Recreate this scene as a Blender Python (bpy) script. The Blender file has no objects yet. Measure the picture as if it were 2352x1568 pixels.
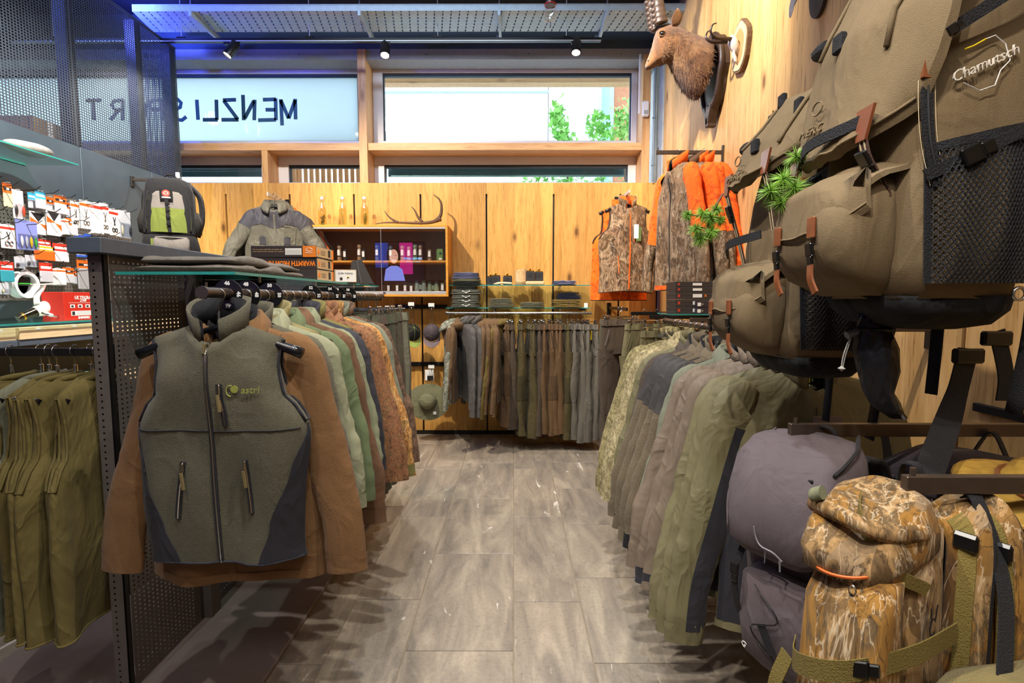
import bpy, math, random
from mathutils import Vector, Matrix, noise
PI = math.pi
random.seed(7)
SC = bpy.context.scene
COL = SC.collection
# ------------------------------------------------------------------ camera
CAM_H = 1.45
PITCH, YAW, FPX = math.radians(-4.76), math.radians(0.2), 1176.0
cd = bpy.data.cameras.new('camera'); cam = bpy.data.objects.new('camera', cd); COL.objects.link(cam)
cd.lens = 18.0; cd.sensor_width = 36.0; cd.clip_start = 0.03
cam.location = (0, 0, CAM_H); cam.rotation_euler = (PI/2 + PITCH, 0, YAW)
SC.camera = cam
# ------------------------------------------------------------------ world, lights, exposure
vs = SC.view_settings
vs.view_transform = 'Standard'; vs.look = 'None'; vs.gamma = 1.0; vs.use_curve_mapping = False
vs.exposure = 0.0
wd = bpy.data.worlds.new('sky'); SC.world = wd; wd.use_nodes = True
bg = wd.node_tree.nodes['Background']; bg.inputs[0].default_value = (0.86, 0.94, 1.0, 1); bg.inputs[1].default_value = 6.0

def spot(x, y, z, tx, ty, tz, watt, deg=75, col=(1.0, 0.86, 0.68), r=0.035, blend=0.7):
    l = bpy.data.lights.new('spot_light', 'SPOT'); l.energy = watt; l.color = col; l.spot_size = math.radians(deg)
    l.spot_blend = blend; l.shadow_soft_size = r
    o = bpy.data.objects.new('spot_light', l); COL.objects.link(o); o.location = (x, y, z)
    o.rotation_euler = (Vector((tx, ty, tz)) - Vector((x, y, z))).to_track_quat('-Z', 'Y').to_euler()
    return o
def area(x, y, z, sx, sy, watt, col=(1, 0.93, 0.84), rot=(0, 0, 0)):
    l = bpy.data.lights.new('added_fill_light', 'AREA'); l.shape = 'RECTANGLE'; l.size = sx; l.size_y = sy
    l.energy = watt; l.color = col
    o = bpy.data.objects.new('added_fill_light', l); COL.objects.link(o); o.location = (x, y, z); o.rotation_euler = rot
    return o
WARM = (1.0, 0.84, 0.64); NEUT = (1.0, 0.92, 0.82); COOL = (0.72, 0.84, 1.0)
spot(-1.9, 3.2, 3.95, -0.5, 5.3, 1.5, 520, 80, WARM)        # back wall, from the left
spot(0.2, 3.0, 3.95, 1.0, 5.2, 1.9, 300, 62, WARM)          # orange vests in the corner
spot(-2.4, 3.4, 3.95, -2.6, 5.3, 2.0, 220, 70, WARM)        # grey jackets, left end of back wall
spot(-1.7, 2.4, 3.95, -3.2, 3.7, 1.8, 900, 70, NEUT)        # fishing wall
spot(-1.3, 0.2, 3.95, -0.85, 1.7, 1.0, 150, 55, NEUT)       # left rack front
spot(-0.5, 1.2, 3.95, -0.8, 2.6, 0.9, 110, 60, NEUT)        # left rack middle
spot(-1.0, 1.0, 3.95, 1.0, 2.0, 1.0, 270, 60, NEUT)         # right rack, across the aisle
spot(-0.9, -0.5, 3.6, 0.8, 1.0, 1.7, 210, 45, NEUT)         # rucksacks
spot(-0.3, -0.4, 3.6, 0.7, 0.9, 0.9, 120, 38, NEUT)         # lower rucksacks
spot(0.0, 2.2, 3.95, 0.0, 3.6, 0.0, 230, 85, NEUT)          # aisle floor
spot(-0.1, 0.6, 3.95, 0.0, 2.0, 0.0, 190, 60, (0.80, 0.88, 1.0))   # aisle floor, near
spot(0.4, 3.0, 3.95, 1.5, 3.9, 3.0, 260, 85, NEUT)          # trophies
spot(0.9, 0.7, 3.95, -1.1, 2.2, 0.9, 190, 55, NEUT)          # left rack, from across the aisle
area(-1.0, 3.0, 4.25, 2.4, 0.25, 55, COOL, (0.9, 0, 0))          # added cool fill to brighten the window wall, no fixture of its own
area(0.0, -1.6, 4.1, 3.0, 1.2, 60, (1, 0.94, 0.88))         # added soft fill, unseen, above and behind the camera
spot(-3.55, 4.3, 3.75, -3.0, 4.6, 4.4, 420, 150, (0.06, 0.09, 1.0), 0.1, 0.5)      # blue ceiling uplight behind the screen
spot(-4.6, 3.4, 4.2, -3.3, 4.4, 3.0, 260, 120, (0.10, 0.18, 1.0), 0.1, 0.6)      # blue wash inside the screened loft
# ------------------------------------------------------------------ pixel to world helpers (2352 x 1568 frame)
_R = cam.rotation_euler.to_matrix()
def ray(px, py): return _R @ Vector(((px - 1176)/FPX, -(py - 784)/FPX, -1))
def PY(px, py, Y):
    d = ray(px, py); t = Y/d.y; return Vector((d.x*t, Y, CAM_H + d.z*t))
def PX(px, py, X):
    d = ray(px, py); t = X/d.x; return Vector((X, d.y*t, CAM_H + d.z*t))
def PZ(px, py, z=0.0):
    d = ray(px, py); t = (z - CAM_H)/d.z; return Vector((d.x*t, d.y*t, z))
# ------------------------------------------------------------------ object helpers
def obj(name, me, m=None, parent=None):
    o = bpy.data.objects.new(name, me); COL.objects.link(o)
    if m is not None and hasattr(me, 'materials') and not len(me.materials): me.materials.append(m)
    if parent is not None: o.parent = parent
    return o
def empty(name, loc=(0, 0, 0), rz=0.0, rx=0.0, ry=0.0, parent=None):
    o = bpy.data.objects.new(name, None); COL.objects.link(o); o.location = loc; o.rotation_euler = (rx, ry, rz)
    o.empty_display_size = 0.05
    if parent is not None: o.parent = parent
    return o
def tag(o, label, cat, group=None, kind=None):
    o['label'] = label; o['category'] = cat
    if group: o['group'] = group
    if kind: o['kind'] = kind
    return o
def struct(o):
    o['kind'] = 'structure'; return o
class G:
    """collects geometry; build() makes one mesh object"""
    def __init__(s): s.v = []; s.f = []
    def add(s, vs, fs):
        b = len(s.v); s.v += [tuple(p) for p in vs]; s.f += [tuple(i + b for i in f) for f in fs]; return s
    def box(s, x0, x1, y0, y1, z0, z1):
        return s.add([(x0,y0,z0),(x1,y0,z0),(x1,y1,z0),(x0,y1,z0),(x0,y0,z1),(x1,y0,z1),(x1,y1,z1),(x0,y1,z1)],
                     [(0,3,2,1),(4,5,6,7),(0,1,5,4),(1,2,6,5),(2,3,7,6),(3,0,4,7)])
    def cbox(s, x0, x1, y0, y1, z0, z1, c=0.004):
        vs = []
        for (sx, X, ix) in ((0, x0, 1), (1, x1, -1)):
            for (sy, Y, iy) in ((0, y0, 1), (1, y1, -1)):
                for (sz, Z, iz) in ((0, z0, 1), (1, z1, -1)):
                    vs += [(X, Y + iy*c, Z + iz*c), (X + ix*c, Y, Z + iz*c), (X + ix*c, Y + iy*c, Z)]
        I = lambda a, b, d, k: (a*4 + b*2 + d)*3 + k
        fs = []
        for a in (0, 1): fs.append([I(a,0,0,0), I(a,1,0,0), I(a,1,1,0), I(a,0,1,0)])
        for b in (0, 1): fs.append([I(0,b,0,1), I(1,b,0,1), I(1,b,1,1), I(0,b,1,1)])
        for d in (0, 1): fs.append([I(0,0,d,2), I(1,0,d,2), I(1,1,d,2), I(0,1,d,2)])
        for b in (0, 1):
            for d in (0, 1): fs.append([I(0,b,d,1), I(1,b,d,1), I(1,b,d,2), I(0,b,d,2)])
        for a in (0, 1):
            for d in (0, 1): fs.append([I(a,0,d,0), I(a,1,d,0), I(a,1,d,2), I(a,0,d,2)])
        for a in (0, 1):
            for b in (0, 1): fs.append([I(a,b,0,0), I(a,b,1,0), I(a,b,1,1), I(a,b,0,1)])
        for a in (0, 1):
            for b in (0, 1):
                for d in (0, 1): fs.append([I(a,b,d,0), I(a,b,d,1), I(a,b,d,2)])
        return s.add(vs, fs)
    def loft(s, rings, closed=True, cap0=False, cap1=False):
        n = len(rings[0]); vs = [p for r in rings for p in r]; fs = []
        m = n if closed else n - 1
        for i in range(len(rings) - 1):
            for j in range(m):
                k = (j + 1) % n; fs.append((i*n + j, i*n + k, (i + 1)*n + k, (i + 1)*n + j))
        if cap0: fs.append(tuple(range(n))[::-1])
        if cap1: fs.append(tuple((len(rings) - 1)*n + j for j in range(n)))
        return s.add(vs, fs)
    def tube(s, pts, r, n=8, caps=True, closed=False, flat=None, up=None):
        """sweep; r number or list; flat=(a,b) ellipse factors with axis up"""
        pts = [Vector(p) for p in pts]; N = len(pts); rings = []; side = None
        for i, p in enumerate(pts):
            if closed: d = pts[(i + 1) % N] - pts[i - 1]
            else: d = pts[min(i + 1, N - 1)] - pts[max(i - 1, 0)]
            d.normalize()
            if up is not None: a = Vector(up) - d*d.dot(Vector(up))
            elif side is None:
                a = Vector((0, 0, 1)) if abs(d.z) < 0.9 else Vector((1, 0, 0)); a = a - d*d.dot(a)
            else: a = side - d*d.dot(side)
            a.normalize(); side = a; b = d.cross(a)
            rr = r[i] if isinstance(r, (list, tuple)) else r
            fa, fb = flat if flat else (1, 1)
            rings.append([p + a*(math.cos(t)*rr*fa) + b*(math.sin(t)*rr*fb) for t in [2*PI*k/n for k in range(n)]])
        if closed: rings.append(rings[0])
        return s.loft(rings, True, caps and not closed, caps and not closed)
    def lathe(s, prof, n=20, M=None):
        rings = [[(r*math.cos(2*PI*k/n), r*math.sin(2*PI*k/n), z) for k in range(n)] for r, z in prof]
        if M is not None: rings = [[M @ Vector(p) for p in q] for q in rings]
        return s.loft(rings, True, prof[0][0] > 1e-4, prof[-1][0] > 1e-4)
    def strap(s, pts, w, wdir, t=0.0025, n=1):
        """flat band along pts, width along wdir (vector or list), thickness t"""
        pts = [Vector(p) for p in pts]; N = len(pts); rings = []
        for i, p in enumerate(pts):
            d = (pts[min(i + 1, N - 1)] - pts[max(i - 1, 0)]).normalized()
            wv = Vector(wdir[i] if isinstance(wdir, list) else wdir); wv = (wv - d*d.dot(wv)).normalized()*(w/2)
            nn = d.cross(wv).normalized()*(t/2)
            rings.append([p - wv - nn, p + wv - nn, p + wv + nn, p - wv + nn])
        return s.loft(rings, True, True, True)
    def poly(s, pts2, y0, y1, f=lambda a, b, y: (a, y, b)):
        """extrude a 2D outline"""
        n = len(pts2); vs = [f(a, b, y0) for a, b in pts2] + [f(a, b, y1) for a, b in pts2]
        fs = [tuple(range(n)), tuple(range(2*n - 1, n - 1, -1))] + [(i, i + n, (i + 1) % n + n, (i + 1) % n) for i in range(n)]
        return s.add(vs, fs)
    def xf(s, M): s.v = [tuple(M @ Vector(p)) for p in s.v]; return s
    def mesh(s, name='mesh', smooth=False):
        me = bpy.data.meshes.new(name); me.from_pydata(s.v, [], s.f); me.update()
        if smooth:
            me.polygons.foreach_set('use_smooth', [True]*len(me.polygons))
            if smooth != 'all':
                try: me.set_sharp_from_angle(angle=math.radians(smooth if smooth > 1 else 45))
                except Exception: pass
        return me
    def build(s, name, m, parent=None, smooth=False): return obj(name, s.mesh(name, smooth), m, parent)
def text(name, body, size, m, loc, rot, parent=None, align='CENTER', ext=0.0006, shear=0.0, sx=1.0, bold=0.0):
    c = bpy.data.curves.new(name, 'FONT'); c.body = body; c.size = size; c.align_x = align; c.align_y = 'CENTER'
    c.extrude = ext; c.shear = shear; c.resolution_u = 2; c.offset = bold
    tmp = bpy.data.objects.new('tmp_text', c); COL.objects.link(tmp); me = bpy.data.meshes.new_from_object(tmp); bpy.data.objects.remove(tmp); me.materials.clear(); o = obj(name, me, m, parent)
    o.location = loc; o.rotation_euler = rot; o.scale = (sx, 1, 1)
    return o
def lerp(a, b, t): return a + (b - a)*t
def interp(tab, x):
    if x <= tab[0][0]: return tab[0][1]
    for (a, p), (b, q) in zip(tab, tab[1:]):
        if x <= b:
            t = (x - a)/(b - a); t = t*t*(3 - 2*t); return p + (q - p)*t
    return tab[-1][1]
def spline(pts, n=8):
    """Catmull-Rom through pts"""
    P = [Vector(p) for p in pts]; P = [P[0]*2 - P[1]] + P + [P[-1]*2 - P[-2]]; out = []
    for i in range(1, len(P) - 2):
        for k in range(n):
            t = k/n; a, b, c, d = P[i-1], P[i], P[i+1], P[i+2]
            out.append(0.5*((2*b) + (c - a)*t + (2*a - 5*b + 4*c - d)*t*t + (3*b - a - 3*c + d)*t**3))
    out.append(P[-2]); return out
ORD = ['first','second','third','fourth','fifth','sixth','seventh','eighth','ninth','tenth','eleventh','twelfth','thirteenth',
       'fourteenth','fifteenth','sixteenth','seventeenth','eighteenth','nineteenth','twentieth','twenty-first','twenty-second','twenty-third','twenty-fourth','twenty-fifth','twenty-sixth','twenty-seventh','twenty-eighth','twenty-ninth','thirtieth','thirty-first','thirty-second']
# ------------------------------------------------------------------ materials
def C(h):
    h = h.lstrip('#'); r = [int(h[i:i+2], 16)/255 for i in (0, 2, 4)]
    return tuple((c/12.92 if c <= 0.04045 else ((c + 0.055)/1.055)**2.4) for c in r) + (1,)
def newmat(name, rough=0.6, metal=0.0, spec=0.5):
    m = bpy.data.materials.new(name); m.use_nodes = True; nt = m.node_tree; b = nt.nodes['Principled BSDF']
    b.inputs['Roughness'].default_value = rough; b.inputs['Metallic'].default_value = metal
    b.inputs['Specular IOR Level'].default_value = spec
    return m, nt, b
def nd(nt, t, ins=None, **props):
    n = nt.nodes.new(t)
    for k, v in props.items(): setattr(n, k, v)
    for k, v in (ins or {}).items():
        if isinstance(v, bpy.types.NodeSocket): nt.links.new(v, n.inputs[k])
        else: n.inputs[k].default_value = v
    return n
def ramp(nt, fac, stops, interp_='LINEAR'):
    r = nt.nodes.new('ShaderNodeValToRGB'); nt.links.new(fac, r.inputs[0]); e = r.color_ramp; e.interpolation = interp_
    while len(e.elements) < len(stops): e.elements.new(0.5)
    for el, (p, c) in zip(e.elements, stops): el.position = p; el.color = c if len(c) == 4 else tuple(c) + (1,)
    return r.outputs[0]
def coord(nt, sc=(1, 1, 1), rnd=True, rot=(0, 0, 0)):
    tc = nt.nodes.new('ShaderNodeTexCoord'); mp = nd(nt, 'ShaderNodeMapping', {'Vector': tc.outputs['Object'], 'Scale': sc, 'Rotation': rot})
    if rnd:
        oi = nt.nodes.new('ShaderNodeObjectInfo'); a = nd(nt, 'ShaderNodeMath', {0: oi.outputs['Random'], 1: 37.0}, operation='MULTIPLY')
        cb = nd(nt, 'ShaderNodeCombineXYZ', {0: a.outputs[0], 1: a.outputs[0], 2: a.outputs[0]}); nt.links.new(cb.outputs[0], mp.inputs['Location'])
    return mp.outputs[0]
def noise_(nt, vec, scale, detail=4, rough=0.55, dist=0.0):
    return nd(nt, 'ShaderNodeTexNoise', {'Vector': vec, 'Scale': scale, 'Detail': detail, 'Roughness': rough, 'Distortion': dist}).outputs[0]
def mix(nt, fac, a, b, mode='MIX'):
    n = nt.nodes.new('ShaderNodeMix'); n.data_type = 'RGBA'; n.blend_type = mode
    for k, v in ((0, fac), (6, a), (7, b)):
        if isinstance(v, bpy.types.NodeSocket): nt.links.new(v, n.inputs[k])
        else: n.inputs[k].default_value = v
    return n.outputs[2]
def bump(nt, b, h, strength=0.3, dist=0.01):
    n = nd(nt, 'ShaderNodeBump', {'Height': h, 'Strength': strength, 'Distance': dist}); nt.links.new(n.outputs[0], b.inputs['Normal'])
def scale_c(c, k): return tuple(min(1, x*k) for x in c[:3]) + (1,)
_cache = {}
def plain(name, hexc, rough=0.5, metal=0.0, var=0.12, scale=14, spec=0.5, coat=0.0):
    if name in _cache: return _cache[name]
    m, nt, b = newmat(name, rough, metal, spec); c = C(hexc); v = coord(nt)
    f = noise_(nt, v, scale, 3); nt.links.new(ramp(nt, f, [(0.3, scale_c(c, 1 - var)), (0.7, scale_c(c, 1 + var))]), b.inputs['Base Color'])
    b.inputs['Coat Weight'].default_value = coat
    _cache[name] = m; return m
def fabric(name, hexc, rough=0.85, weave=900, bumpk=0.25, mottled=0.1, speck=0.0, crease=0.35, sheen=0.2):
    if name in _cache: return _cache[name]
    m, nt, b = newmat(name, rough, 0, 0.3); c = C(hexc); v = coord(nt)
    f = noise_(nt, v, 5, 3); col = ramp(nt, f, [(0.3, scale_c(c, 1 - mottled)), (0.7, scale_c(c, 1 + mottled))])
    g = noise_(nt, v, weave*0.5, 2, 0.7)
    if speck: col = mix(nt, ramp(nt, g, [(0.45, (0, 0, 0, 1)), (0.6, (1, 1, 1, 1))]), col, mix(nt, speck, col, scale_c(c, 2.2)))
    nt.links.new(col, b.inputs['Base Color'])
    vt = noise_(nt, coord(nt, (1.0, 1.0, 0.16)), 16, 3, 0.5, 0.4)
    rg = ramp(nt, noise_(nt, coord(nt, (1.0, 1.0, 0.6)), 6.5, 3, 0.5, 0.8), [(0.25, (0,)*3), (0.46, (0.55,)*3), (0.53, (1,)*3), (0.62, (0.62,)*3), (0.8, (0.3,)*3)])
    cr = nd(nt, 'ShaderNodeMath', {0: vt, 1: 0.9, 2: nd(nt, 'ShaderNodeMath', {0: rg, 1: 0.55}, operation='MULTIPLY').outputs[0]}, operation='MULTIPLY_ADD').outputs[0]
    h = nd(nt, 'ShaderNodeMath', {0: g, 1: 0.06*bumpk*4, 2: 0.0}, operation='MULTIPLY').outputs[0]
    h2 = nd(nt, 'ShaderNodeMath', {0: cr, 1: crease*2.3, 2: h}, operation='MULTIPLY_ADD').outputs[0]
    bump(nt, b, h2, 0.6, 0.022)
    b.inputs['Sheen Weight'].default_value = sheen*0.25; b.inputs['Sheen Roughness'].default_value = 0.5
    _cache[name] = m; return m
def camo(name, cols, sc=9.0, twig=None, twig2=None, rough=0.85, stretch=(1, 1, 0.6), crease=0.35):
    """blotches in several tones, with leaf and twig streaks"""
    if name in _cache: return _cache[name]
    m, nt, b = newmat(name, rough, 0, 0.3); v = coord(nt, stretch)
    f = noise_(nt, v, sc, 6, 0.62, 0.9); n = len(cols)
    st = [(0.30 + 0.40*i/max(1, n - 1), C(h)) for i, h in enumerate(cols)]
    col = ramp(nt, f, st, 'CONSTANT' if twig is None else 'LINEAR')
    vo = nd(nt, 'ShaderNodeTexVoronoi', {'Vector': nd(nt, 'ShaderNodeVectorMath', {0: v, 1: nd(nt, 'ShaderNodeTexNoise', {'Vector': v, 'Scale': sc*0.8, 'Detail': 3}).outputs[1]}, operation='ADD').outputs[0], 'Scale': sc*1.1})
    sh = nd(nt, 'ShaderNodeSeparateColor', {0: vo.outputs['Color']})
    col = mix(nt, ramp(nt, sh.outputs[0], [(0.55, (0, 0, 0, 1)), (0.6, (0.75, 0.75, 0.75, 1))]), col, ramp(nt, sh.outputs[1], [(i/(n - 1), C(h)) for i, h in enumerate(cols[::-1])]))
    if twig:
        w = noise_(nt, coord(nt, (3.5, 3.5, 0.9), rot=(0.2, 0.75, 0.3)), sc*0.55, 5, 0.55, 1.5)
        col = mix(nt, ramp(nt, w, [(0.475, (0, 0, 0, 1)), (0.495, (0.65, 0.65, 0.65, 1)), (0.51, (0, 0, 0, 1))]), col, C(twig))
        w2 = noise_(nt, coord(nt, (4, 4, 0.9), rot=(-0.3, -0.9, 0.1)), sc*0.5, 5, 0.55, 1.5)
        col = mix(nt, ramp(nt, w2, [(0.41, (0, 0, 0, 1)), (0.425, (0.7, 0.7, 0.7, 1)), (0.44, (0, 0, 0, 1))]), col, C(twig2 or twig))
    nt.links.new(col, b.inputs['Base Color'])
    cr = noise_(nt, coord(nt, (1, 1, 0.45)), 9, 4, 0.5, 1.2); bump(nt, b, cr, 0.5*crease/0.35, 0.01)
    b.inputs['Sheen Weight'].default_value = 0.03
    _cache[name] = m; return m
def wood(name, c0, c1, dark, axis='Z', knots=True, lam=0.0, rough=0.55, gscale=1.0, knotc=None):
    if name in _cache: return _cache[name]
    m, nt, b = newmat(name, rough, 0, 0.35)
    s = {'X': (0.7, 11, 11), 'Y': (11, 0.7, 11), 'Z': (11, 11, 0.7)}[axis]; s = tuple(k*gscale for k in s)
    v = coord(nt, s); f = noise_(nt, v, 1.6, 5, 0.6, 0.6); col = ramp(nt, f, [(0.28, C(c1)), (0.55, C(c0)), (0.8, C(c1))])
    g = noise_(nt, coord(nt, tuple(k*3 for k in s)), 3.0, 4, 0.6, 0.3)
    col = mix(nt, ramp(nt, g, [(0.54, (0, 0, 0, 1)), (0.74, (0.75, 0.75, 0.75, 1))]), col, C(dark))
    if lam:
        v0 = coord(nt, (1, 1, 1)); sp = nd(nt, 'ShaderNodeSeparateXYZ', {0: v0}); sm = nd(nt, 'ShaderNodeMath', {0: sp.outputs[0], 1: sp.outputs[1]}, operation='ADD')
        q = nd(nt, 'ShaderNodeMath', {0: sm.outputs[0], 1: lam}, operation='DIVIDE'); fl = nd(nt, 'ShaderNodeMath', {0: q.outputs[0]}, operation='FLOOR')
        wn = nd(nt, 'ShaderNodeTexWhiteNoise', {'W': fl.outputs[0]}, noise_dimensions='1D')
        col = mix(nt, 1.0, col, ramp(nt, wn.outputs[0], [(0, (0.80, 0.78, 0.74, 1)), (1, (1.12, 1.1, 1.06, 1))]), 'MULTIPLY')
    if knots:
        ks = {'X': (2.2, 5, 5), 'Y': (5, 2.2, 5), 'Z': (5, 5, 2.2)}[axis]
        vo = nd(nt, 'ShaderNodeTexVoronoi', {'Vector': coord(nt, ks), 'Scale': 0.75, 'Randomness': 1.0})
        col = mix(nt, ramp(nt, vo.outputs['Distance'], [(0.045, (0.9, 0.9, 0.9, 1)), (0.085, (0.4, 0.4, 0.4, 1)), (0.15, (0, 0, 0, 1))]), col, C(knotc or dark))
    nt.links.new(col, b.inputs['Base Color']); bump(nt, b, g, 0.15, 0.004)
    _cache[name] = m; return m
def glass(name, tint=(0.85, 0.97, 0.94, 1), rough=0.0, alpha_mix=0.12, ior=1.5):
    """thin pane: mostly transparent with a fresnel mirror"""
    if name in _cache: return _cache[name]
    m = bpy.data.materials.new(name); m.use_nodes = True; nt = m.node_tree; nt.nodes.clear()
    out = nt.nodes.new('ShaderNodeOutputMaterial'); tr = nd(nt, 'ShaderNodeBsdfTransparent', {0: tint})
    gl = nd(nt, 'ShaderNodeBsdfGlossy', {'Color': (1, 1, 1, 1), 'Roughness': rough}); ge = nt.nodes.new('ShaderNodeNewGeometry'); io = nd(nt, 'ShaderNodeMath', {0: ge.outputs['Backfacing'], 1: 1/ior - ior, 2: ior}, operation='MULTIPLY_ADD'); fr = nd(nt, 'ShaderNodeFresnel', {'IOR': io.outputs[0]})
    ad = nd(nt, 'ShaderNodeMath', {0: fr.outputs[0], 1: alpha_mix}, operation='ADD'); ad.use_clamp = True
    mx = nd(nt, 'ShaderNodeMixShader', {0: ad.outputs[0], 1: tr.outputs[0], 2: gl.outputs[0]}); nt.links.new(mx.outputs[0], out.inputs[0])
    _cache[name] = m; return m
def emit(name, hexc, strength=1.0):
    if name in _cache: return _cache[name]
    m, nt, b = newmat(name, 0.4); c = C(hexc); b.inputs['Base Color'].default_value = c
    b.inputs['Emission Color'].default_value = c; b.inputs['Emission Strength'].default_value = strength
    _cache[name] = m; return m
def stone():
    m, nt, b = newmat('quartzite_tile', 0.32, 0, 0.5)
    v = coord(nt, (1, 1, 1)); oi = nt.nodes.new('ShaderNodeObjectInfo')
    base = ramp(nt, oi.outputs['Random'], [(0, C('#8f8a83')), (0.35, C('#a59f95')), (0.7, C('#989189')), (1, C('#b0a799'))])
    s = noise_(nt, coord(nt, (4.5, 0.9, 1), rot=(0, 0, 0.45)), 1.9, 8, 0.62, 0.9)
    col = mix(nt, 0.65, base, ramp(nt, s, [(0.30, C('#57524d')), (0.5, C('#978c7d')), (0.70, C('#c4b7a1'))]))
    f = noise_(nt, v, 60, 4, 0.7); col = mix(nt, 0.35, col, ramp(nt, f, [(0.3, C('#4a4744')), (0.7, C('#a39c92'))]), 'OVERLAY')
    w = noise_(nt, coord(nt, (3.0, 0.7, 1), rot=(0, 0, 0.25)), 2.4, 6, 0.62, 2.2)
    col = mix(nt, ramp(nt, w, [(0.655, (0, 0, 0, 1)), (0.70, (0.8, 0.8, 0.8, 1))]), col, C('#d8d2c8'))
    nt.links.new(col, b.inputs['Base Color']); nt.links.new(ramp(nt, f, [(0.2, (0.22,)*3), (0.8, (0.45,)*3)]), b.inputs['Roughness'])
    bump(nt, b, s, 0.16, 0.004); return m

M_STONE = stone()
M_GROUT = plain('grout', '#8b7d67', 0.9)
M_PINE = wood('pine_wall', '#d9a85c', '#c08b42', '#7d5424', 'Z', True, 0.14, knotc='#5d3a18')
M_PINE_R = wood('pine_wall_pale', '#dfb478', '#c69859', '#80582a', 'Z', True, 0.11, knotc='#6e4a26')
M_SPRUCE_X = wood('spruce_beam', '#d2a878', '#b98c5c', '#96693c', 'X', True, knotc='#6b4424')
M_SPRUCE_Z = wood('spruce_post', '#cfa473', '#b78a59', '#96693c', 'Z', True, knotc='#6b4424')
M_OAK = wood('oak_cabinet', '#d99a3c', '#c78529', '#a9691d', 'X', False)
M_DRAWER = wood('maple_drawer', '#e6cda4', '#d8b988', '#c09c66', 'Y', False)
M_STEEL = plain('blued_steel_sheet', '#52606b', 0.42, 0.55, 0.18, 2.5)
M_GUN = plain('gunmetal_paint', '#625c58', 0.5, 0.2, 0.08, 30)
M_GUNL = plain('slate_blue_paint', '#55606e', 0.5, 0.2, 0.08, 30)
M_DARK = plain('dark_painted_steel', '#1d1b1b', 0.5, 0.2)
M_BRONZE = plain('bronze_brown_tube', '#5b5048', 0.35, 0.7, 0.08, 40)
M_CHROME = plain('chrome', '#d0d0d0', 0.14, 1.0, 0.03)
M_ALU = plain('brushed_aluminium', '#c9c9c9', 0.4, 0.5, 0.05)
M_BLACK = plain('black_plastic', '#101011', 0.3, 0.0, 0.1)
M_BLACKM = plain('matt_black', '#151516', 0.75)
M_HANG = plain('glossy_black_hanger', '#16161a', 0.18, 0.0, 0.05)
M_WHITE = plain('white_paint', '#dcdcdf', 0.6, 0.0, 0.03)
M_PVC = plain('white_window_frame', '#cfcdd3', 0.45, 0.0, 0.03)
M_CEIL = plain('dark_ceiling_paint', '#23282d', 0.9, 0.0, 0.1, 4)
M_BLUEC = plain('blue_grey_ceiling_band', '#3a4853', 0.85, 0.0, 0.08, 4)
M_GREYB = plain('grey_render', '#8f9294', 0.9, 0.0, 0.06, 20)
M_CONC = plain('pale_concrete', '#a9b4bd', 0.9, 0.0, 0.12, 8)
M_TRAY = plain('galvanised_tray', '#a4b6be', 0.5, 0.1, 0.08, 20)
M_SHELF = glass('shelf_glass', (0.86, 0.97, 0.93, 1), 0.0, 0.03)
M_EDGE = plain('glass_edge_teal', '#2f8f88', 0.12, 0, 0.1)
M_PANE = glass('window_pane', (0.93, 0.97, 0.98, 1), 0.0, 0.0)
M_CABG = glass('cabinet_glass', (0.95, 0.95, 0.96, 1), 0.0, 0.04)
M_PAPER = plain('white_paper', '#e9e8e4', 0.7, 0, 0.03)
M_YELLOW = plain('yellow_tag', '#e3c413', 0.6, 0, 0.05)
M_ORANGE = plain('orange_print', '#f08018', 0.6, 0, 0.05)
M_LEATHER = plain('brown_leather', '#7a4426', 0.4, 0, 0.2, 30, coat=0.2)
# ================================================================== SETTING
XR, XL, YB, YW, ZC = 1.52, -3.30, 5.40, 5.73, 4.34      # right wall, steel wall, panelled back wall, window plane, ceiling
# ---- floor: grout slab and single tiles
floor = struct(G().box(-6.2, 2.4, -3.2, 6.0, -0.08, -0.004).build('floor', M_GROUT))
bx = [-3.49, -3.04, -2.73, -2.28, -1.97, -1.52, -1.21, -0.76, -0.45, 0.0, 0.32, 0.78, 1.10, 1.56]
rows = {7: (0.37, 0.95), 8: (0.02, 0.81), 9: (0.40, 0.965), 10: (0.02, 0.63)}
for i in range(len(bx) - 1):
    w = bx[i+1] - bx[i]; st, ln = rows.get(i, (0.1 + 0.37*(i*0.618 % 1), 0.96 if w < 0.4 else 0.78))
    y = {7: 2.368 - 0.95*2, 8: 2.814 - 0.81*3, 9: 2.35 - 0.965*2, 10: 2.564 - 0.63*4}.get(i, st)
    while y < 5.45:
        y1 = min(y + ln, 5.5)
        t = G().cbox(bx[i] + 0.002, bx[i+1] - 0.002, y + 0.002, y1 - 0.002, -0.02, 0.0, 0.0012).build('tile', M_STONE, floor)
        y = y1 if y1 < 5.5 else 99
# ---- ceiling
ceil_ = struct(G().box(-6.2, 2.4, -3.2, 6.0, ZC, ZC + 0.1).build('ceiling', M_CEIL))
# ---- back wall: dark backing + timber panels with shadow slots
wb = struct(G().box(-3.6, XR, YB + 0.03, YB + 0.05, 0.0, 2.60).build('wall_back', M_DARK))
sx = [-3.45, -2.985, -2.322, -1.656, -0.967, -0.284, 0.412, 1.10, XR - 0.02]
for a, b in zip(sx, sx[1:]):
    l, r = a + 0.001, b - 0.001; g = 0.008; zt, zs, z0 = 2.642, 2.53, 0.045
    pts = [(l + g, z0), (r - g, z0), (r - g, zs), (r, zs), (r, zt), (l, zt), (l, zs), (l + g, zs)]
    G().poly(pts, YB, YB + 0.028).build('panel', M_PINE, wb)
G().box(-3.45, XR, YB + 0.005, YB + 0.03, 0.0, 0.045).build('plinth', M_DARK, wb)
G().box(-3.6, XR, YB + 0.03, YW + 0.2, 2.60, 2.642).build('sill_board', M_SPRUCE_X, wb)
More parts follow.
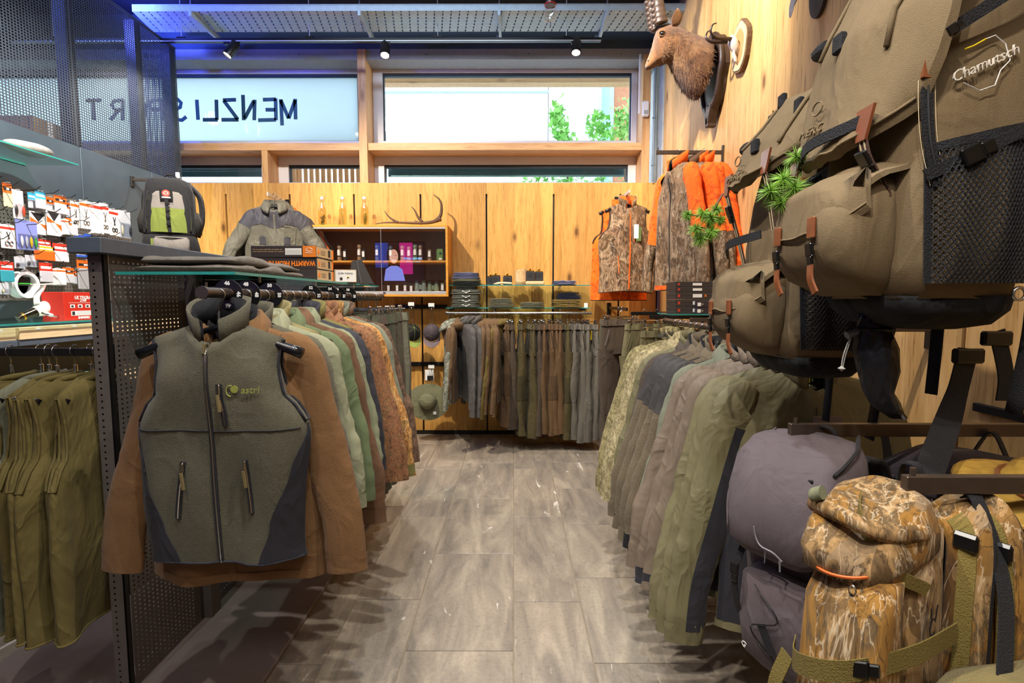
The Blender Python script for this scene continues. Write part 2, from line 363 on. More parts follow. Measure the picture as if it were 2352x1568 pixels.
# ---- right wall
wr = struct(G().box(XR + 0.03, XR + 0.06, -3.2, 6.0, 0, ZC).build('wall_right', M_DARK))
ys = [-2.42, -1.73, -1.04, -0.35, 0.34, 1.03, 1.73, 2.42, 3.11, 3.80, 4.49, 5.36]
for a, b in zip(ys, ys[1:]):
    l, r = a + 0.001, b - 0.001; g = 0.007; zt, zs, z0 = 4.15, 2.55, 0.045
    pts = [(l + g, z0), (r - g, z0), (r - g, zs), (r, zs), (r, zt), (l, zt), (l, zs), (l + g, zs)]
    G().poly(pts, XR, XR + 0.03, lambda y, z, x: (x, y, z)).build('panel', M_PINE_R, wr)
G().box(XR - 0.012, XR + 0.03, 5.37, 6.0, 0, ZC).build('concrete_pier', M_CONC, wr)
G().box(XR + 0.006, XR + 0.03, -3.2, 5.36, 0.0, 0.045).build('plinth', M_DARK, wr)
# ---- left: far wall, rear wall, steel sheet wall with mezzanine deck
struct(G().box(-6.2, -6.15, -3.2, 6.0, 0, ZC).build('wall_far_left', M_GUNL))
struct(G().box(-6.2, 2.4, -3.2, -3.15, 0, ZC).build('wall_rear', M_GREYB))
wl = struct(G().box(XL - 0.06, XL - 0.03, 1.2, YB + 0.03, 0, 2.6).build('wall_left', M_DARK))
sy = [1.2, 2.2, 3.10, 3.99, 4.76, YB + 0.02]
for a, b in zip(sy, sy[1:]):
    G().cbox(XL - 0.03, XL, a + 0.003, b - 0.003, 0.02, 2.60, 0.002).build('sheet', M_STEEL, wl)
G().box(-6.15, XL - 0.06, 1.2, YB + 0.03, 2.50, 2.60).build('mezzanine_deck', M_DARK, wl)
G().box(-6.15, XL - 0.06, 1.2, 1.24, 0.0, 2.50).build('mezzanine_front', M_DARK, wl)
# ---- wall above the windows
zA, zB = PY(900, 113, 5.47).z, PY(900, 137, 5.47).z
wt = struct(G().box(-6.2, 2.4, 5.47, 6.0, zA, ZC).build('wall_upper', M_BLUEC))
G().box(-6.2, XR, 5.466, 5.9, zB, zA).build('render_strip', M_GREYB, wt)
G().box(XR + 0.03, 2.4, 5.9, 6.0, 0, zA).build('render_strip', M_GREYB, wt)
for x in (-2.2, -0.9, 0.15, 1.1):
    G().box(x - 0.004, x + 0.004, 5.462, 5.467, (zA + zB)/2 - 0.004, (zA + zB)/2 + 0.004).build('screw_head', M_DARK, wt)
# ---- timber frame of the glazing
zb0, zb1 = PY(900, 345, 5.46).z, PY(900, 328, 5.46).z
def px_x(px, Y): return PY(px, 300, Y).x
tf = struct(empty('trim_1', (0, 0, 0))); tf['label'] = 'pale spruce post and beam frame around the windows'
pA0, pA1 = px_x(825, 5.46), px_x(844, 5.46)
pB0, pB1 = px_x(598, 5.46), px_x(612, 5.46)
pC0, pC1 = px_x(1475, 5.46), px_x(1493, 5.46)
G().cbox(pA0, pA1, 5.44, YW + 0.03, 2.642, PY(835, 112, 5.44).z, 0.003).build('post', M_SPRUCE_Z, tf)
G().cbox(pB0, pB1, 5.46, YW + 0.03, 2.642, zb0, 0.003).build('post', M_SPRUCE_Z, tf)
G().cbox(pC0, pC1, 5.46, YW + 0.03, 2.642, zB + 0.05, 0.003).build('post', M_SPRUCE_Z, tf)
G().cbox(-6.1, pA0 - 0.001, 5.46, YW + 0.03, zb0, zb1, 0.003).build('beam', M_SPRUCE_X, tf)
G().cbox(pA1 + 0.001, pC0 - 0.001, 5.46, YW + 0.03, zb0, zb1, 0.003).build('beam', M_SPRUCE_X, tf)
# ---- windows: frame bars, seal, pane
M_SEAL = plain('dark_rubber_seal', '#1e2b35', 0.6)
M_FROST = bpy.data.materials.new('frosted_sign_glass'); M_FROST.use_nodes = True
_nt = M_FROST.node_tree; _nt.nodes.clear(); _o = _nt.nodes.new('ShaderNodeOutputMaterial')
_t = nd(_nt, 'ShaderNodeBsdfTranslucent', {0: (0.50, 0.58, 0.62, 1)}); _g = nd(_nt, 'ShaderNodeBsdfGlossy', {'Roughness': 0.02, 'Color': (1, 1, 1, 1)})
_m = nd(_nt, 'ShaderNodeMixShader', {0: 0.04, 1: _t.outputs[0], 2: _g.outputs[0]}); _nt.links.new(_m.outputs[0], _o.inputs[0])
def window(n, x0, x1, z0, z1, gx0, gx1, gz0, gz1, label, pane=None):
    """outer frame rect and glass rect in the window plane"""
    w = struct(empty('window_%d' % n, ((x0 + x1)/2, YW, z0))); w['label'] = label; ox, oz = (x0 + x1)/2, z0
    def bar(nm, a, b, c, d, y0, y1, m): return G().cbox(a - ox, b - ox, y0 - YW, y1 - YW, c - oz, d - oz, 0.002).build(nm, m, w)
    y0, y1 = YW - 0.03, YW + 0.04
    if z1 - gz1 > 0.004: bar('frame_bar', x0, x1, gz1, z1, y0, y1, M_PVC)
    if gz0 - z0 > 0.004: bar('frame_bar', x0, x1, z0, gz0, y0, y1, M_PVC)
    if gx0 - x0 > 0.004: bar('frame_bar', x0, gx0, gz0, gz1, y0, y1, M_PVC)
    if x1 - gx1 > 0.004: bar('frame_bar', gx1, x1, gz0, gz1, y0, y1, M_PVC)
    s = 0.012
    bar('seal', gx0, gx1, gz1 - 2.6*s, gz1, y0 + 0.02, y1, M_SEAL); bar('seal', gx0, gx0 + s, gz0, gz1 - 2.6*s, y0 + 0.02, y1, M_SEAL)
    bar('seal', gx1 - s, gx1, gz0, gz1 - 2.6*s, y0 + 0.02, y1, M_SEAL); bar('seal', gx0 + s, gx1 - s, gz0, gz0 + s*0.6, y0 + 0.02, y1, M_SEAL)
    G().box(gx0 - ox + s, gx1 - ox - s, 0.004, 0.010, gz0 - oz + s*0.5, gz1 - oz - 2.6*s).build('pane', pane or M_PANE, w)
    return w
def wz(py): return PY(1176, py, YW).z
def wx(px): return PY(px, 300, YW).x
w1 = window(1, -6.05, pA0 - 0.001, zb1, zB, -6.0, wx(826), wz(325), wz(171), 'wide frosted window pane with mirrored lettering', M_FROST)
window(2, pA1 + 0.001, pC0 - 0.001, zb1, zB, wx(882), wx(1448), wz(325), wz(169), 'large clear upper window with leaves outside')
window(3, pA1 + 0.001, pC0 - 0.001, 2.642, zb0, wx(882), wx(1443), wz(420), wz(379), 'low clear window strip at the right')
window(4, pB1 + 0.001, pA0 - 0.001, 2.642, zb0, wx(662), wx(826), wz(420), wz(379), 'small low window with slatted screen outside')
window(5, -6.05, pB0 - 0.001, 2.642, zb0, -6.0, wx(600), wz(420), wz(379), 'low window strip at the left')
# mirrored lettering on the frosted pane (read from outside): strokes in pane coordinates
M_INK = plain('dark_teal_lettering', '#3a6573', 0.6)
def strokes(name, segs):
    """segs: list of pixel polylines in the photo"""
    g = G(); h = 0.0195
    for s in segs:
        pts = [PY(px, py, YW - 0.001) for px, py in s]
        pts = [Vector((p.x - w1.location.x, -0.001, p.z - w1.location.z)) for p in pts]
        g.strap(pts, h*2, [(Vector((b.z - a.z, 0, a.x - b.x))) for a, b in zip(pts, pts[1:])] + [Vector((pts[-1].z - pts[-2].z, 0, pts[-2].x - pts[-1].x))], 0.004)
    return g.build(name, M_INK, w1)
strokes('letter', [[(678, 227), (679, 274)], [(678, 230), (663, 272)], [(663, 272), (645, 230)], [(645, 228), (648, 288)]])
strokes('letter', [[(633, 226), (634, 276)], [(634, 228), (604, 229)], [(632, 252), (610, 252)], [(634, 275), (593, 276)]])
strokes('letter', [[(585, 229), (584, 276)], [(583, 232), (562, 272)], [(558, 218), (560, 276)]])
strokes('letter', [[(542, 229), (512, 230)], [(514, 231), (546, 274)], [(548, 275), (509, 275)]])
strokes('letter', [[(497, 229), (498, 275)], [(500, 275), (466, 275)]])
strokes('letter', [[(452, 229), (455, 275)]])
strokes('letter', [[(428, 268), (418, 276), (402, 274), (394, 264), (402, 252), (414, 246), (416, 236), (408, 228), (396, 230)]])
strokes('letter', [[(372, 229), (373, 276)], [(372, 230), (350, 231), (342, 240), (350, 251), (371, 252)]])
strokes('letter', [[(322, 229), (306, 238), (303, 262), (316, 275), (332, 268), (336, 242), (322, 229)]])
strokes('letter', [[(282, 229), (283, 276)], [(282, 230), (262, 232), (256, 241), (264, 252), (281, 253)], [(272, 253), (254, 276)]])
strokes('letter', [[(234, 230), (196, 231)], [(214, 231), (216, 276)]])
# ---- outside: roller-blind boxes, slat screen, soffit beam, neighbouring buildings, trees
M_BLIND = plain('teal_grey_blind', '#51747c', 0.4, 0.3)
for k, (a, b, lb) in enumerate(((-5.9, wx(598), 'left low window'), (wx(884), wx(1441), 'right low window'))):
    zb_ = PY(1176, 406, YW + 0.12).z; rb = tag(empty('roller_blind', ((a + b)/2, YW + 0.12, zb_)), 'raised grey metal roller blind outside the ' + lb, 'blind', 'roller blinds outside the low windows')
    h = wz(379) - zb_ + 0.15; W = (b - a)/2
    for q in range(4): G().cbox(-W, W, -0.008 + 0.004*(q % 2), 0.012, h*q/4 + 0.001, h*(q + 1)/4 - 0.001, 0.002).build('slat', M_BLIND, rb)
scr = tag(empty('slat_screen', (wx(745), YW + 0.35, 2.62)), 'vertical timber slat screen outside the small low window', 'screen')
for k in range(16):
    x = -0.52 + k*0.068; G().cbox(x, x + 0.042, 0, 0.03, 0, 0.62, 0.002).build('slat', M_SPRUCE_Z, scr)
G().box(-0.54, 0.56, 0.031, 0.05, 0.02, 0.08).build('rail', M_SPRUCE_X, scr)
for x in (-0.5, 0.5): G().box(x - 0.03, x + 0.03, 0.051, 0.10, -2.72, 0.6).build('post', M_SPRUCE_Z, scr)
so = tag(G().cbox(wx(850), wx(1500), 6.3, 6.45, PY(1200, 189, 6.3).z, PY(1200, 165, 6.3).z + 0.1, 0.004).build('soffit_beam', M_SPRUCE_X), 'pale timber soffit beam outside across the window head', 'beam')
M_FAC = plain('pale_facade', '#e6e2da', 0.9, 0, 0.03); M_FACB = plain('grey_blue_facade_band', '#7f9fb4', 0.8); M_BRICKB = plain('brown_facade', '#8d5f46', 0.9)
nb = tag(empty('neighbour_building', (-1.5, 14.0, 0)), 'pale overexposed building seen through the upper window', 'building')
G().box(-4, 2.4, 0, 2, -0.5, 7.6).build('facade', M_FAC, nb); G().box(-4, 2.42, -0.05, 0, 5.15, 5.45).build('window_band', M_FACB, nb)
G().box(2.45, 4.4, 0.5, 2.5, -0.5, 9.5).build('stair_tower', plain('light_concrete', '#c8d0d6', 0.9, 0, 0.05), nb)
G().box(-4, 2.42, -0.04, 0, 6.85, 6.9).build('cornice', M_FACB, nb)
bb = tag(empty('brown_building', (3.1, 13.0, 0)), 'brown clad building edge seen at the right of the upper window', 'building')
q0, q1 = PY(1408, 300, 13.0), PY(1470, 300, 13.0); G().box(q0.x - 3.1, q1.x - 3.1 + 1.5, 0, 1.2, 0, 8.6).build('cladding', M_BRICKB, bb); G().box(q0.x - 3.2, q0.x - 3.1, -0.05, 1.1, 0, 8.6).build('corner_post', M_FACB, bb)
M_LEAF = plain('maple_leaf_green', '#6fae4a', 0.6, 0, 0.3, 3); M_BARK = plain('grey_bark', '#5a4c3e', 0.9)
def tree(base, top, blobs, n, label, leaf=0.075):
    t = tag(empty('maple_tree', base), label, 'tree', 'maple trees outside the window'); B = Vector(base)
    G().tube([Vector((0, 0, 0)), (top - B)*0.5 + Vector((0.05, 0, 0)), top - B], [0.05, 0.035, 0.01], 7).build('trunk', M_BARK, t)
    g = G(); rnd = random.Random(n)
    for (c, r) in blobs:
        for k in range(n):
            p = c - B + Vector((rnd.gauss(0, r[0]*0.45), rnd.gauss(0, 0.2), rnd.gauss(0, r[1]*0.45))); s = leaf*rnd.uniform(0.6, 1.1)
            a = Vector((rnd.uniform(-1, 1), rnd.uniform(-1, 1), rnd.uniform(-1, 1))).normalized(); b = a.orthogonal().normalized(); d = a.cross(b)
            pts = [p + (b*math.cos(th) + d*math.sin(th))*s*rr + a*s*0.12*(i % 2) for i, (th, rr) in enumerate(((0, 1), (0.5, .45), (1.1, .9), (1.9, .4), (PI, .5), (4.4, .4), (5.2, .9), (5.8, .45)))]
            g.add(pts, [tuple(range(8))])
    o = g.build('foliage', M_LEAF, t); o['kind'] = 'stuff'
c = lambda px, py: PY(px, py, 7.6)
tree((1.15, 7.6, 0.0), c(1282, 245), [(c(1278, 262), (0.10, 0.10)), (c(1285, 295), (0.13, 0.15)), (c(1300, 318), (0.16, 0.12)), (c(1240, 412), (0.6, 0.15))], 60, 'slender green maple sapling outside behind the large window')
tree((2.0, 7.9, 0.0), c(1420, 250), [(c(1372, 290), (0.16, 0.16)), (c(1395, 312), (0.25, 0.12)), (c(1428, 270), (0.10, 0.2)), (c(1440, 305), (0.12, 0.15)), (c(1340, 412), (0.7, 0.15))], 70, 'bushy green maple outside at the right edge of the window')
struct(G().box(-12, 14, 6.0, 20, -0.5, -0.1).build('ground_outside', M_CONC))
# ---- corner fittings
pipe = tag(empty('conduit_pipe', (PY(1497, 420, 5.40).x, 5.36, 2.65)), 'grey vertical conduit in the corner beside the window post', 'pipe')
G().tube([(0, 0, 0), (0, 0, 1.45)], 0.012, 8).build('tube', plain('grey_conduit', '#5d7080', 0.5), pipe)
for z in (0.15, 0.62, 1.1): G().cbox(-0.017, 0.017, -0.015, 0.016, z, z + 0.014, 0.003).build('clip', plain('grey_conduit', '#5d7080', 0.5), pipe)
p2 = tag(empty('sensor_conduit', (PY(1467, 300, 5.45).x, 5.445, PY(1467, 262, 5.45).z)), 'slim white cable duct running up the window post', 'pipe')
G().cbox(-0.010, 0.010, -0.01, 0.01, 0, PY(1467, 125, 5.45).z - p2.location.z, 0.003).build('duct', M_WHITE, p2)
pir = tag(empty('motion_sensor', (PY(1483, 250, 5.43).x, 5.455, PY(1483, 268, 5.43).z)), 'white motion sensor box on the right window post', 'sensor')
G().cbox(-0.034, 0.034, -0.045, 0.0, 0, 0.155, 0.012).build('housing', M_WHITE, pir); G().cbox(-0.022, 0.022, -0.05, -0.044, 0.02, 0.06, 0.004).build('lens', plain('grey_lens', '#9aa0a6', 0.3), pir)
# ---- cable tray, brackets, lighting track
zt, ty0, ty1 = 4.0, 4.78, 5.13
tr = tag(empty('cable_tray', (-3.4, ty0, zt)), 'long galvanised perforated cable tray under the dark ceiling', 'cable tray')
g = G(); L = 4.95
# perforated bottom: strips around slots
pitch = 0.075; n = int(L/pitch)
for i in range(n):
    x = i*pitch
    g.add([(x, 0, 0), (x + pitch - 0.012, 0, 0), (x + pitch - 0.012 - 0.06, 0.35, 0), (x - 0.06, 0.35, 0)], [(0, 1, 2, 3)])
    for j in range(6):
        y = 0.02 + j*0.055; sh = -0.06*(y + 0.012)/0.35
        g.add([(x + pitch - 0.012 - 0.06*y/0.35, y, 0), (x + pitch - 0.06*y/0.35, y, 0), (x + pitch - 0.06*(y + 0.02)/0.35, y + 0.02, 0), (x + pitch - 0.012 - 0.06*(y + 0.02)/0.35, y + 0.02, 0)], [(0, 1, 2, 3)])
g.build('tray_bottom', M_TRAY, tr)['kind'] = 'stuff'
G().box(0, L, -0.004, 0, 0, 0.06).build('tray_side', M_TRAY, tr); G().box(0, L, 0.35, 0.354, 0, 0.06).build('tray_side', M_TRAY, tr)
for k, px in enumerate((472, 842, 1148, 1385)):
    x = PY(px, 50, 5.0).x
    br = tag(empty('tray_bracket', (x, 4.76, 3.955)), 'angled metal cable tray bracket, %s from the left' % ORD[k], 'bracket', 'cable tray brackets')
    G().box(-0.012, 0.012, 0, 0.48, 0.0, 0.044).build('arm', M_TRAY, br); G().box(-0.04, -0.013, 0.44, 0.48, -0.004, 0.044).build('foot', M_TRAY, br)
    G().tube([(0, 0.02, 0.04), (0, 0.02, ZC - 3.955)], 0.006, 6).build('rod', M_TRAY, br)
tag(G().cbox(-3.4, 1.5, 4.55, 4.60, 4.08, 4.17, 0.003).build('ceiling_channel', plain('grey_channel', '#4c545a', 0.6, 0.2)), 'dark grey steel channel running along the ceiling', 'channel')
ya, yb = PY(320, 104, 5.0), PY(1380, 88, 5.0)
tk = tag(empty('light_track', (ya.x - 1.2, 5.0, 3.84)), 'black ceiling lighting track carrying three spotlights', 'track')
G().cbox(0, yb.x - ya.x + 1.2, -0.018, 0.018, 0, 0.035, 0.002).build('rail', M_BLACK, tk)
G().box(0, yb.x - ya.x + 1.2, -0.020, -0.0185, 0.002, 0.010).build('contact_strip', M_ALU, tk)
for k in range(5):
    G().tube([(0.4 + k*1.2, 0, 0.03), (0.4 + k*1.2, 0, ZC - 3.84)], 0.003, 5).build('hanger_wire', M_ALU, tk); G().cbox(0.36 + k*1.2, 0.44 + k*1.2, -0.02, 0.02, 0.036, 0.05, 0.003).build('clamp', M_BLACK, tk)
M_LED = emit('led_face', '#fff6e8', 25.0)
for k, (px, py, d) in enumerate(((522, 127, (-0.45, -0.25, -0.8)), (884, 127, (0.03, -0.35, -0.9)), (1323, 121, (-0.08, -0.3, -0.95)))):
    p = PY(px, py, 4.97); d = Vector(d).normalized()
    sp_ = tag(empty('track_spotlight', (p.x, 5.0, 3.84)), 'black cylindrical spotlight, ' + ('left above the frosted sign', 'middle beside the timber post', 'right above the clear window')[k], 'spotlight', 'spotlights on the ceiling track')
    tip = Vector((p.x, 4.97, p.z)) - Vector((p.x, 5.0, 3.84)); R = d.to_track_quat('Z', 'X').to_matrix().to_4x4()
    T = Matrix.Translation(tip) @ R
    G().lathe([(0.0, -0.16), (0.028, -0.158), (0.042, -0.14), (0.045, -0.01), (0.045, 0.0), (0.038, 0.002), (0.036, -0.012)], 18, T).build('housing', M_BLACK, sp_, 40)
    G().lathe([(0.0, -0.010), (0.035, -0.010)], 18, T).build('lens', M_LED, sp_)
    G().tube([(0, 0, 0.0), (0, 0.01, -0.03), tip - d*0.12], 0.009, 8).build('yoke', M_BLACK, sp_)
    G().cbox(-0.04, 0.04, -0.017, 0.017, -0.02, 0.0, 0.003).build('adapter', M_BLACK, sp_)
    q = Vector((p.x, 4.97, p.z)) + d*0.03; spot(q.x, q.y, q.z, *(q + d), 90, 80, NEUT)
for k, px in enumerate((1000, 1056, 620, 680)):
    x = PY(px, 6, 4.5).x
    jb = tag(empty('junction_box', (x, 4.5, 4.12)), 'pale junction box under the ceiling, %s' % ('left of the jar lamp pair', 'right of its pair near the jar lamp', 'left of the pair above the sign', 'right of the pair above the sign')[k], 'junction box', 'ceiling junction boxes')
    G().cbox(-0.07, 0.07, -0.05, 0.05, 0, 0.06, 0.006).build('body', M_TRAY, jb); G().cbox(-0.055, 0.055, -0.055, -0.05, 0.01, 0.05, 0.003).build('lid', M_WHITE, jb)
    G().tube([(0, 0, 0.06), (0.02, 0, ZC - 4.12)], 0.006, 6).build('stem', M_TRAY, jb)
jl = tag(empty('jar_lamp', (PY(1264, 30, 4.4).x, 4.4, PY(1264, 50, 4.4).z)), 'small glass jar lamp with red clips hanging from the ceiling', 'lamp')
M_CLEAR = glass('clear_glass', (0.97, 0.97, 0.95, 1), 0.02, 0.05)
G().lathe([(0.0, 0.0), (0.043, 0.002), (0.045, 0.05), (0.045, 0.12), (0.038, 0.13)], 16).build('jar', M_CLEAR, jl, 60)
for z in (0.02, 0.05, 0.08): G().tube([(0.047*math.cos(t), 0.047*math.sin(t), z) for t in [2*PI*k/16 for k in range(16)]], 0.0018, 5, closed=True).build('ring', M_CHROME, jl)
G().lathe([(0.038, 0.128), (0.04, 0.135), (0.03, 0.20), (0.022, 0.26), (0.0, 0.26)], 16).build('cap', M_BRONZE, jl, 40)
G().tube([(0.047*math.cos(t), 0.047*math.sin(t), 0.13) for t in [2*PI*k/16 for k in range(16)]], 0.005, 6, closed=True).build('clip_ring', plain('red_clip', '#a01c22', 0.4), jl)
G().tube([(0, 0, 0.26), (0, 0, ZC - jl.location.z)], 0.004, 6).build('cord', M_BLACK, jl); G().tube([(0, 0, 0), (0.004, 0, -0.03), (-0.002, 0, -0.05)], 0.005, 6).build('pendant', M_CHROME, jl)
# ---- perforated mesh screen above the steel wall
mz0, mz1, my0, my1 = 2.604, 3.875, 2.6, 5.20
ms = tag(empty('mesh_screen', (XL, my0, mz0)), 'dark perforated metal screen standing on the steel wall', 'screen')
def perforated(wd_, ht, pu, pv, hole_u, hole_v, f, stagger=False, margin=0.0):
    """sheet with real rectangular holes: f(u,v)->xyz"""
    us, vs_ = [0.0, margin] if margin else [0.0], [0.0, margin] if margin else [0.0]
    hu, hv = set(), set(); n = int((wd_ - 2*margin)/pu)
    for i in range(n):
        a = margin + i*pu + (pu - hole_u)/2; us += [a]; hu.add(len(us) - 1); us += [a + hole_u]
    us += [wd_]; m = int((ht - 2*margin)/pv)
    for j in range(m):
        a = margin + j*pv + (pv - hole_v)/2; vs_ += [a]; hv.add(len(vs_) - 1); vs_ += [a + hole_v]
    vs_ += [ht]; nu = len(us); verts = [f(u, v) for v in vs_ for u in us]
    faces = [(j*nu + i, j*nu + i + 1, (j + 1)*nu + i + 1, (j + 1)*nu + i) for j in range(len(vs_) - 1) for i in range(nu - 1) if not (i in hu and j in hv)]
    return G().add(verts, faces)
M_MESH = plain('dark_perforated_steel', '#3c434d', 0.5, 0.3)
seg = [0.0, 1.385, 2.10, my1 - my0]
for a, b in zip(seg, seg[1:]):
    perforated(b - a - 0.006, mz1 - mz0, 0.022, 0.019, 0.0125, 0.0115, lambda u, v, a=a: (0, a + 0.003 + u, v)).build('perforated_sheet', M_MESH, ms)['kind'] = 'stuff'
for y in (0.0, 1.385, 2.10, my1 - my0 - 0.04):
    G().box(-0.10, -0.012, y - 0.035, y + 0.035, 0, mz1 - mz0).build('post', M_DARK, ms)
perforated(0.35, mz1 - mz0, 0.022, 0.019, 0.0125, 0.0115, lambda u, v: (-u - 0.003, my1 - my0, v)).build('perforated_return', M_MESH, ms)['kind'] = 'stuff'
G().box(-0.02, 0.003, 0, my1 - my0, mz1 - mz0, mz1 - mz0 + 0.012).build('top_edge', M_MESH, ms)
for k, (y, x, s) in enumerate(((3.3, -3.8, 0.35), (4.1, -3.75, 0.28))):
    sbx = tag(empty('storage_box', (x, y, 2.60)), ('larger grey carton', 'smaller brown carton')[k] + ' stored behind the perforated screen', 'box', 'cartons behind the screen')
    G().cbox(-s/2, s/2, -s/2, s/2, 0, s*0.8, 0.004).build('carton', (M_GREYB, plain('brown_card', '#8a6b4a', 0.8))[k], sbx); G().box(-s/2 - 0.001, s/2 + 0.001, -0.025, 0.025, s*0.3, s*0.8 + 0.001).build('tape', M_PAPER, sbx)
# ================================================================== GARMENT BUILDERS
NECK_DROP = 0.081       # hanger neck lies this far below the centre of the rail
def hanger(loc, rz, label, group, w=0.215, hook=True, dark=True):
    h = tag(empty('clothes_hanger', loc, rz), label, 'hanger', group)
    arc = [(0.0, 0, 0.0), (0.0, 0, 0.045), (0.004, 0, 0.055)] + [(0.020*math.cos(t), 0, 0.075 + 0.020*math.sin(t)) for t in [(-0.6 + 3.9*k/12) for k in range(13)]]
    G().tube(arc, 0.0019, 6).build('hook', M_CHROME, h, 'all')
    pts = [(x*w, 0, -0.022 - 0.018*min(1, abs(x)*4) - 0.37*max(0, abs(x)*w - NW)) for x in [-1 + k/8 for k in range(17)]]
    rr = [0.010 + 0.008*abs(-1 + k/8)**2 for k in range(17)]
    G().tube(pts, rr, 8, flat=(1.0, 1.0), up=(0, 0, 1)).build('arms', M_HANG, h, 'all')
    G().tube([(0, 0, -0.012), (0, 0, 0.022)], 0.0065, 8).build('collet', M_CHROME, h)
    return h
def clip_hanger(loc, rz, label, group, w=0.17, clipx=0.14):
    h = tag(empty('clip_hanger', loc, rz), label, 'hanger', group)
    arc = [(0.0, 0, 0.0), (0.0, 0, 0.045), (0.004, 0, 0.055)] + [(0.020*math.cos(t), 0, 0.075 + 0.020*math.sin(t)) for t in [(-0.6 + 3.9*k/12) for k in range(13)]]
    G().tube(arc, 0.0019, 6).build('hook', M_CHROME, h, 'all')
    G().tube([(-w, 0, 0), (w, 0, 0)], 0.0032, 6).build('bar', M_CHROME, h)
    for s in (-1, 1):
        c = G().cbox(s*clipx - 0.012, s*clipx + 0.012, -0.012, 0.012, -0.045, 0.008, 0.003); c.lathe([(0.0, -0.008), (0.008, -0.004), (0.008, 0.004), (0.0, 0.008)], 8, Matrix.Translation((s*clipx, -0.006, 0.016)))
        c.lathe([(0.0, -0.008), (0.008, -0.004), (0.008, 0.004), (0.0, 0.008)], 8, Matrix.Translation((s*clipx, 0.006, 0.016)))
        p = c.build('clip', M_CHROME, h, 40)
        G().cbox(s*clipx - 0.013, s*clipx + 0.013, -0.014, 0.014, -0.058, -0.043, 0.003).build('grip', M_BLACK, p)
    return h
NW = 0.075
def torso_surface(L, prof, depth, seed, fold=0.012, slope=0.36, neckdip=0.055, hemcurve=0.0):
    ph = seed*1.7
    def S(u, v, side, off=0.0):
        hw = interp(prof, v); top = interp(prof, 0)*u; ax = abs(top)
        if ax < NW: zt = -0.012 - (neckdip if side < 0 else 0.012)*(1 - (ax/NW)**2)
        else: zt = -0.012 - slope*(ax - NW)
        hem = -L + hemcurve*u*u
        z = zt + (hem - zt)*v
        if v < 1e-6: y0 = 0.055*math.sqrt(max(0, 1 - (ax/NW)**2)) if ax < NW else 0.0
        e = max(0.0, 1 - abs(u)**2.6)**0.55
        k = min(1.0, v/0.22); k = k*k*(3 - 2*k)
        yn = 0.055*math.sqrt(max(0, 1 - (ax/NW)**2)) if ax < NW else 0.0
        y = lerp(yn, depth*e*(1 - 0.25*v), k) + 0.022*min(1.0, v/0.02)*(1 - abs(u)**8)*(1 - k)
        m = (1 - u**4)*k
        f = fold*(0.35 + v)*(math.sin(u*4.1 + ph + 1.2*v) + 0.6*math.sin(u*7.7 - ph*1.3 + 2.0*v)) + 0.020*noise.noise(Vector((u*2.2 + seed, z*4.0, side*3 + seed*0.7)))
        y = side*(y + m*f + off)
        return Vector((u*(hw + off*abs(u)**6) + 0.006*math.sin(v*9 + ph)*abs(u), y, z))
    def vz(u, z):
        top = abs(interp(prof, 0)*u); zt = -0.012 - neckdip*(1 - (top/NW)**2) if top < NW else -0.012 - slope*(top - NW)
        return (z - zt)/(-L - zt)
    S.vz = vz
    return S
def torso_mesh(S, nu=18, nv=20, v0=0.0, v1=1.0):
    g = G(); rings = []
    us = [math.sin(-PI/2 + PI*i/nu) for i in range(nu + 1)]
    for j in range(nv + 1):
        v = v0 + (v1 - v0)*(j/nv)**1.25
        rings.append([S(u, v, -1) for u in us] + [S(u, v, 1) for u in us[::-1][1:-1]])
    g.loft(rings, True); return g
def patch(S, u0, u1, v0, v1, off=0.003, nu=3, nv=8, side=-1):
    fu0 = u0 if callable(u0) else (lambda v: u0); fu1 = u1 if callable(u1) else (lambda v: u1); g = G(); rings = []
    for j in range(nv + 1):
        v = v0 + (v1 - v0)*j/nv
        rings.append([S(lerp(fu0(v), fu1(v), i/nu), v, side, off) for i in range(nu + 1)])
    g.loft(rings, False)
    # thin skirt so the patch has an edge thickness
    n = nu + 1; back = [[S(lerp(fu0(v0 + (v1 - v0)*j/nv), fu1(v0 + (v1 - v0)*j/nv), i/nu), v0 + (v1 - v0)*j/nv, side, 0.0) for i in range(n)] for j in range(nv + 1)]
    g.loft([[r[0] for r in rings], [r[0] for r in back]], False); g.loft([[r[-1] for r in back], [r[-1] for r in rings]], False)
    g.loft([rings[0], back[0]], False); g.loft([rings[-1], back[-1]], False)
    return g
def line_on(S, uv, r=0.0025, side=-1, off=0.001): return G().tube([S(u, v, side, off) for u, v in uv], r, 5)
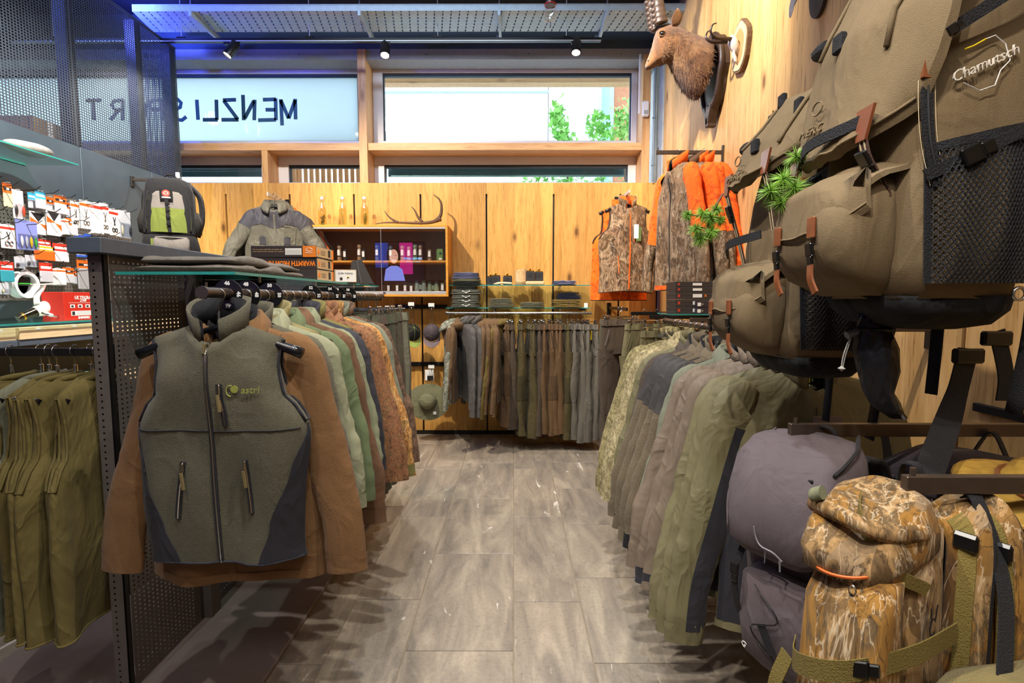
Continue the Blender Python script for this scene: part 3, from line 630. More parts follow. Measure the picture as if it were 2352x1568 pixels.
def sleeve(sgn, W, slope, sl, out, fwd, r0=0.085, r1=0.052, seed=0.0, wr=0.008, flat=0.72, t0=0.0, t1=1.0, extra=0.0, n=16, arc=None):
    zs = -0.012 - slope*(W - NW)
    ctl = [(W - 0.045, 0, zs - 0.075), (W + 0.0, -0.002, zs - 0.105), (lerp(W, out, 0.55), fwd*0.35, zs - 0.30*sl/0.62), (lerp(W, out, 0.88), fwd*0.75, -sl*0.78), (out, fwd, -sl)]
    path = spline(ctl, 9); N = len(path) - 1; a, b = int(N*t0), max(int(N*t1), int(N*t0) + 1); rings = []
    for i in range(a, b + 1):
        p = path[i]; t = i/N; d = (path[min(i + 1, N)] - path[max(i - 1, 0)]).normalized()
        ya = Vector((0, 1, 0)); ya = (ya - d*d.dot(ya)).normalized(); xa = d.cross(ya)
        rr = interp([(0, r0*0.9), (0.15, r0), (0.5, lerp(r0, r1, 0.55)), (0.85, r1*1.08), (1, r1)], t) + extra; ring = []
        for k in range(n):
            th = 2*PI*k/n if arc is None else lerp(arc[0], arc[1], k/(n - 1)); dv = ya*math.cos(th)*flat + xa*math.sin(th)
            q = p + dv*rr
            w = noise.noise(Vector((q.x*11 + seed*5, q.y*11 + sgn*3, q.z*8 + seed))) + 0.7*noise.noise(Vector((q.x*16, q.y*16 + seed, q.z*30 + q.x*14)))
            ring.append(Vector((sgn*(q.x + dv.x*w*wr), q.y + dv.y*w*wr, q.z + wr*0.3*w)))
        rings.append(ring)
    return G().loft(rings, arc is None)
def collar(kind, dip=0.055, rx=NW + 0.006, ry=0.060, h=0.065, gap=0.35, lean=0.010, seed=0.0, t=0.006):
    prof = {'stand': [(0.0, -0.006), (lean*0.5, h*0.5), (lean, h), (lean - t, h + 0.002), (-t + lean*0.4, h*0.5), (-t, -0.006)],
            'fold': [(0.0, -0.004), (0.001, h*0.55), (0.010, h*0.62), (0.030, h*0.10), (0.036, -0.022), (0.030, -0.018), (0.018, h*0.2), (-0.004, h*0.5), (-t, -0.004)],
            'crew': [(0.004, -0.010), (0.006, 0.004), (0.0, 0.010), (-0.008, 0.004), (-0.006, -0.010)],
            'hood': [(0.004, -0.012), (0.040, 0.012), (0.055, -0.015), (0.048, -0.050), (0.030, -0.060), (0.020, -0.01), (-0.004, h*0.6), (-0.008, -0.008)]}[kind]
    rings = []; n = 22
    for k in range(n + 1):
        f = lerp(gap, 2*PI - gap, k/n); c = (math.cos(f) + 1)/2; back = 1 - c; ring = []
        for dr, dz in prof:
            wob = 0.004*noise.noise(Vector((f*2 + seed, dz*20, seed)))*2
            if kind == 'hood': dr, dz = dr*(0.3 + 1.1*back), dz*(0.5 + 0.8*back)
            if kind == 'fold': dr = dr*(1 + 0.35*c); dz = dz - (0.03*c*c if dr > 0.02 else 0)
            ring.append(Vector(((rx + dr + wob)*math.sin(f), -(ry + dr + wob)*math.cos(f), -0.010 - dip*c*c + dz*(1 - 0.25*c if kind == 'stand' else 1))))
        rings.append(ring)
    return G().loft(rings, True, True, True)
def jacket(loc, rz, m, label, group, cat='jacket', name='hanging_jacket', L=0.72, W=0.205, chest=0.265, hem=0.265, sl=0.66, out=0.33, fwd=-0.05, depth=0.05, seed=1.0,
           ck='stand', trim=None, lining=None, cuffm=None, yoke=None, lower=None, side=None, zipm=None, pocket=None, ch=0.065, fold=0.012, wr=0.010, r0=0.085, r1=0.052, detail=True, hanger_label=None, hanger_group=None, hook_h=True, underarm=None, flat=0.6):
    o = tag(empty(name, loc, rz), label, cat, group)
    prof = [(0, W), (0.10, W + 0.012), (0.3, chest), (0.7, (chest + hem)/2), (1, hem)]
    S = torso_surface(L, prof, depth, seed, fold)
    torso_mesh(S).build('body', m, o, 'all')
    for s in (-1, 1):
        sv = sleeve(s, W, 0.36, sl, out, fwd, r0, r1, seed + s, wr, flat).build('sleeve', m, o, 'all')
        sleeve(s, W, 0.36, sl, out, fwd, r0, r1, seed + s, wr*0.5, flat, t0=0.93, t1=1.0, extra=0.003).build('cuff', cuffm or trim or m, sv, 'all')
        if yoke: sleeve(s, W, 0.36, sl, out, fwd, r0, r1, seed + s, wr, flat, t0=0.0, t1=0.38, extra=0.002).build('sleeve_yoke', yoke, sv, 'all')
        if underarm: sleeve(s, W, 0.36, sl, out, fwd, r0, r1, seed + s, wr, flat, t0=0.30, t1=0.97, extra=0.0025, arc=(PI*0.98, PI*1.32), n=6).build('underarm_panel', underarm, sv, 'all')
    collar(ck, seed=seed, h=ch).build('collar', trim or m, o, 'all')
    if lining: collar('stand', rx=NW - 0.001, ry=0.053, h=ch*0.9, gap=0.3, lean=0.004, t=0.003).build('lining', lining, o, 'all')
    patch(S, -1, 1, 0.965, 1.0, 0.003, 14, 2).build('hem_band', trim or m, o, 'all')
    if yoke: patch(S, -0.98, 0.98, 0.015, 0.26, 0.003, 14, 6).build('yoke', yoke, o, 'all')
    if side:
        for s in (-1, 1): patch(S, lambda v, s=s: s*lerp(0.80, 0.60, v), s*0.995, 0.35, 0.965, 0.003, 5, 12).build('side_panel', side, o, 'all')
    if detail:
        patch(S, -0.035, 0.035, 0.0, 0.965, 0.004, 2, 14).build('zip_placket', zipm or trim or m, o, 'all')
        if pocket is not None:
            for s in (-1, 1):
                pk = patch(S, s*0.25, s*0.72, 0.62, 0.86, 0.008, 6, 5).build('pocket', m, o, 'all'); patch(S, s*0.24, s*0.73, 0.60, 0.66, 0.012, 6, 2).build('flap', m, pk, 'all')
    if hanger_label: hanger(loc, rz, hanger_label, hanger_group, W + 0.005)
    return o, S
def vest(loc, rz, m, label, group, name='hanging_vest', L=0.66, W=0.175, chest=0.26, hem=0.265, depth=0.08, seed=1.0, ck='stand', trim=None, lining=None, ch=0.07, hanger_label=None, hanger_group=None, hw=0.215, fold=0.012, hemcurve=0.0):
    o = tag(empty(name, loc, rz), label, 'vest', group)
    prof = [(0, W), (0.12, W - 0.012), (0.24, W - 0.004), (0.33, chest - 0.02), (0.40, chest), (0.7, (chest + hem)/2), (1, hem)]
    S = torso_surface(L, prof, depth, seed, fold, hemcurve=hemcurve)
    torso_mesh(S, 20, 24).build('body', m, o, 'all')
    if ck: collar(ck, seed=seed, h=ch).build('collar', trim and m or m, o, 'all')
    for s in (-1, 1):
        for sd in (-1, 1):
            pass
        pts = [S(s*0.985, v, -1, 0.003) for v in [0.01 + 0.36*k/10 for k in range(11)]] + [S(s*0.985, v, 1, 0.003) for v in [0.37 - 0.36*k/10 for k in range(11)]]
        G().tube(pts, 0.0042, 6, closed=True).build('armhole_piping', trim or m, o, 'all')
    if lining: collar('stand', rx=NW - 0.001, ry=0.053, h=ch*0.9, gap=0.3, lean=0.004, t=0.003).build('lining', lining, o, 'all')
    hp = [S(math.sin(-PI/2 + PI*i/16), 1.0, -1, 0.001) for i in range(17)] + [S(math.sin(PI/2 - PI*i/16), 1.0, 1, 0.001) for i in range(1, 16)]
    G().tube(hp, 0.004, 6, closed=True).build('hem_piping', trim or m, o, 'all')
    if hanger_label: hanger(loc, rz, hanger_label, hanger_group, hw)
    return o, S
def trousers(loc, rz, m, label, group, L=1.02, hw=0.19, hipw=0.215, depth=0.045, seed=1.0, legw=0.098, hemw=0.10, waist=None, knee=None, pocket=True, hanger_label=None, hanger_group=None, zipm=None, tagm=None, spread=0.0, cuff=True):
    o = tag(empty('hanging_trousers', loc, rz), label, 'trousers', group)
    def ring(z, w, d, cx=0.0, n=20, amp=0.0, sd=0.0):
        r = []
        for k in range(n):
            th = 2*PI*k/n; x = w*math.copysign(abs(math.cos(th))**0.8, math.cos(th)); y = d*math.copysign(abs(math.sin(th))**0.8, math.sin(th))
            f = amp*(math.sin(th*3 + seed*2 + z*6) + 0.8*noise.noise(Vector((x*9 + seed, y*9 + sd, z*6)))*2)
            r.append(Vector((cx + x*(1 + f*0.5/w*0.3), y + f*math.copysign(1, y), z)))
        return r
    zt = -0.022
    G().loft([ring(zt - 0.05*k/3, hw + 0.002*k, 0.014 + 0.006*k, amp=0.003) for k in range(4)], True).build('waistband', waist or m, o, 'all')
    G().loft([ring(lerp(zt - 0.045, -0.32, k/6), lerp(hw, hipw, k/6), lerp(0.022, depth, k/6), amp=0.006*k/6) for k in range(7)], True).build('hip_section', m, o, 'all')
    for s in (-1, 1):
        rings = []
        for k in range(15):
            t = k/14; z = lerp(-0.28, -L, t); w = interp([(0, legw*1.12), (0.45, legw), (1, hemw)], t)
            rings.append(ring(z, w, lerp(depth, 0.05, t), s*(0.103 + spread*t) + 0.010*math.sin(seed*3 + t*4), 16, 0.012, s*4))
        lg = G().loft(rings, True).build('leg', m, o, 'all')
        if cuff: G().loft([[Vector((p.x, p.y*1.06, p.z)) + Vector((0, 0, dz)) for p in rings[-1]] for dz in (0.0, 0.035)], True).build('hem_turn', m, lg, 'all')
        if knee:
            kr = [[Vector((s*0.103 + (p.x - s*0.103)*1.03, p.y*1.06, p.z)) for p in q] for q in rings[4:9]]
            G().loft(kr, True).build('knee_panel', knee, lg, 'all')
        if pocket:
            a = Vector((s*0.155, -depth - 0.010, -0.10)); b = Vector((s*0.185, -depth + 0.004, -0.24))
            G().tube([a, (a + b)/2 + Vector((0, -0.002, 0)), b], 0.004, 5).build('pocket_zip', zipm or M_BLACKM, lg)
    for x in (-0.15, -0.05, 0.07, 0.155):
        G().cbox(x - 0.007, x + 0.007, -0.026, -0.017, zt - 0.058, zt + 0.002, 0.002).build('belt_loop', m, o)
    G().lathe([(0.0, -0.004), (0.008, -0.003), (0.008, 0.0)], 10, Matrix.Translation((0.005, -0.020, zt - 0.024)) @ Matrix.Rotation(PI/2, 4, 'X')).build('button', M_BRONZE, o)
    if tagm: G().cbox(0.10, 0.128, -0.045, -0.041, -0.17, -0.08, 0.001).build('tag', tagm, o)
    if hanger_label: clip_hanger(loc, rz, hanger_label, hanger_group, hw - 0.02, hw - 0.05)
    return o
# ------------------------------------------------------------------ cloth materials
F_OLIVEFLEECE = fabric('olive_fleece', '#545040', 0.95, 700, 0.9, 0.06, 0.25, 0.25, 0.4)
F_NAVY = fabric('navy_softshell', '#2a292f', 0.7, 900, 0.2)
F_BROWN = fabric('rust_brown_canvas', '#70502f', 0.9, 700, 0.5, 0.08, 0.1, 0.3, 0.35)
F_BROWN2 = fabric('cocoa_fleece', '#624630', 0.9, 700, 0.5)
F_SAGE = fabric('sage_cotton', '#74775c', 0.85, 900, 0.2)
F_SAGE2 = fabric('pale_sage_cotton', '#86866a', 0.85, 900, 0.2)
F_GREEN = fabric('grass_green_cotton', '#5a6545', 0.85, 900, 0.2)
F_KHAKI = fabric('khaki_drill', '#7f744c', 0.85, 900, 0.2)
F_OLIVE = fabric('olive_drill', '#6a6233', 0.85, 900, 0.2)
F_GREYG = fabric('grey_green_softshell', '#6c6e5c', 0.8, 900, 0.2)
F_DGREEN = fabric('dark_green_wool', '#3b4431', 0.9, 700, 0.6)
F_TROU = fabric('charcoal_olive_wool', '#4b4b3c', 0.9, 700, 0.6)
F_BGREY = fabric('brown_grey_twill', '#493f35', 0.85, 900, 0.3)
F_OLSOFT = fabric('olive_softshell', '#6b6548', 0.6, 1100, 0.15, 0.05, 0, 0.4, 0.1)
F_TAUPE = fabric('taupe_padded', '#6f6152', 0.6, 1100, 0.15, 0.05, 0, 0.45, 0.1)
F_TWEED = fabric('tweed_brown', '#5c5140', 0.95, 500, 1.0, 0.12, 0.3, 0.25, 0.3)
F_NAVYSH = fabric('slate_navy_shell', '#383533', 0.65, 1000, 0.15)
F_SLATE = fabric('slate_grey_padded', '#4d4b48', 0.6, 1000, 0.15)
F_TAN2 = fabric('dark_tan_canvas', '#4e3c28', 0.85, 900, 0.3); F_CORD2 = fabric('dark_moss_canvas', '#3d3722', 0.88, 700, 0.35)
F_TAN = fabric('tan_brown_canvas', '#5e4830', 0.85, 900, 0.3)
F_MUST = fabric('mustard_olive', '#605226', 0.85, 900, 0.3)
F_GREYT = fabric('mid_grey_twill', '#625e56', 0.8, 900, 0.3)
F_BLACK = fabric('black_cloth', '#151517', 0.85, 900, 0.2)
F_CORD = fabric('moss_canvas', '#4c442a', 0.88, 700, 0.35, 0.08, 0, 0.4, 0.2)
CAMO_RUST = camo('rust_pixel_camo', ['#3a2c22', '#6b4630', '#8a5a3a', '#5e4a30', '#a5794c', '#4c3a28'], 34, None, None, stretch=(1, 1, 1))
CAMO_LEAF = camo('leaf_camo', ['#3b2a18', '#6a4623', '#94642e', '#b98a4e', '#57431f', '#8d6b3c'], 12, '#c9a878', '#3a2412')
CAMO_BROWN = camo('bark_camo', ['#2b2019', '#4f3a2a', '#6b5240', '#3d2d20', '#7d6450'], 14, '#8d745c', '#241912')
CAMO_TREE = camo('woodland_camo', ['#2e2118', '#5e4632', '#8a6c50', '#46341f', '#a58a6c', '#54402c'], 8, '#c4b29a', '#241810')
CAMO_GRASS = camo('dry_grass_camo', ['#6b6040', '#93875c', '#5a5334', '#a89a6e', '#7a7048'], 16, '#c0b285', '#3c3520')
CAMO_ORANGE = camo('blaze_orange', ['#c8480c', '#f06a16', '#e85c10', '#ff7d24'], 10, None, None, stretch=(1, 1, 1))
CAMO_SNOW = camo('digital_green_camo', ['#3b4238', '#5c6256', '#8a8c7c', '#c4c2b0', '#4a5148'], 30, None, None, stretch=(1, 1, 1))
CAMO_BEIGE = camo('beige_camo', ['#8c7f5c', '#a89a72', '#6e6344', '#b9ab84', '#7a6d4c'], 18, '#5a4f34', '#c9bc96')
# ================================================================== LEFT RACK AND ITS PERFORATED PARTITION
GX, GY0, GY1, GZ = -1.40, 1.735, 3.62, 1.64
gd = tag(empty('perforated_partition', (GX, GY0, 0.0)), 'dark grey perforated steel display partition carrying the left clothes rack', 'partition')
def pf(y0, y1, z0, z1, x, m, nm):
    perforated(y1 - y0, z1 - z0, 0.0232, 0.0172, 0.0075, 0.0065, lambda u, v: (x, y0 + u, z0 + v), margin=0.008).build(nm, m, gd)['kind'] = 'stuff'
pf(0.032, 0.43, 0.03, 1.60, 0.012, M_GUN, 'perforated_sheet')
pf(0.53, GY1 - GY0 - 0.05, 0.03, 1.60, 0.006, M_GUNL, 'perforated_sheet'); pf(0.53, GY1 - GY0 - 0.05, 0.03, 1.60, -0.035, M_GUN, 'perforated_sheet')
perforated(0.047, 1.57, 0.0172*1.3, 0.0172*1.3, 0.0065, 0.0065, lambda u, v: (-0.035 + u, 0.0, 0.03 + v), margin=0.006).build('end_strip', M_GUN, gd)['kind'] = 'stuff'
G().box(-0.033, 0.010, 0.012, 0.03, 0.03, 1.60).build('end_core', M_DARK, gd)
G().cbox(-0.03, 0.045, 0.45, 0.525, 0.02, 1.60, 0.003).build('upright', M_GUN, gd); G().cbox(-0.03, 0.02, GY1 - GY0 - 0.045, GY1 - GY0, 0.02, 1.60, 0.003).build('upright', M_GUN, gd)
for k in range(14):
    z = 0.25 + k*0.095; G().box(0.0452, 0.0456, 0.480, 0.494, z, z + 0.045).build('slot', M_BLACKM, gd)
G().cbox(-0.07, 0.045, -0.04, GY1 - GY0 + 0.02, 1.60, GZ + 0.012, 0.003).build('top_rail', M_GUNL, gd)
base = tag(G().cbox(-2.03, -0.94, 1.15, 3.66, 0.0, 0.022, 0.003).build('base_plate', plain('mauve_grey_plate', '#7a6f6d', 0.55, 0.1, 0.05, 30)), 'flat grey base plate on the floor under the partition', 'base plate')
for (x, y) in ((-0.99, 1.62), (-0.99, 3.4)): G().lathe([(0.004, 0.0218), (0.007, 0.0235), (0.004, 0.0235)], 12, Matrix.Translation((x, y, 0))).build('screw', M_ALU, base)
RX, RZ = -0.89, 1.468
rl = tag(empty('hanging_rail', (RX, 1.475, RZ)), 'dark steel garment rail of the left clothes rack', 'rail')
G().tube([(0, 0, 0), (0, 2.0, 0)], 0.0155, 14).build('tube', M_BRONZE, rl, 40); G().lathe([(0.0, 0), (0.019, 0.001), (0.019, 0.012), (0, 0.012)], 16, Matrix.Rotation(PI/2, 4, 'X')).build('end_cap', M_BRONZE, rl, 40)
G().tube([(0, 0.012, 0.012), (0, 0.012, 0.03)], 0.004, 6).build('stop_pin', M_BRONZE, rl)
for y in (0.76, 1.95): G().cbox(GX - RX + 0.046, 0.012, y - 0.012, y + 0.012, -0.03, -0.012, 0.002).build('arm', M_BRONZE, rl)
# size rings
for k, (num, y) in enumerate((('46', 1.598), ('48', 1.71), ('50', 1.875), ('52', 2.256), ('54', 2.49), ('56', 2.59), ('58', 2.76))):
    d = tag(empty('size_ring', (RX, y, RZ - 0.004)), 'round black size ring on the left rail, %s from its front end' % ORD[k], 'size ring', 'size rings on the left rail')
    rings = []
    for (r, yy) in ((0.0195, -0.0015), (0.0465, -0.0015), (0.0465, 0.0015), (0.0195, 0.0015), (0.0195, -0.0015)):
        rings.append([(r*math.cos(t), yy, r*math.sin(t)) for t in [2*PI*i/28 for i in range(28)]])
    G().loft(rings, True).build('disc', M_BLACK, d, 40)
    for a in (0, 1, 2, 3):
        t = PI/2 - a*PI/2
        text('number', num, 0.017, M_PAPER, (0.034*math.cos(t), -0.0022, 0.034*math.sin(t)), (PI/2, a*PI/2, 0), d, bold=0.0006, ext=0.0003)
# garments on the left rack, front to back
LR = 'garments on the left rack'; LH = 'hangers on the left rack'
Zn = RZ - NECK_DROP
# --- the fleece vest at the front
ve, S = vest((RX - 0.0, 1.545, Zn), 0.02, F_OLIVEFLEECE, 'dark olive fleece zip vest hanging at the front of the left rack', LR, 'fleece_vest', L=0.735, W=0.195, chest=0.258, hem=0.235, depth=0.085, seed=2.3, trim=F_NAVY, lining=F_BLACK, ch=0.085, hanger_label='black plastic hanger inside the olive fleece vest', hanger_group=LH, hw=0.245, fold=0.012)
for s in (-1, 1):
    patch(S, lambda v, s=s: s*interp([(0.38, 0.99), (0.6, 0.86), (0.85, 0.66), (1, 0.52)], v), s*0.998, 0.38, 0.995, 0.0035, 6, 14).build('side_panel', F_NAVY, ve, 'all')
M_ZIP = plain('dark_zip_tape', '#26262a', 0.6); M_PULL = plain('olive_cord_pull', '#6b5d38', 0.7)
patch(S, -0.028, 0.028, 0.0, 1.0, 0.004, 2, 18).build('front_zip', M_ZIP, ve, 'all')
line_on(S, [(0, v/24) for v in range(0, 25)], 0.0026, -1, 0.005).build('zip_teeth', M_CHROME, ve, 'all')
line_on(S, [(-0.93 + 1.86*i/40, S.vz(-0.93 + 1.86*i/40, -0.325)) for i in range(41)], 0.0018, -1, 0.0015).build('chest_seam', F_NAVY, ve, 'all')
for nm, uv in (('chest_zip', [(0.19, 0.19), (0.18, 0.37)]), ('pocket_zip', [(-0.37, 0.56), (-0.47, 0.80)]), ('pocket_zip', [(0.36, 0.55), (0.43, 0.78)])):
    (ua, va), (ub, vb) = uv; pts = [(lerp(ua, ub, i/8), lerp(va, vb, i/8)) for i in range(9)]
    z = G().strap([S(u, v, -1, 0.004) for u, v in pts], 0.016, (1, 0, 0.1), 0.003).build(nm, M_ZIP, ve); line_on(S, pts, 0.0022, -1, 0.007).build('zip_teeth', M_CHROME, z)
    p = S(ua, va + 0.02, -1, 0.012)
    G().cbox(p.x - 0.006, p.x + 0.006, p.y - 0.004, p.y + 0.002, p.z - 0.016, p.z + 0.014, 0.002).build('slider', M_CHROME, z)
    G().tube([p + Vector((0, -0.004, -0.016)), p + Vector((0.006, -0.006, -0.065))], 0.0055, 6).build('pull', M_PULL, z)
p = S(0, 0.0, -1, 0.01); zp = G().cbox(p.x - 0.006, p.x + 0.006, p.y - 0.008, p.y, p.z - 0.03, p.z + 0.0, 0.002).build('top_slider', M_CHROME, ve)
G().tube([p + Vector((-0.004, -0.01, 0)), p + Vector((-0.008, -0.012, -0.028))], 0.005, 6).build('pull', M_PULL, zp)
pl = S(0.50, 0.255, -1, 0.006); M_LOGO = plain('yellow_green_embroidery', '#8f9440', 0.8)
text('logo', 'astri', 0.030, M_LOGO, (pl.x + 0.022, pl.y - 0.002, pl.z), (PI/2, 0, 0.06), ve, shear=0.15, ext=0.0005)
G().lathe([(0.0, -0.001), (0.011, -0.001), (0.011, 0.001), (0, 0.001)], 14, Matrix.Translation((pl.x - 0.022, pl.y - 0.003, pl.z + 0.003)) @ Matrix.Rotation(PI/2, 4, 'X')).build('logo_disc', M_LOGO, ve)
G().tube([(pl.x - 0.034 + 0.012*math.cos(t), pl.y - 0.003, pl.z - 0.002 + 0.016*math.sin(t)) for t in [1.2 + 3.6*i/10 for i in range(11)]], 0.0018, 4).build('logo_arc', M_LOGO, ve)
G().cbox(-0.018, 0.018, 0.044, 0.047, -0.045, -0.022, 0.001).build('size_label', M_PAPER, ve)
# --- jackets and shirts behind it
def lj(i, y, m, desc, **k):
    rz = k.pop('rz', random.uniform(-0.05, 0.05)); v = k.pop('vest', False); dx = k.pop('dx', 0.0)
    lab = '%s, %s from the front on the left rack' % (desc, ORD[i]); hl = 'black plastic hanger, %s from the front on the left rack' % ORD[i]
    if v: k.setdefault('depth', 0.034)
    if v: return vest((RX + dx, y, Zn), rz, m, lab, LR, seed=i*1.37, hanger_label=hl, hanger_group=LH, **k)
    k.setdefault('depth', 0.034); k.setdefault('flat', 0.38); return jacket((RX + dx, y, Zn), rz, m, lab, LR, seed=i*1.37, hanger_label=hl, hanger_group=LH, **k)
bj, BS = lj(1, 1.615, F_BROWN, 'rust brown canvas field jacket', L=0.83, sl=0.80, out=0.36, chest=0.275, hem=0.285, pocket=True, depth=0.09, ck='fold', cuffm=F_BROWN, rz=0.0, r0=0.095, r1=0.062, lining=F_BLACK, wr=0.006)
lj(2, 1.70, F_OLIVEFLEECE, 'olive fleece jacket', L=0.70, out=0.30, sl=0.62)
lj(3, 1.765, F_SAGE2, 'pale sage cotton shirt', L=0.74, out=0.325, sl=0.66, ck='fold')
lj(4, 1.83, F_KHAKI, 'khaki sleeveless vest', L=0.66, W=0.195, hw=0.235, vest=True)
lj(5, 1.895, F_GREEN, 'green cotton shirt', L=0.76, out=0.325, sl=0.68, ck='fold', rz=-0.03)
lj(6, 1.97, F_BROWN2, 'cocoa brown jacket', L=0.80, out=0.345, sl=0.80, ck='fold')
lj(7, 2.04, F_SAGE, 'sage green shirt', L=0.74, out=0.325, sl=0.66, ck='fold')
lj(8, 2.11, F_NAVY, 'dark navy fleece jacket', L=0.72, out=0.31, sl=0.64)
lj(9, 2.17, F_OLIVE, 'olive sleeveless vest', L=0.66, W=0.20, hw=0.24, vest=True)
lj(10, 2.255, CAMO_RUST, 'rust pixel camouflage jacket', L=0.80, out=0.35, sl=0.74, ck='hood')
lj(11, 2.33, CAMO_RUST, 'darker rust camouflage jacket', L=0.80, out=0.36, sl=0.76, ck='stand')
lj(12, 2.415, CAMO_LEAF, 'golden leaf camouflage jacket', L=0.80, out=0.375, sl=0.77, ck='stand', cuffm=F_OLIVE)
lj(13, 2.49, F_GREYG, 'grey green softshell jacket', L=0.78, out=0.33, sl=0.72)
lj(14, 2.56, CAMO_BROWN, 'bark brown camouflage jacket', L=0.80, out=0.36, sl=0.76)
tl = [(F_TROU, 'charcoal olive trousers'), (F_BGREY, 'brown grey trousers'), (F_DGREEN, 'dark green trousers'), (F_TROU, 'charcoal trousers with orange tag'), (F_BGREY, 'brown twill trousers'),
      (F_DGREEN, 'deep green wool trousers'), (F_TROU, 'charcoal wool trousers'), (F_BGREY, 'grey brown trousers'), (F_GREYG, 'grey green trousers'), (F_TROU, 'dark olive trousers'), (F_BGREY, 'dark brown trousers')]
for k, (m, d) in enumerate(tl):
    i = 15 + k; y = 2.66 + 0.073*k
    trousers((RX + random.uniform(-0.015, 0.02), y, RZ - NECK_DROP), random.uniform(-0.05, 0.05), m, '%s, %s from the front on the left rack' % (d, ORD[i]), LR, seed=k*2.1, L=1.0, hw=0.205,
             hanger_label='chrome clip hanger, %s from the front on the left rack' % ORD[i], hanger_group=LH, tagm=(M_ORANGE if k in (3, 7) else M_PAPER if k in (0,) else None))
# paper swing tags on the first trousers
for k, (px, py, Y, w, h, tx) in enumerate(((838, 808, 2.60, 0.055, 0.085, 'astri'), (853, 802, 2.64, 0.03, 0.10, ''))):
    p = PY(px, py, Y); st = tag(empty('swing_tag', (p.x, p.y, p.z - 0.04), 0.0, 0, (0.25, -0.1)[k]), ('white printed swing tag', 'narrow white swing tag')[k] + ' hanging from the left rack trousers', 'tag', 'swing tags')
    G().cbox(-w/2, w/2, -0.001, 0.001, -h/2, h/2, 0.0004).build('card', M_PAPER, st)
    G().tube([(0, 0, h/2), (0.0, 0, h/2 + 0.05)], 0.0007, 4).build('string', M_BLACKM, st)
    if tx: text('print', tx, 0.018, M_BLACKM, (0, -0.0016, 0.012), (PI/2, 0, 0), st)
# --- glass shelf above the left rail, with brackets and goods
def glass_shelf(x0, x1, y0, y1, z, label, edges='xy', t=0.010):
    s = tag(empty('glass_shelf', ((x0 + x1)/2, (y0 + y1)/2, z)), label, 'shelf', 'glass shelves'); a, b = (x1 - x0)/2, (y1 - y0)/2
    G().box(-a + 0.002, a - 0.002, -b + 0.002, b - 0.002, 0, t).build('pane', M_SHELF, s)
    G().box(-a, a, -b, -b + 0.0018, 0, t).build('polished_edge', M_EDGE, s)
    G().box(a - 0.0018, a, -b + 0.002, b, 0, t).build('polished_edge', M_EDGE, s); G().box(-a, -a + 0.0018, -b + 0.002, b, 0, t).build('polished_edge', M_EDGE, s)
    return s
gs = glass_shelf(-1.352, -0.945, 1.745, 3.60, 1.532, 'long glass shelf above the left clothes rack')
for y in (-0.45, 0.85):
    G().box(-0.20, 0.12, y, y + 0.006, -0.03, -0.001).build('bracket', M_DARK, gs); G().lathe([(0, -0.012), (0.01, -0.012), (0.01, -0.001), (0, -0.001)], 10, Matrix.Translation((0.05, y + 0.003, 0))).build('support_pad', M_CHROME, gs)
# ================================================================== BACK WALL: RACK, SHELVES, CABINET
BRY = 4.95; BRZ = PY(1200, 719, BRY).z; x0, x1 = PY(1026, 716, BRY).x, PY(1357, 722, BRY).x
br = tag(empty('hanging_rail', (x0, BRY, BRZ)), 'chrome garment rail under the glass shelves on the back wall', 'rail')
G().tube([(0, 0, 0), (x1 - x0, 0, 0)], 0.0135, 12).build('tube', M_CHROME, br, 40)
for x in (0.02, 0.46, x1 - x0 - 0.05):
    G().box(x - 0.004, x + 0.004, 0.0, YB - BRY - 0.001, 0.02, 0.045).build('arm', M_DARK, br); G().tube([(x, 0, 0.03), (x, 0, 0.012)], 0.005, 6).build('saddle', M_CHROME, br)
for x in (0.0, x1 - x0): G().lathe([(0, -0.006), (0.017, -0.006), (0.017, 0.006), (0, 0.006)], 12, Matrix.Translation((x, 0, 0)) @ Matrix.Rotation(PI/2, 4, 'Y')).build('end_cap', M_CHROME, br)
BG_, BH = 'garments on the back wall rack', 'hangers on the back wall rack'
def bx_(px): return PY(px, 720, BRY).x
bz = BRZ - NECK_DROP + 0.002
bl_ = [(1031, CAMO_SNOW, 'olive and pixel camouflage jacket', dict(yoke=F_TAN, ck='fold', sl=0.80, out=0.33, rz=0.15)),
       (1040, F_TAN, 'tan brown field jacket', dict(ck='hood', sl=0.70, rz=0.1)),
       (1066, F_SLATE, 'slate grey padded jacket', dict(sl=0.86, out=0.36, rz=0.42, wr=0.012)),
       (1076, F_SLATE, 'grey padded jacket with dark panel', dict(sl=0.80, out=0.32, side=F_NAVY, rz=0.3)),
       (1090, F_SLATE, 'lighter slate padded jacket', dict(sl=0.86, out=0.34, rz=0.3, wr=0.012)),
       (1108, F_TAN, 'tan canvas shirt jacket', dict(sl=0.80, ck='fold', rz=0.1)), (1117, F_TAN, 'tan canvas jacket with collar', dict(sl=0.84, ck='fold', rz=0.15)),
       (1127, F_TAN, 'tan brown jacket with cuffs', dict(sl=0.86, ck='fold', rz=0.25)), (1137, F_TAN, 'brown canvas jacket', dict(sl=0.84, ck='fold', rz=0.1)),
       (1148, F_MUST, 'mustard olive jacket with wrinkled sleeve', dict(sl=0.88, ck='fold', out=0.36, rz=-0.3, wr=0.014))]
for i, (px, m, d, k) in enumerate(bl_):
    rz = -PI/2 + k.pop('rz'); k.setdefault('out', 0.31)
    jacket((bx_(px), BRY, bz), rz, m, '%s, %s from the left on the back rack' % (d, ORD[i]), BG_, seed=i*2.7 + 0.4, depth=0.035, flat=0.42, L=0.76, detail=False,
           hanger_label='black hanger with chrome hook, %s from the left on the back rack' % ORD[i], hanger_group=BH, **k)
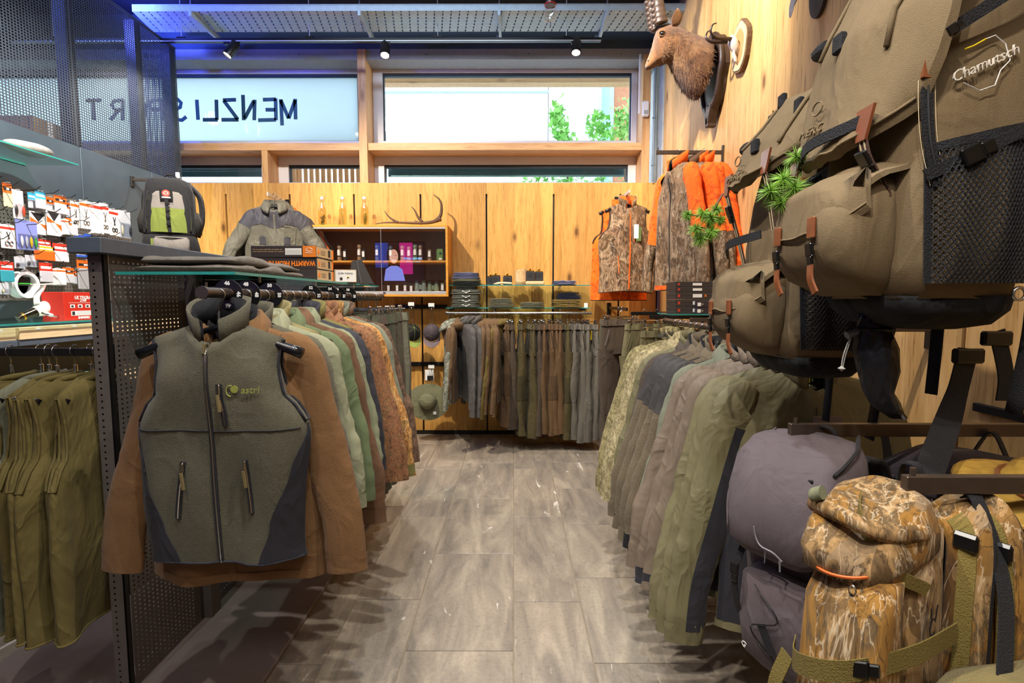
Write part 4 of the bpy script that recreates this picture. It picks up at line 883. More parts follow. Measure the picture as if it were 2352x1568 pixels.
bt = [(1160, F_TAN, F_TAN2, 'brown trousers', 1.0), (1174, F_BGREY, None, 'dark brown trousers', 1.02), (1196, F_CORD, F_CORD2, 'moss green trousers with darker knees', 1.08), (1219, F_CORD, None, 'olive brown wide trousers', 1.10), (1234, F_BGREY, None, 'brown twill trousers', 1.08),
      (1247, F_TAN, None, 'tan trousers', 1.06), (1257, F_TAN, F_TAN2, 'tan trousers with zip pocket', 1.08), (1268, F_TAN, F_TAN2, 'tan trousers with dark knees', 1.07), (1284, F_TAN, None, 'tan brown trousers', 1.06), (1296, F_CORD, F_CORD2, 'moss trousers with dark knees', 1.12),
      (1311, F_GREYT, None, 'grey trousers with yellow tag', 1.12), (1325, F_GREYT, None, 'wide grey cargo trousers', 1.15), (1337, F_GREYT, None, 'grey trousers with white tag', 1.12), (1346, F_GREYT, None, 'mid grey twill trousers', 1.14), (1354, F_GREYT, None, 'pale grey trousers', 1.12)]
for i, (px, m, kn, d, L) in enumerate(bt):
    trousers((bx_(px), BRY, bz), -PI/2 + random.uniform(-0.1, 0.35), m, '%s, %s from the left on the back rack' % (d, ORD[i + 10]), BG_, L=L, hw=0.17, hipw=0.19, seed=i*1.9, knee=kn, depth=0.042,
             hanger_label='chrome clip hanger, %s from the left on the back rack' % ORD[i + 10], hanger_group=BH, tagm=(M_YELLOW if i in (10, 13, 14) else M_PAPER if i == 12 else None), zipm=M_BRONZE, legw=0.088, hemw=0.09)
# glass shelves and folded goods
zs1, zs2 = PY(1190, 656, 5.12).z, PY(1190, 708, 5.12).z; sx0, sx1 = PY(1024, 655, 5.12).x, PY(1356, 655, 5.12).x
for z, lb in ((zs1, 'upper'), (zs2, 'lower')):
    s = glass_shelf(sx0, sx1, 5.11, 5.39, z, lb + ' glass shelf on the back wall above the chrome rail', t=0.008)
    for x in (-0.35, 0.42): G().box(x, x + 0.006, -0.13, 0.148, -0.022, -0.001).build('bracket', M_ALU, s); G().lathe([(0, -0.012), (0.009, -0.012), (0.009, -0.001), (0, -0.001)], 10, Matrix.Translation((x + 0.003, -0.12, 0))).build('support_pad', M_CHROME, s)
zs1 += 0.0085; zs2 += 0.0085
def folded(px0, px1, z, h, m, name, label, group, Y=5.2, d=0.22, seed=1.0, cat='clothing', sag=0.15, deco=None):
    """a soft folded garment: rounded slab with wavy top and layered front edge"""
    xa, xb = PY(px0, 690, Y - d/2).x, PY(px1, 690, Y - d/2).x; w = (xb - xa)/2
    o = tag(empty(name, ((xa + xb)/2, Y, z)), label, cat, group)
    def slab(z0, hh, kx, sd, nm, parent, mm):
        rings = []; nx = 14
        for i in range(nx + 1):
            t = -1 + 2*i/nx; ex = max(0.0, 1 - abs(t)**5)**0.5
            ring = []
            for k in range(14):
                th = 2*PI*k/14; y = d/2*math.copysign(abs(math.cos(th))**0.5, math.cos(th)); zz = hh/2*math.copysign(abs(math.sin(th))**0.6, math.sin(th))
                n_ = noise.noise(Vector((t*2.2 + sd, y*8, sd)))
                up = 1 if zz > 0 else 0
                ring.append(Vector((t*w*kx + 0.004*n_, y*(0.7 + 0.3*ex), z0 + hh/2 + zz*max(0.12, ex) + up*hh*0.45*n_*ex - up*hh*sag*abs(t))))
            rings.append(ring)
        return G().loft(rings, True, True, True).build(nm, mm, parent, 'all')
    slab(0, h*0.42, 1.0, seed, 'lower_fold', o, m); slab(h*0.36, h*0.36, 0.97, seed + 3, 'middle_fold', o, m); slab(h*0.66, h*0.34, 0.93, seed + 7, 'upper_fold', o, m)
    if deco: deco(o, w, d, h)
    return o
F_LAV = fabric('lavender_cotton', '#6f7496', 0.9, 900, 0.3); F_SGREY = fabric('sage_grey_knit', '#6c7067', 0.9, 600, 0.6); F_NAVB = fabric('navy_print_cotton', '#232a44', 0.9, 900, 0.3)
F_KHB = fabric('khaki_shirt', '#83713f', 0.85, 900, 0.25); F_CHAR = fabric('charcoal_knit', '#2c2f2e', 0.9, 600, 0.6)
FG = 'folded clothes on the back shelves'
z = zs1
folded(1034, 1106, z, 0.035, F_CHAR, 'folded_sweater', 'charcoal folded sweater, bottom left on the upper shelf', FG, seed=1); z += 0.036
folded(1036, 1104, z, 0.022, F_SAGE2, 'folded_shirt', 'beige folded shirt between charcoal sweater and lavender tops', FG, seed=2); z += 0.023
folded(1034, 1102, z, 0.030, F_LAV, 'folded_shirt', 'lavender blue folded shirt in the upper left pile', FG, seed=3); z += 0.031
folded(1038, 1100, z, 0.034, F_LAV, 'folded_shirt', 'topmost lavender blue shirt of the upper left pile', FG, seed=4)
folded(1268, 1327, zs1, 0.045, F_LAV, 'folded_shirt', 'single lavender folded shirt at the right of the upper shelf', FG, seed=5)
def stag_print(o, w, d, h):
    for s in (-1, 1):
        q = G()
        q.tube([(0.01 + s*0.012, -d/2 - 0.004, h*0.42), (0.01 + s*0.028, -d/2 - 0.005, h*0.62), (0.01 + s*0.034, -d/2 - 0.004, h*0.80)], 0.0028, 5); q.tube([(0.01 + s*0.024, -d/2 - 0.005, h*0.55), (0.01 + s*0.042, -d/2 - 0.004, h*0.66)], 0.0025, 5)
        q.build('antler_print', M_PAPER, o)
    G().cbox(0.002, 0.018, -d/2 - 0.006, -d/2 - 0.003, h*0.25, h*0.48, 0.001).build('stag_print', M_PAPER, o)
z = zs2
for i in range(4):
    h = 0.05 if i == 3 else 0.042
    folded(1033 - (i == 3)*3, 1103 + (i == 3)*4, z, h, F_SGREY, 'folded_sweater', 'grey green sweater with white stag print, %s from the bottom' % ORD[i], FG, seed=10 + i*1.3, deco=stag_print); z += h + 0.001
folded(1042, 1095, z, 0.032, F_CHAR, 'folded_scarf', 'dark folded scarf on top of the stag print sweaters', FG, seed=16)
z = zs2
for i in range(4):
    folded(1118 + i, 1184 - i*2, z, 0.022, F_GREYG, 'folded_shirt', 'grey green folded shirt, %s from the bottom in the left middle pile' % ORD[i], FG, seed=20 + i); z += 0.023
z = zs2
for i in range(2):
    folded(1193, 1254 - i*2, z, 0.026, F_GREYG, 'folded_shirt', ('lower', 'upper')[i] + ' grey green shirt of the low pile on the lower shelf', FG, seed=27 + i); z += 0.027
z = zs2
def band(o, w, d, h): G().box(0.005, 0.02, -d/2 - 0.004, -d/2 + 0.05, h*0.1, h*0.85).build('paper_band', M_BGREY_P, o)
M_BGREY_P = plain('brown_paper_band', '#5a4632', 0.8)
for i in range(2):
    folded(1266, 1340, z, 0.040, F_KHB, 'folded_shirt', ('lower', 'upper')[i] + ' khaki folded shirt with brown band on the lower shelf', FG, seed=31 + i, deco=band); z += 0.041
for i in range(2):
    folded(1277, 1340, z, 0.022, F_NAVB, 'folded_shirt', ('lower', 'upper')[i] + ' navy printed shirt on the khaki shirts', FG, seed=35 + i); z += 0.023
folded(1282, 1334, z, 0.024, F_CHAR, 'folded_cloth', 'dark crumpled cloth on top of the navy shirts', FG, seed=39)
tg = PY(1346, 698, 5.12); tgo = tag(G().cbox(-0.018, 0.018, -0.001, 0.001, 0, 0.045, 0.0004).build('price_card', M_PAPER), 'small white card standing at the right end of the lower shelf', 'card'); tgo.location = (tg.x, 5.13, zs2)
# hip flasks, birch log and block
M_FLASK = plain('black_leather_flask', '#26262b', 0.55); M_GOLD = plain('brass_cap', '#d9a030', 0.2, 1.0)
def flask(px, z, Y, h, w, label):
    x = PY(px, 640, Y).x; f = tag(empty('hip_flask', (x, Y, z)), label, 'flask', 'hip flasks on the upper shelf')
    G().cbox(-w/2, w/2, -0.014, 0.014, 0, h, 0.005).build('body', M_FLASK, f); G().cbox(-w/2 + 0.004, w/2 - 0.004, -0.012, 0.012, h, h + 0.008, 0.003).build('shoulder', M_GOLD, f)
    G().lathe([(0.009, h + 0.006), (0.009, h + 0.026), (0.006, h + 0.028), (0, h + 0.028)], 10).build('cap', M_GOLD, f); G().tube([(-0.011, 0, h + 0.008), (-0.013, 0, h + 0.026), (0, 0, h + 0.032)], 0.002, 5).build('hinge_arm', M_GOLD, f)
    G().tube([(0.019*math.cos(t), -0.0148, h*0.58 + 0.019*math.sin(t)) for t in [2*PI*i/18 for i in range(18)]], 0.0012, 4, closed=True).build('emblem_ring', M_BLACKM, f)
    G().tube([(-0.010, -0.0148, h*0.52), (0.002, -0.0148, h*0.60), (0.012, -0.0148, h*0.63)], 0.0022, 4).build('emblem', M_BLACKM, f)
lg = tag(empty('birch_log', (PY(1196, 640, 5.2).x, 5.2, zs1)), 'upright cut birch log standing on the upper glass shelf', 'log')
M_BIRCH = wood('birch_bark', '#d8bd92', '#b8905f', '#7a4f2c', 'X', True, 0, 0.8)
rings = [[(0.057*(1 + 0.06*noise.noise(Vector((math.cos(t)*2, math.sin(t)*2, z*9))))*math.cos(t), 0.057*math.sin(t), z + (0.008*math.cos(t) if z > 0.1 else 0)) for t in [2*PI*i/20 for i in range(20)]] for z in (0, 0.04, 0.08, 0.12, 0.153)]
G().loft(rings, True, True, False).build('bark', M_BIRCH, lg, 'all'); G().loft([rings[-1], [(p[0]*0.02, p[1]*0.02, 0.153) for p in rings[-1]]], True, False, True).build('cut_end', M_DRAWER, lg)
bk = tag(empty('birch_slab', (PY(1229, 645, 5.17).x, 5.19, zs1)), 'small split birch slab under two flasks on the upper shelf', 'log')
G().cbox(-0.095, 0.095, -0.05, 0.05, 0, 0.036, 0.010).build('slab', M_BIRCH, bk); G().cbox(-0.09, 0.085, -0.042, 0.045, 0.036, 0.038, 0.0008).build('cut_face', M_DRAWER, bk)
flask(1128, zs1, 5.25, 0.085, 0.09, 'black flask half hidden behind its neighbour on the left'); flask(1139, zs1, 5.2, 0.092, 0.092, 'black leather flask with brass cap, front of the left pair'); flask(1166, zs1, 5.22, 0.088, 0.092, 'black flask standing alone left of the birch log')
flask(1218, zs1 + 0.0385, 5.19, 0.098, 0.088, 'black flask on the birch slab beside the log'); flask(1238, zs1 + 0.0385, 5.215, 0.095, 0.085, 'black flask at the right end of the birch slab')
at = tag(empty('antler_tine', (PY(1155, 650, 5.13).x, 5.125, zs1 + 0.008)), 'small pale antler tine lying before the black flasks', 'antler')
G().tube(spline([(-0.095, 0, 0), (-0.05, 0, 0.012), (0.02, 0, 0.01), (0.09, 0, 0.006)], 5), [0.002 + 0.009*min(1, k/10) for k in range(16)], 7).build('beam', plain('bone', '#d9c49c', 0.6), at, 'all')
G().tube(spline([(-0.02, 0, 0.01), (-0.05, -0.01, 0.002), (-0.085, -0.012, -0.002)], 4), [0.007, 0.006, 0.006, 0.005, 0.005, 0.004, 0.003, 0.003, 0.002], 6).build('tine', plain('bone', '#d9c49c', 0.6), at, 'all')
# ---------------- display cabinet
CY = 5.06; cx0, cx1 = PY(709, 516, CY).x, PY(1028, 516, CY).x; cz1, cz0 = PY(870, 516, CY).z, PY(870, 681, CY).z
cb = tag(empty('display_cabinet', (cx0, CY, cz0)), 'oak wall cabinet with glass sliding doors holding optics', 'cabinet'); cw, chh, cdp = cx1 - cx0, cz1 - cz0, YB - CY - 0.001
for nm, a in (('top', (0, cw, 0, cdp, chh - 0.022, chh)), ('bottom', (0, cw, 0, cdp, 0, 0.022)), ('side', (0, 0.022, 0, cdp, 0.0221, chh - 0.0221)), ('side', (cw - 0.022, cw, 0, cdp, 0.0221, chh - 0.0221)), ('shelf', (0.0221, cw - 0.0221, 0.03, cdp - 0.01, 0.335, 0.355))):
    G().cbox(*a, 0.002).build(nm, M_OAK, cb)
G().box(0.0221, cw - 0.0221, cdp - 0.009, cdp, 0.0221, chh - 0.0221).build('back', plain('dark_cabinet_back', '#6b5442', 0.7), cb)
G().cbox(0.0221, cw - 0.0221, 0.002, 0.026, chh - 0.038, chh - 0.0221, 0.001).build('door_track', M_ALU, cb); G().cbox(0.0221, cw - 0.0221, 0.002, 0.028, 0.0221, 0.052, 0.001).build('door_track', M_ALU, cb)
for k, (a, b, y) in enumerate(((0.023, cw*0.53, 0.018), (cw*0.515, cw - 0.023, 0.008))):
    d = G().box(a, b, y, y + 0.005, 0.052, chh - 0.038).build('sliding_door', M_CABG, cb); G().box(a, a + 0.002, y - 0.0005, y + 0.0055, 0.052, chh - 0.038).build('edge', M_ALU, d)
G().cbox(cw*0.525, cw*0.545, -0.006, 0.006, 0.028, 0.048, 0.003).build('lock', M_CHROME, cb)
M_SCB = plain('brown_rubber_armour', '#8a7258', 0.45, 0, 0.08); M_OLG = plain('olive_rubber_armour', '#76866a', 0.45, 0, 0.08); M_BKR = plain('black_rubber', '#303236', 0.4); M_LENS = plain('coated_lens', '#1a2233', 0.05, 0.3)
def scope(px, up, h, r, m, label, tagc=True):
    Y = 5.2; z = cz0 + (0.3555 if up else 0.0225); x = PY(px, 600, Y).x
    s = tag(empty('spotting_scope', (x, Y, z)), label, 'scope', 'optics in the display cabinet')
    G().lathe([(r*0.95, 0), (r, 0.01), (r, h*0.55), (r*0.8, h*0.62), (r*0.72, h*0.78), (r*0.9, h*0.8), (r*0.9, h*0.93), (r*0.6, h*0.95), (0, h*0.95)], 14).build('body', m, s, 35)
    G().lathe([(r*0.55, h*0.95), (r*0.55, h), (0, h)], 12).build('eyepiece', M_BKR, s, 35); G().tube([(r*1.0*math.cos(t), r*1.0*math.sin(t), h*0.3) for t in [2*PI*i/12 for i in range(12)]], 0.004, 5, closed=True).build('grip_ring', M_BKR, s)
    if tagc: G().cbox(-0.012, 0.012, -r - 0.003, -r - 0.001, h*0.35, h*0.35 + 0.055, 0.0005).build('price_tag', M_PAPER, s)
def binoc(px, h, m, label, Y=5.18):
    z = cz0 + 0.0225; x = PY(px, 650, Y).x; s = tag(empty('binoculars', (x, Y, z)), label, 'binoculars', 'optics in the display cabinet')
    for q in (-1, 1):
        b = G().lathe([(0.026, 0), (0.028, 0.01), (0.026, h*0.5), (0.020, h*0.75), (0.021, h*0.9), (0.016, h), (0, h)], 12, Matrix.Translation((q*0.034, 0, 0))).build('barrel', m, s, 35); G().lathe([(0.022, h*0.86), (0.022, h*0.99)], 12, Matrix.Translation((q*0.034, 0, 0))).build('eyecup', M_BKR, b, 35)
    G().cbox(-0.012, 0.012, -0.012, 0.012, h*0.35, h*0.72, 0.003).build('hinge', m, s); G().lathe([(0.009, h*0.72), (0.009, h*0.82), (0, h*0.82)], 10).build('focus_wheel', M_BKR, s)
for a in ((780, True, 0.16, 0.022, M_SCB, 'brown spotting scope at the far left of the top shelf'), (793, True, 0.12, 0.018, M_BKR, 'short dark scope, second on the top shelf'), (826, True, 0.17, 0.022, M_SCB, 'tall grey brown scope left of centre, top shelf'),
          (836, True, 0.12, 0.02, M_BKR, 'black compact scope behind the tall one, top shelf'), (867, True, 0.165, 0.022, M_GUNL, 'slate scope left of the middle of the top shelf'), (898, True, 0.155, 0.022, M_GUNL, 'slate scope in the middle of the top shelf'),
          (925, True, 0.16, 0.024, M_OLG, 'olive scope right of the middle, top shelf'), (940, True, 0.15, 0.022, M_OLG, 'olive angled scope behind its twin, top shelf'), (954, True, 0.17, 0.024, M_OLG, 'tall olive scope with white tag, top shelf'), (966, True, 0.165, 0.022, M_SCB, 'brown scope beside the tall olive one'),
          (987, True, 0.12, 0.020, M_SCB, 'short brown scope near the right, top shelf'), (892, False, 0.10, 0.017, M_BKR, 'small black monocular with blue ring, lower shelf'), (912, False, 0.10, 0.018, M_BKR, 'black monocular in the middle of the lower shelf'),
          (930, False, 0.10, 0.019, M_SCB, 'brown monocular left of the big binoculars'), (944, False, 0.09, 0.016, M_SCB, 'small brown monocular beside the big binoculars'), (1016, False, 0.12, 0.022, M_OLG, 'olive scope with orange ring at the lower right')):
    scope(*a)
binoc(966, 0.135, plain('grey_green_armour', '#7d8a80', 0.45), 'large grey green binoculars on the lower cabinet shelf'); binoc(995, 0.125, M_OLG, 'olive binoculars right of the large grey pair', 5.2); binoc(852, 0.11, M_BKR, 'black binoculars at the left of the lower shelf', 5.22); binoc(735, 0.11, M_BKR, 'black binoculars at the far left of the lower shelf', 5.22)
rf = tag(empty('rangefinder', (PY(1010, 600, 5.2).x, 5.2, cz0 + 0.3555), 0.3), 'green boxy rangefinder at the right end of the top shelf', 'rangefinder')
G().cbox(-0.028, 0.028, -0.04, 0.04, 0, 0.12, 0.006).build('body', plain('bright_olive', '#5f8a4c', 0.5), rf); G().lathe([(0.010, 0), (0.010, 0.004), (0, 0.004)], 10, Matrix.Translation((0, -0.04, 0.075)) @ Matrix.Rotation(PI/2, 4, 'X')).build('lens', M_LENS, rf); G().cbox(-0.014, 0.014, -0.043, -0.0405, 0.01, 0.03, 0.001).build('price_tag', M_PAPER, rf)
# ---------------- bottles and antler on the cabinet
M_BOTTLE = glass('bottle_glass', (0.90, 0.92, 0.86, 1), 0.0, 0.07); M_LIQ = glass('pale_oil', (0.95, 0.91, 0.72, 1), 0.0, 0.0, 1.1)
M_HERB = [plain('olive_roots', '#6e5a12', 0.7, 0, 0.3), plain('pine_sprig', '#5c7a3c', 0.7, 0, 0.3), plain('dried_herb', '#8a7a14', 0.7, 0, 0.3)]
for k, px in enumerate((741, 788, 838)):
    Y = 5.2; x = PY(px, 515, Y).x; z = cz1
    b = tag(empty('swing_top_bottle', (x, Y, z)), 'clear swing-top bottle with ' + ('thick olive roots', 'a thin green sprig', 'a yellow herb bundle')[k] + ' on the cabinet', 'bottle', 'bottles on the cabinet')
    G().lathe([(0.0, 0.003), (0.036, 0.0), (0.040, 0.008), (0.040, 0.15), (0.034, 0.19), (0.018, 0.225), (0.0155, 0.25), (0.017, 0.265), (0.012, 0.268)], 20).build('glass_body', M_BOTTLE, b, 50)
    G().lathe([(0.0, 0.006), (0.034, 0.006), (0.037, 0.012), (0.037, 0.15), (0.030, 0.188), (0.0, 0.188)], 18).build('oil', M_LIQ, b, 50)
    G().lathe([(0.0, 0.266), (0.014, 0.268), (0.015, 0.285), (0.009, 0.297), (0, 0.298)], 12).build('stopper', M_WHITE, b, 50)
    G().tube([(-0.019, 0, 0.245), (-0.021, 0, 0.275), (-0.012, 0, 0.296), (0.012, 0, 0.296), (0.021, 0, 0.275), (0.019, 0, 0.245), (0.0, -0.019, 0.243)], 0.0016, 5).build('wire_bail', M_CHROME, b)
    g = G(); rnd = random.Random(k)
    if k == 0:
        for q in range(7): g.tube(spline([(rnd.uniform(-0.026, 0.0), rnd.uniform(-0.02, 0.02), 0.012 + q*0.013), (0.0, rnd.uniform(-0.015, 0.015), 0.022 + q*0.012), (rnd.uniform(0.015, 0.028), 0.0, 0.035 + q*0.014)], 4), 0.006, 5)
    elif k == 1:
        g.tube(spline([(0.008, 0, 0.015), (-0.008, 0, 0.08), (-0.022, 0, 0.15), (-0.012, 0, 0.18)], 5), 0.0016, 5)
        for q in range(60):
            t = rnd.random(); c = Vector((-0.010 + 0.02*(1 - t), 0, 0.02 + 0.15*t)); v = Vector((rnd.gauss(0, 1), rnd.gauss(0, 1), rnd.gauss(0.2, 0.6))).normalized()*(0.016 if t < 0.45 else 0.008); g.tube([c, c + v], 0.0009, 3)
    else:
        for q in range(40):
            a = rnd.uniform(-1, 1); g.tube([(rnd.uniform(-0.008, 0.008), rnd.uniform(-0.008, 0.008), 0.01), (0.01 + a*0.02, rnd.uniform(-0.02, 0.02), rnd.uniform(0.07, 0.14))], 0.0014, 3)
    g.build('herbs', M_HERB[k], b)['kind'] = 'stuff'
ant = tag(empty('antler', (PY(950, 515, 5.2).x, 5.2, cz1)), 'brown branched antler lying on top of the display cabinet', 'antler'); M_ANT = plain('antler_brown', '#5d4430', 0.7, 0, 0.25, 25)
def ap(px, py): p = PY(px, py, 5.2); return (p.x - ant.location.x, 0.0, p.z - cz1)
def taper(pts, r0, r1, n=6): P = spline(pts, n); return G().tube(P, [lerp(r0, r1, k/(len(P) - 1)) for k in range(len(P))], 8)
taper([ap(862, 514), ap(885, 511), ap(920, 511), ap(950, 512), ap(985, 511), ap(1008, 505)], 0.004, 0.02).build('main_beam', M_ANT, ant, 'all')
taper([ap(915, 511), ap(900, 503), ap(890, 494), ap(883, 484)], 0.014, 0.003).build('tine', M_ANT, ant, 'all'); taper([ap(970, 510), ap(960, 498), ap(953, 484), ap(945, 474)], 0.016, 0.003).build('tine', M_ANT, ant, 'all')
taper([ap(1000, 508), ap(1012, 494), ap(1014, 472), ap(1009, 458), ap(996, 447)], 0.021, 0.004).build('tine', M_ANT, ant, 'all'); taper([ap(960, 510), ap(952, 506)], 0.008, 0.002).build('tine', M_ANT, ant, 'all')
G().lathe([(0.012, -0.02), (0.026, -0.006), (0.028, 0.006), (0.014, 0.014), (0, 0.016)], 12, Matrix.Translation(ap(1010, 503)) @ Matrix.Rotation(1.1, 4, 'Y')).build('burr', M_ANT, ant, 'all')
# ---------------- hook rails, caps and hat left of the back rack
for k, py in enumerate((704, 836)):
    a, b2 = PY(905, py, 5.36), PY(1026, py, 5.36)
    hr = tag(empty('hook_rail', (a.x, 5.36, a.z)), ('upper', 'lower')[k] + ' black hook rail on the back wall by the caps', 'rail', 'hook rails by the caps')
    G().cbox(0, b2.x - a.x, 0, 0.039, -0.022, 0.022, 0.002).build('bar', M_BLACK, hr)
    for q in range(5): G().cbox(0.06 + q*0.1, 0.085 + q*0.1, -0.006, 0, -0.02, 0.02, 0.002).build('lug', M_DARK, hr)
def cap(px, py, Y, m, mv, rz, label, rx=1.15):
    p = PY(px, py, Y); c = tag(empty('baseball_cap', p, rz, rx), label, 'cap', 'caps on the hook rail'); R = 0.085
    rings = [[(R*math.sin(f)*math.cos(t)*1.0, R*math.sin(f)*math.sin(t)*1.12, R*1.25*math.cos(f)*0.95) for t in [2*PI*i/24 for i in range(24)]] for f in [0.02 + (PI/2 - 0.02)*j/8 for j in range(9)]]
    G().loft(rings, True, True, False).build('crown', m, c, 'all')
    rows_ = []
    for j in range(7):
        s = j/6; rows_.append([Vector(((R*1.02)*math.sin(t)*(1 + 0.02*s), -R*1.13*math.cos(t)*(1 - 0.0) - s*0.075*math.cos(t)**0.6, -0.004 + 0.020*math.cos(t*1.4)*s - 0.006*s)) for t in [(-1.25 + 2.5*i/14) for i in range(15)]])
    up = G().loft(rows_, False); dn = [[q + Vector((0, 0, -0.004)) for q in r] for r in rows_]; up.loft(dn, False); up.loft([rows_[-1], dn[-1]], False); up.build('visor', mv, c, 'all')
    G().lathe([(0.0, R*1.2), (0.007, R*1.19), (0.007, R*1.17)], 8).build('button', mv, c)
    for a in range(6): t = a*PI/3 + 0.5; G().tube([(R*1.003*math.sin(f)*math.cos(t), R*1.003*math.sin(f)*math.sin(t)*1.12, R*1.19*math.cos(f)) for f in [0.1 + 1.4*j/8 for j in range(9)]], 0.0012, 4).build('seam', mv, c)
    return c
F_MAUVE = fabric('mauve_grey_cotton', '#6d6064', 0.9, 900, 0.3); F_MAUVD = fabric('dark_mauve_cotton', '#4c4347', 0.9, 900, 0.3); F_LIME = fabric('lime_cotton', '#8a9a4c', 0.9, 900, 0.3)
cap(992, 765, 5.12, F_MAUVD, F_MAUVE, 0.1, 'mauve grey baseball cap hanging by the camouflage jacket', 0.95); cap(946, 765, 5.13, F_BLACK, F_LIME, 0.5, 'black and lime baseball cap beside the mauve cap', 0.95)
def cap_hook(px, py, Y, label, z):
    p = PY(px, py, Y); h = tag(empty('display_hook', (p.x, 5.355, z)), label, 'hook', 'display hooks by the caps')
    G().tube([(0, 0, 0), (0, Y - 5.355 - 0.02, 0), (0, Y - 5.355 - 0.03, -0.03)], 0.003, 6).build('wire', M_CHROME, h); G().cbox(-0.03, 0.03, Y - 5.355 - 0.036, Y - 5.355 - 0.034, -0.0, 0.035, 0.001).build('label_plate', M_PAPER, h)
    for q in range(3): G().tube(spline([(-0.02 + q*0.02, Y - 5.355 + 0.02, 0), (-0.03 + q*0.02, Y - 5.355 + 0.01, -0.03), (-0.012 + q*0.012, Y - 5.355 - 0.01, -0.10), (-0.01 + q*0.01, Y - 5.355 + 0.0, -0.16)], 4), 0.0016, 5).build('cap_clip', M_CHROME, h)
cap_hook(992, 704, 5.1, 'chrome display hook carrying the mauve cap', PY(992, 704, 5.1).z); cap_hook(946, 702, 5.11, 'chrome display hook carrying the lime cap', PY(928, 702, 5.1).z); cap_hook(992, 845, 5.1, 'chrome display hook above the wide brimmed hat', PY(992, 845, 5.1).z)
hp_ = PY(983, 922, 5.06); ht = tag(empty('wide_brim_hat', hp_, 0.05, 1.28), 'olive grey wide brimmed sun hat hanging below the caps', 'hat'); F_HAT = fabric('olive_grey_hat', '#6b6a50', 0.85, 900, 0.3)
rb_ = [[(r*math.cos(t)*1.02, r*math.sin(t)*0.86, 0.018*math.cos(2*t)*(r - 0.09)/0.13 - 0.01*(r - 0.09)/0.13) for t in [2*PI*i/32 for i in range(32)]] for r in (0.085, 0.13, 0.17, 0.212, 0.214)]
G().loft(rb_, True).build('brim', F_HAT, ht, 'all')
G().loft([[(r*math.cos(t) + 0.004*noise.noise(Vector((t*3, z*30, 0))), r*math.sin(t)*0.9, z) for t in [2*PI*i/24 for i in range(24)]] for r, z in ((0.088, -0.002), (0.088, 0.02), (0.085, 0.055), (0.076, 0.085), (0.055, 0.10), (0.02, 0.105))], True, False, True).build('crown', F_HAT, ht, 'all')
G().loft([[((r + 0.002)*math.cos(t), (r + 0.002)*math.sin(t)*0.9, z) for t in [2*PI*i/24 for i in range(24)]] for r, z in ((0.088, 0.0), (0.088, 0.016))], True).build('hat_band', F_GREYG, ht, 'all')
G().cbox(0.055, 0.085, -0.13, -0.10, 0.004, 0.0055, 0.0005).build('price_tag', M_PAPER, ht)
pk = PY(984, 862, 5.1); pc = tag(empty('glove_packet', (pk.x, 5.16, pk.z - 0.06)), 'white carded packet hanging above the wide brimmed hat', 'packet'); G().cbox(-0.045, 0.045, -0.002, 0.002, 0, 0.11, 0.001).build('card', M_PAPER, pc); G().cbox(-0.02, 0.04, -0.02, -0.002, 0.0, 0.05, 0.006).build('gloves', F_BLACK, pc)
# ---------------- grey jackets upper left of the back wall
a_ = PY(660, 462, YB); b_ = PY(615, 445, 4.86)
ar = tag(empty('display_bracket', (a_.x, YB - 0.005, b_.z)), 'chrome stepped hanger arm on the back wall with grey jackets', 'arm'); d_ = Vector((b_.x - a_.x, 4.86 - YB, 0))
G().strap([(0, 0, 0), d_], 0.035, (0, 0, 1), 0.012).build('bar', M_ALU, ar)
for q in range(6): G().lathe([(0.006, 0), (0.006, 0.008), (0, 0.010)], 8, Matrix.Translation(d_*(0.15 + q*0.15) + Vector((0, 0, 0.017)))).build('peg', M_CHROME, ar)
G().cbox(-0.02, 0.02, -0.004, 0.004, -0.09, 0.05, 0.002).build('wall_plate', M_BLACK, ar)
F_GKID = fabric('grey_olive_nylon', '#5c594d', 0.65, 1100, 0.15, 0.06, 0, 0.6, 0.1); F_GKIDN = fabric('slate_nylon', '#3c3b41', 0.65, 1100, 0.15, 0.06, 0, 0.6, 0.1)
for k, t in enumerate((0.93, 0.74, 0.55, 0.36)):
    q = Vector(ar.location) + d_*t; m = F_GKID if k < 3 else CAMO_ORANGE; rz = (0.28, 0.2, 0.22, 0.2)[k]
    o, S = jacket((q.x + 0.05 + 0.0*k, q.y, q.z - 0.085 - 0.006*k), rz, m, ('grey olive outdoor jacket with slate yoke, front of the wall arm', 'second grey jacket hanging behind the front one', 'third grey jacket on the wall arm', 'jacket with orange edge at the back of the wall arm')[k], 'jackets on the back wall arm',
           L=0.72, W=0.20, out=0.40, sl=0.56, fwd=-0.08, yoke=F_GKIDN, ck='fold', ch=0.09, depth=0.07, seed=3.1 + k, wr=0.012, detail=(k == 0), hanger_label='dark hanger on the back wall arm, %s from the front' % ORD[k], hanger_group='hangers on the back wall arm')
    if k == 0:
        for s in (-1, 1):
            pk_ = patch(S, s*0.22, s*0.66, 0.40, 0.62, 0.008, 5, 5).build('chest_pocket', F_GKID, o, 'all'); patch(S, s*0.30, s*0.5, 0.42, 0.52, 0.013, 3, 3).build('pocket_flap', F_GKIDN, pk_, 'all')
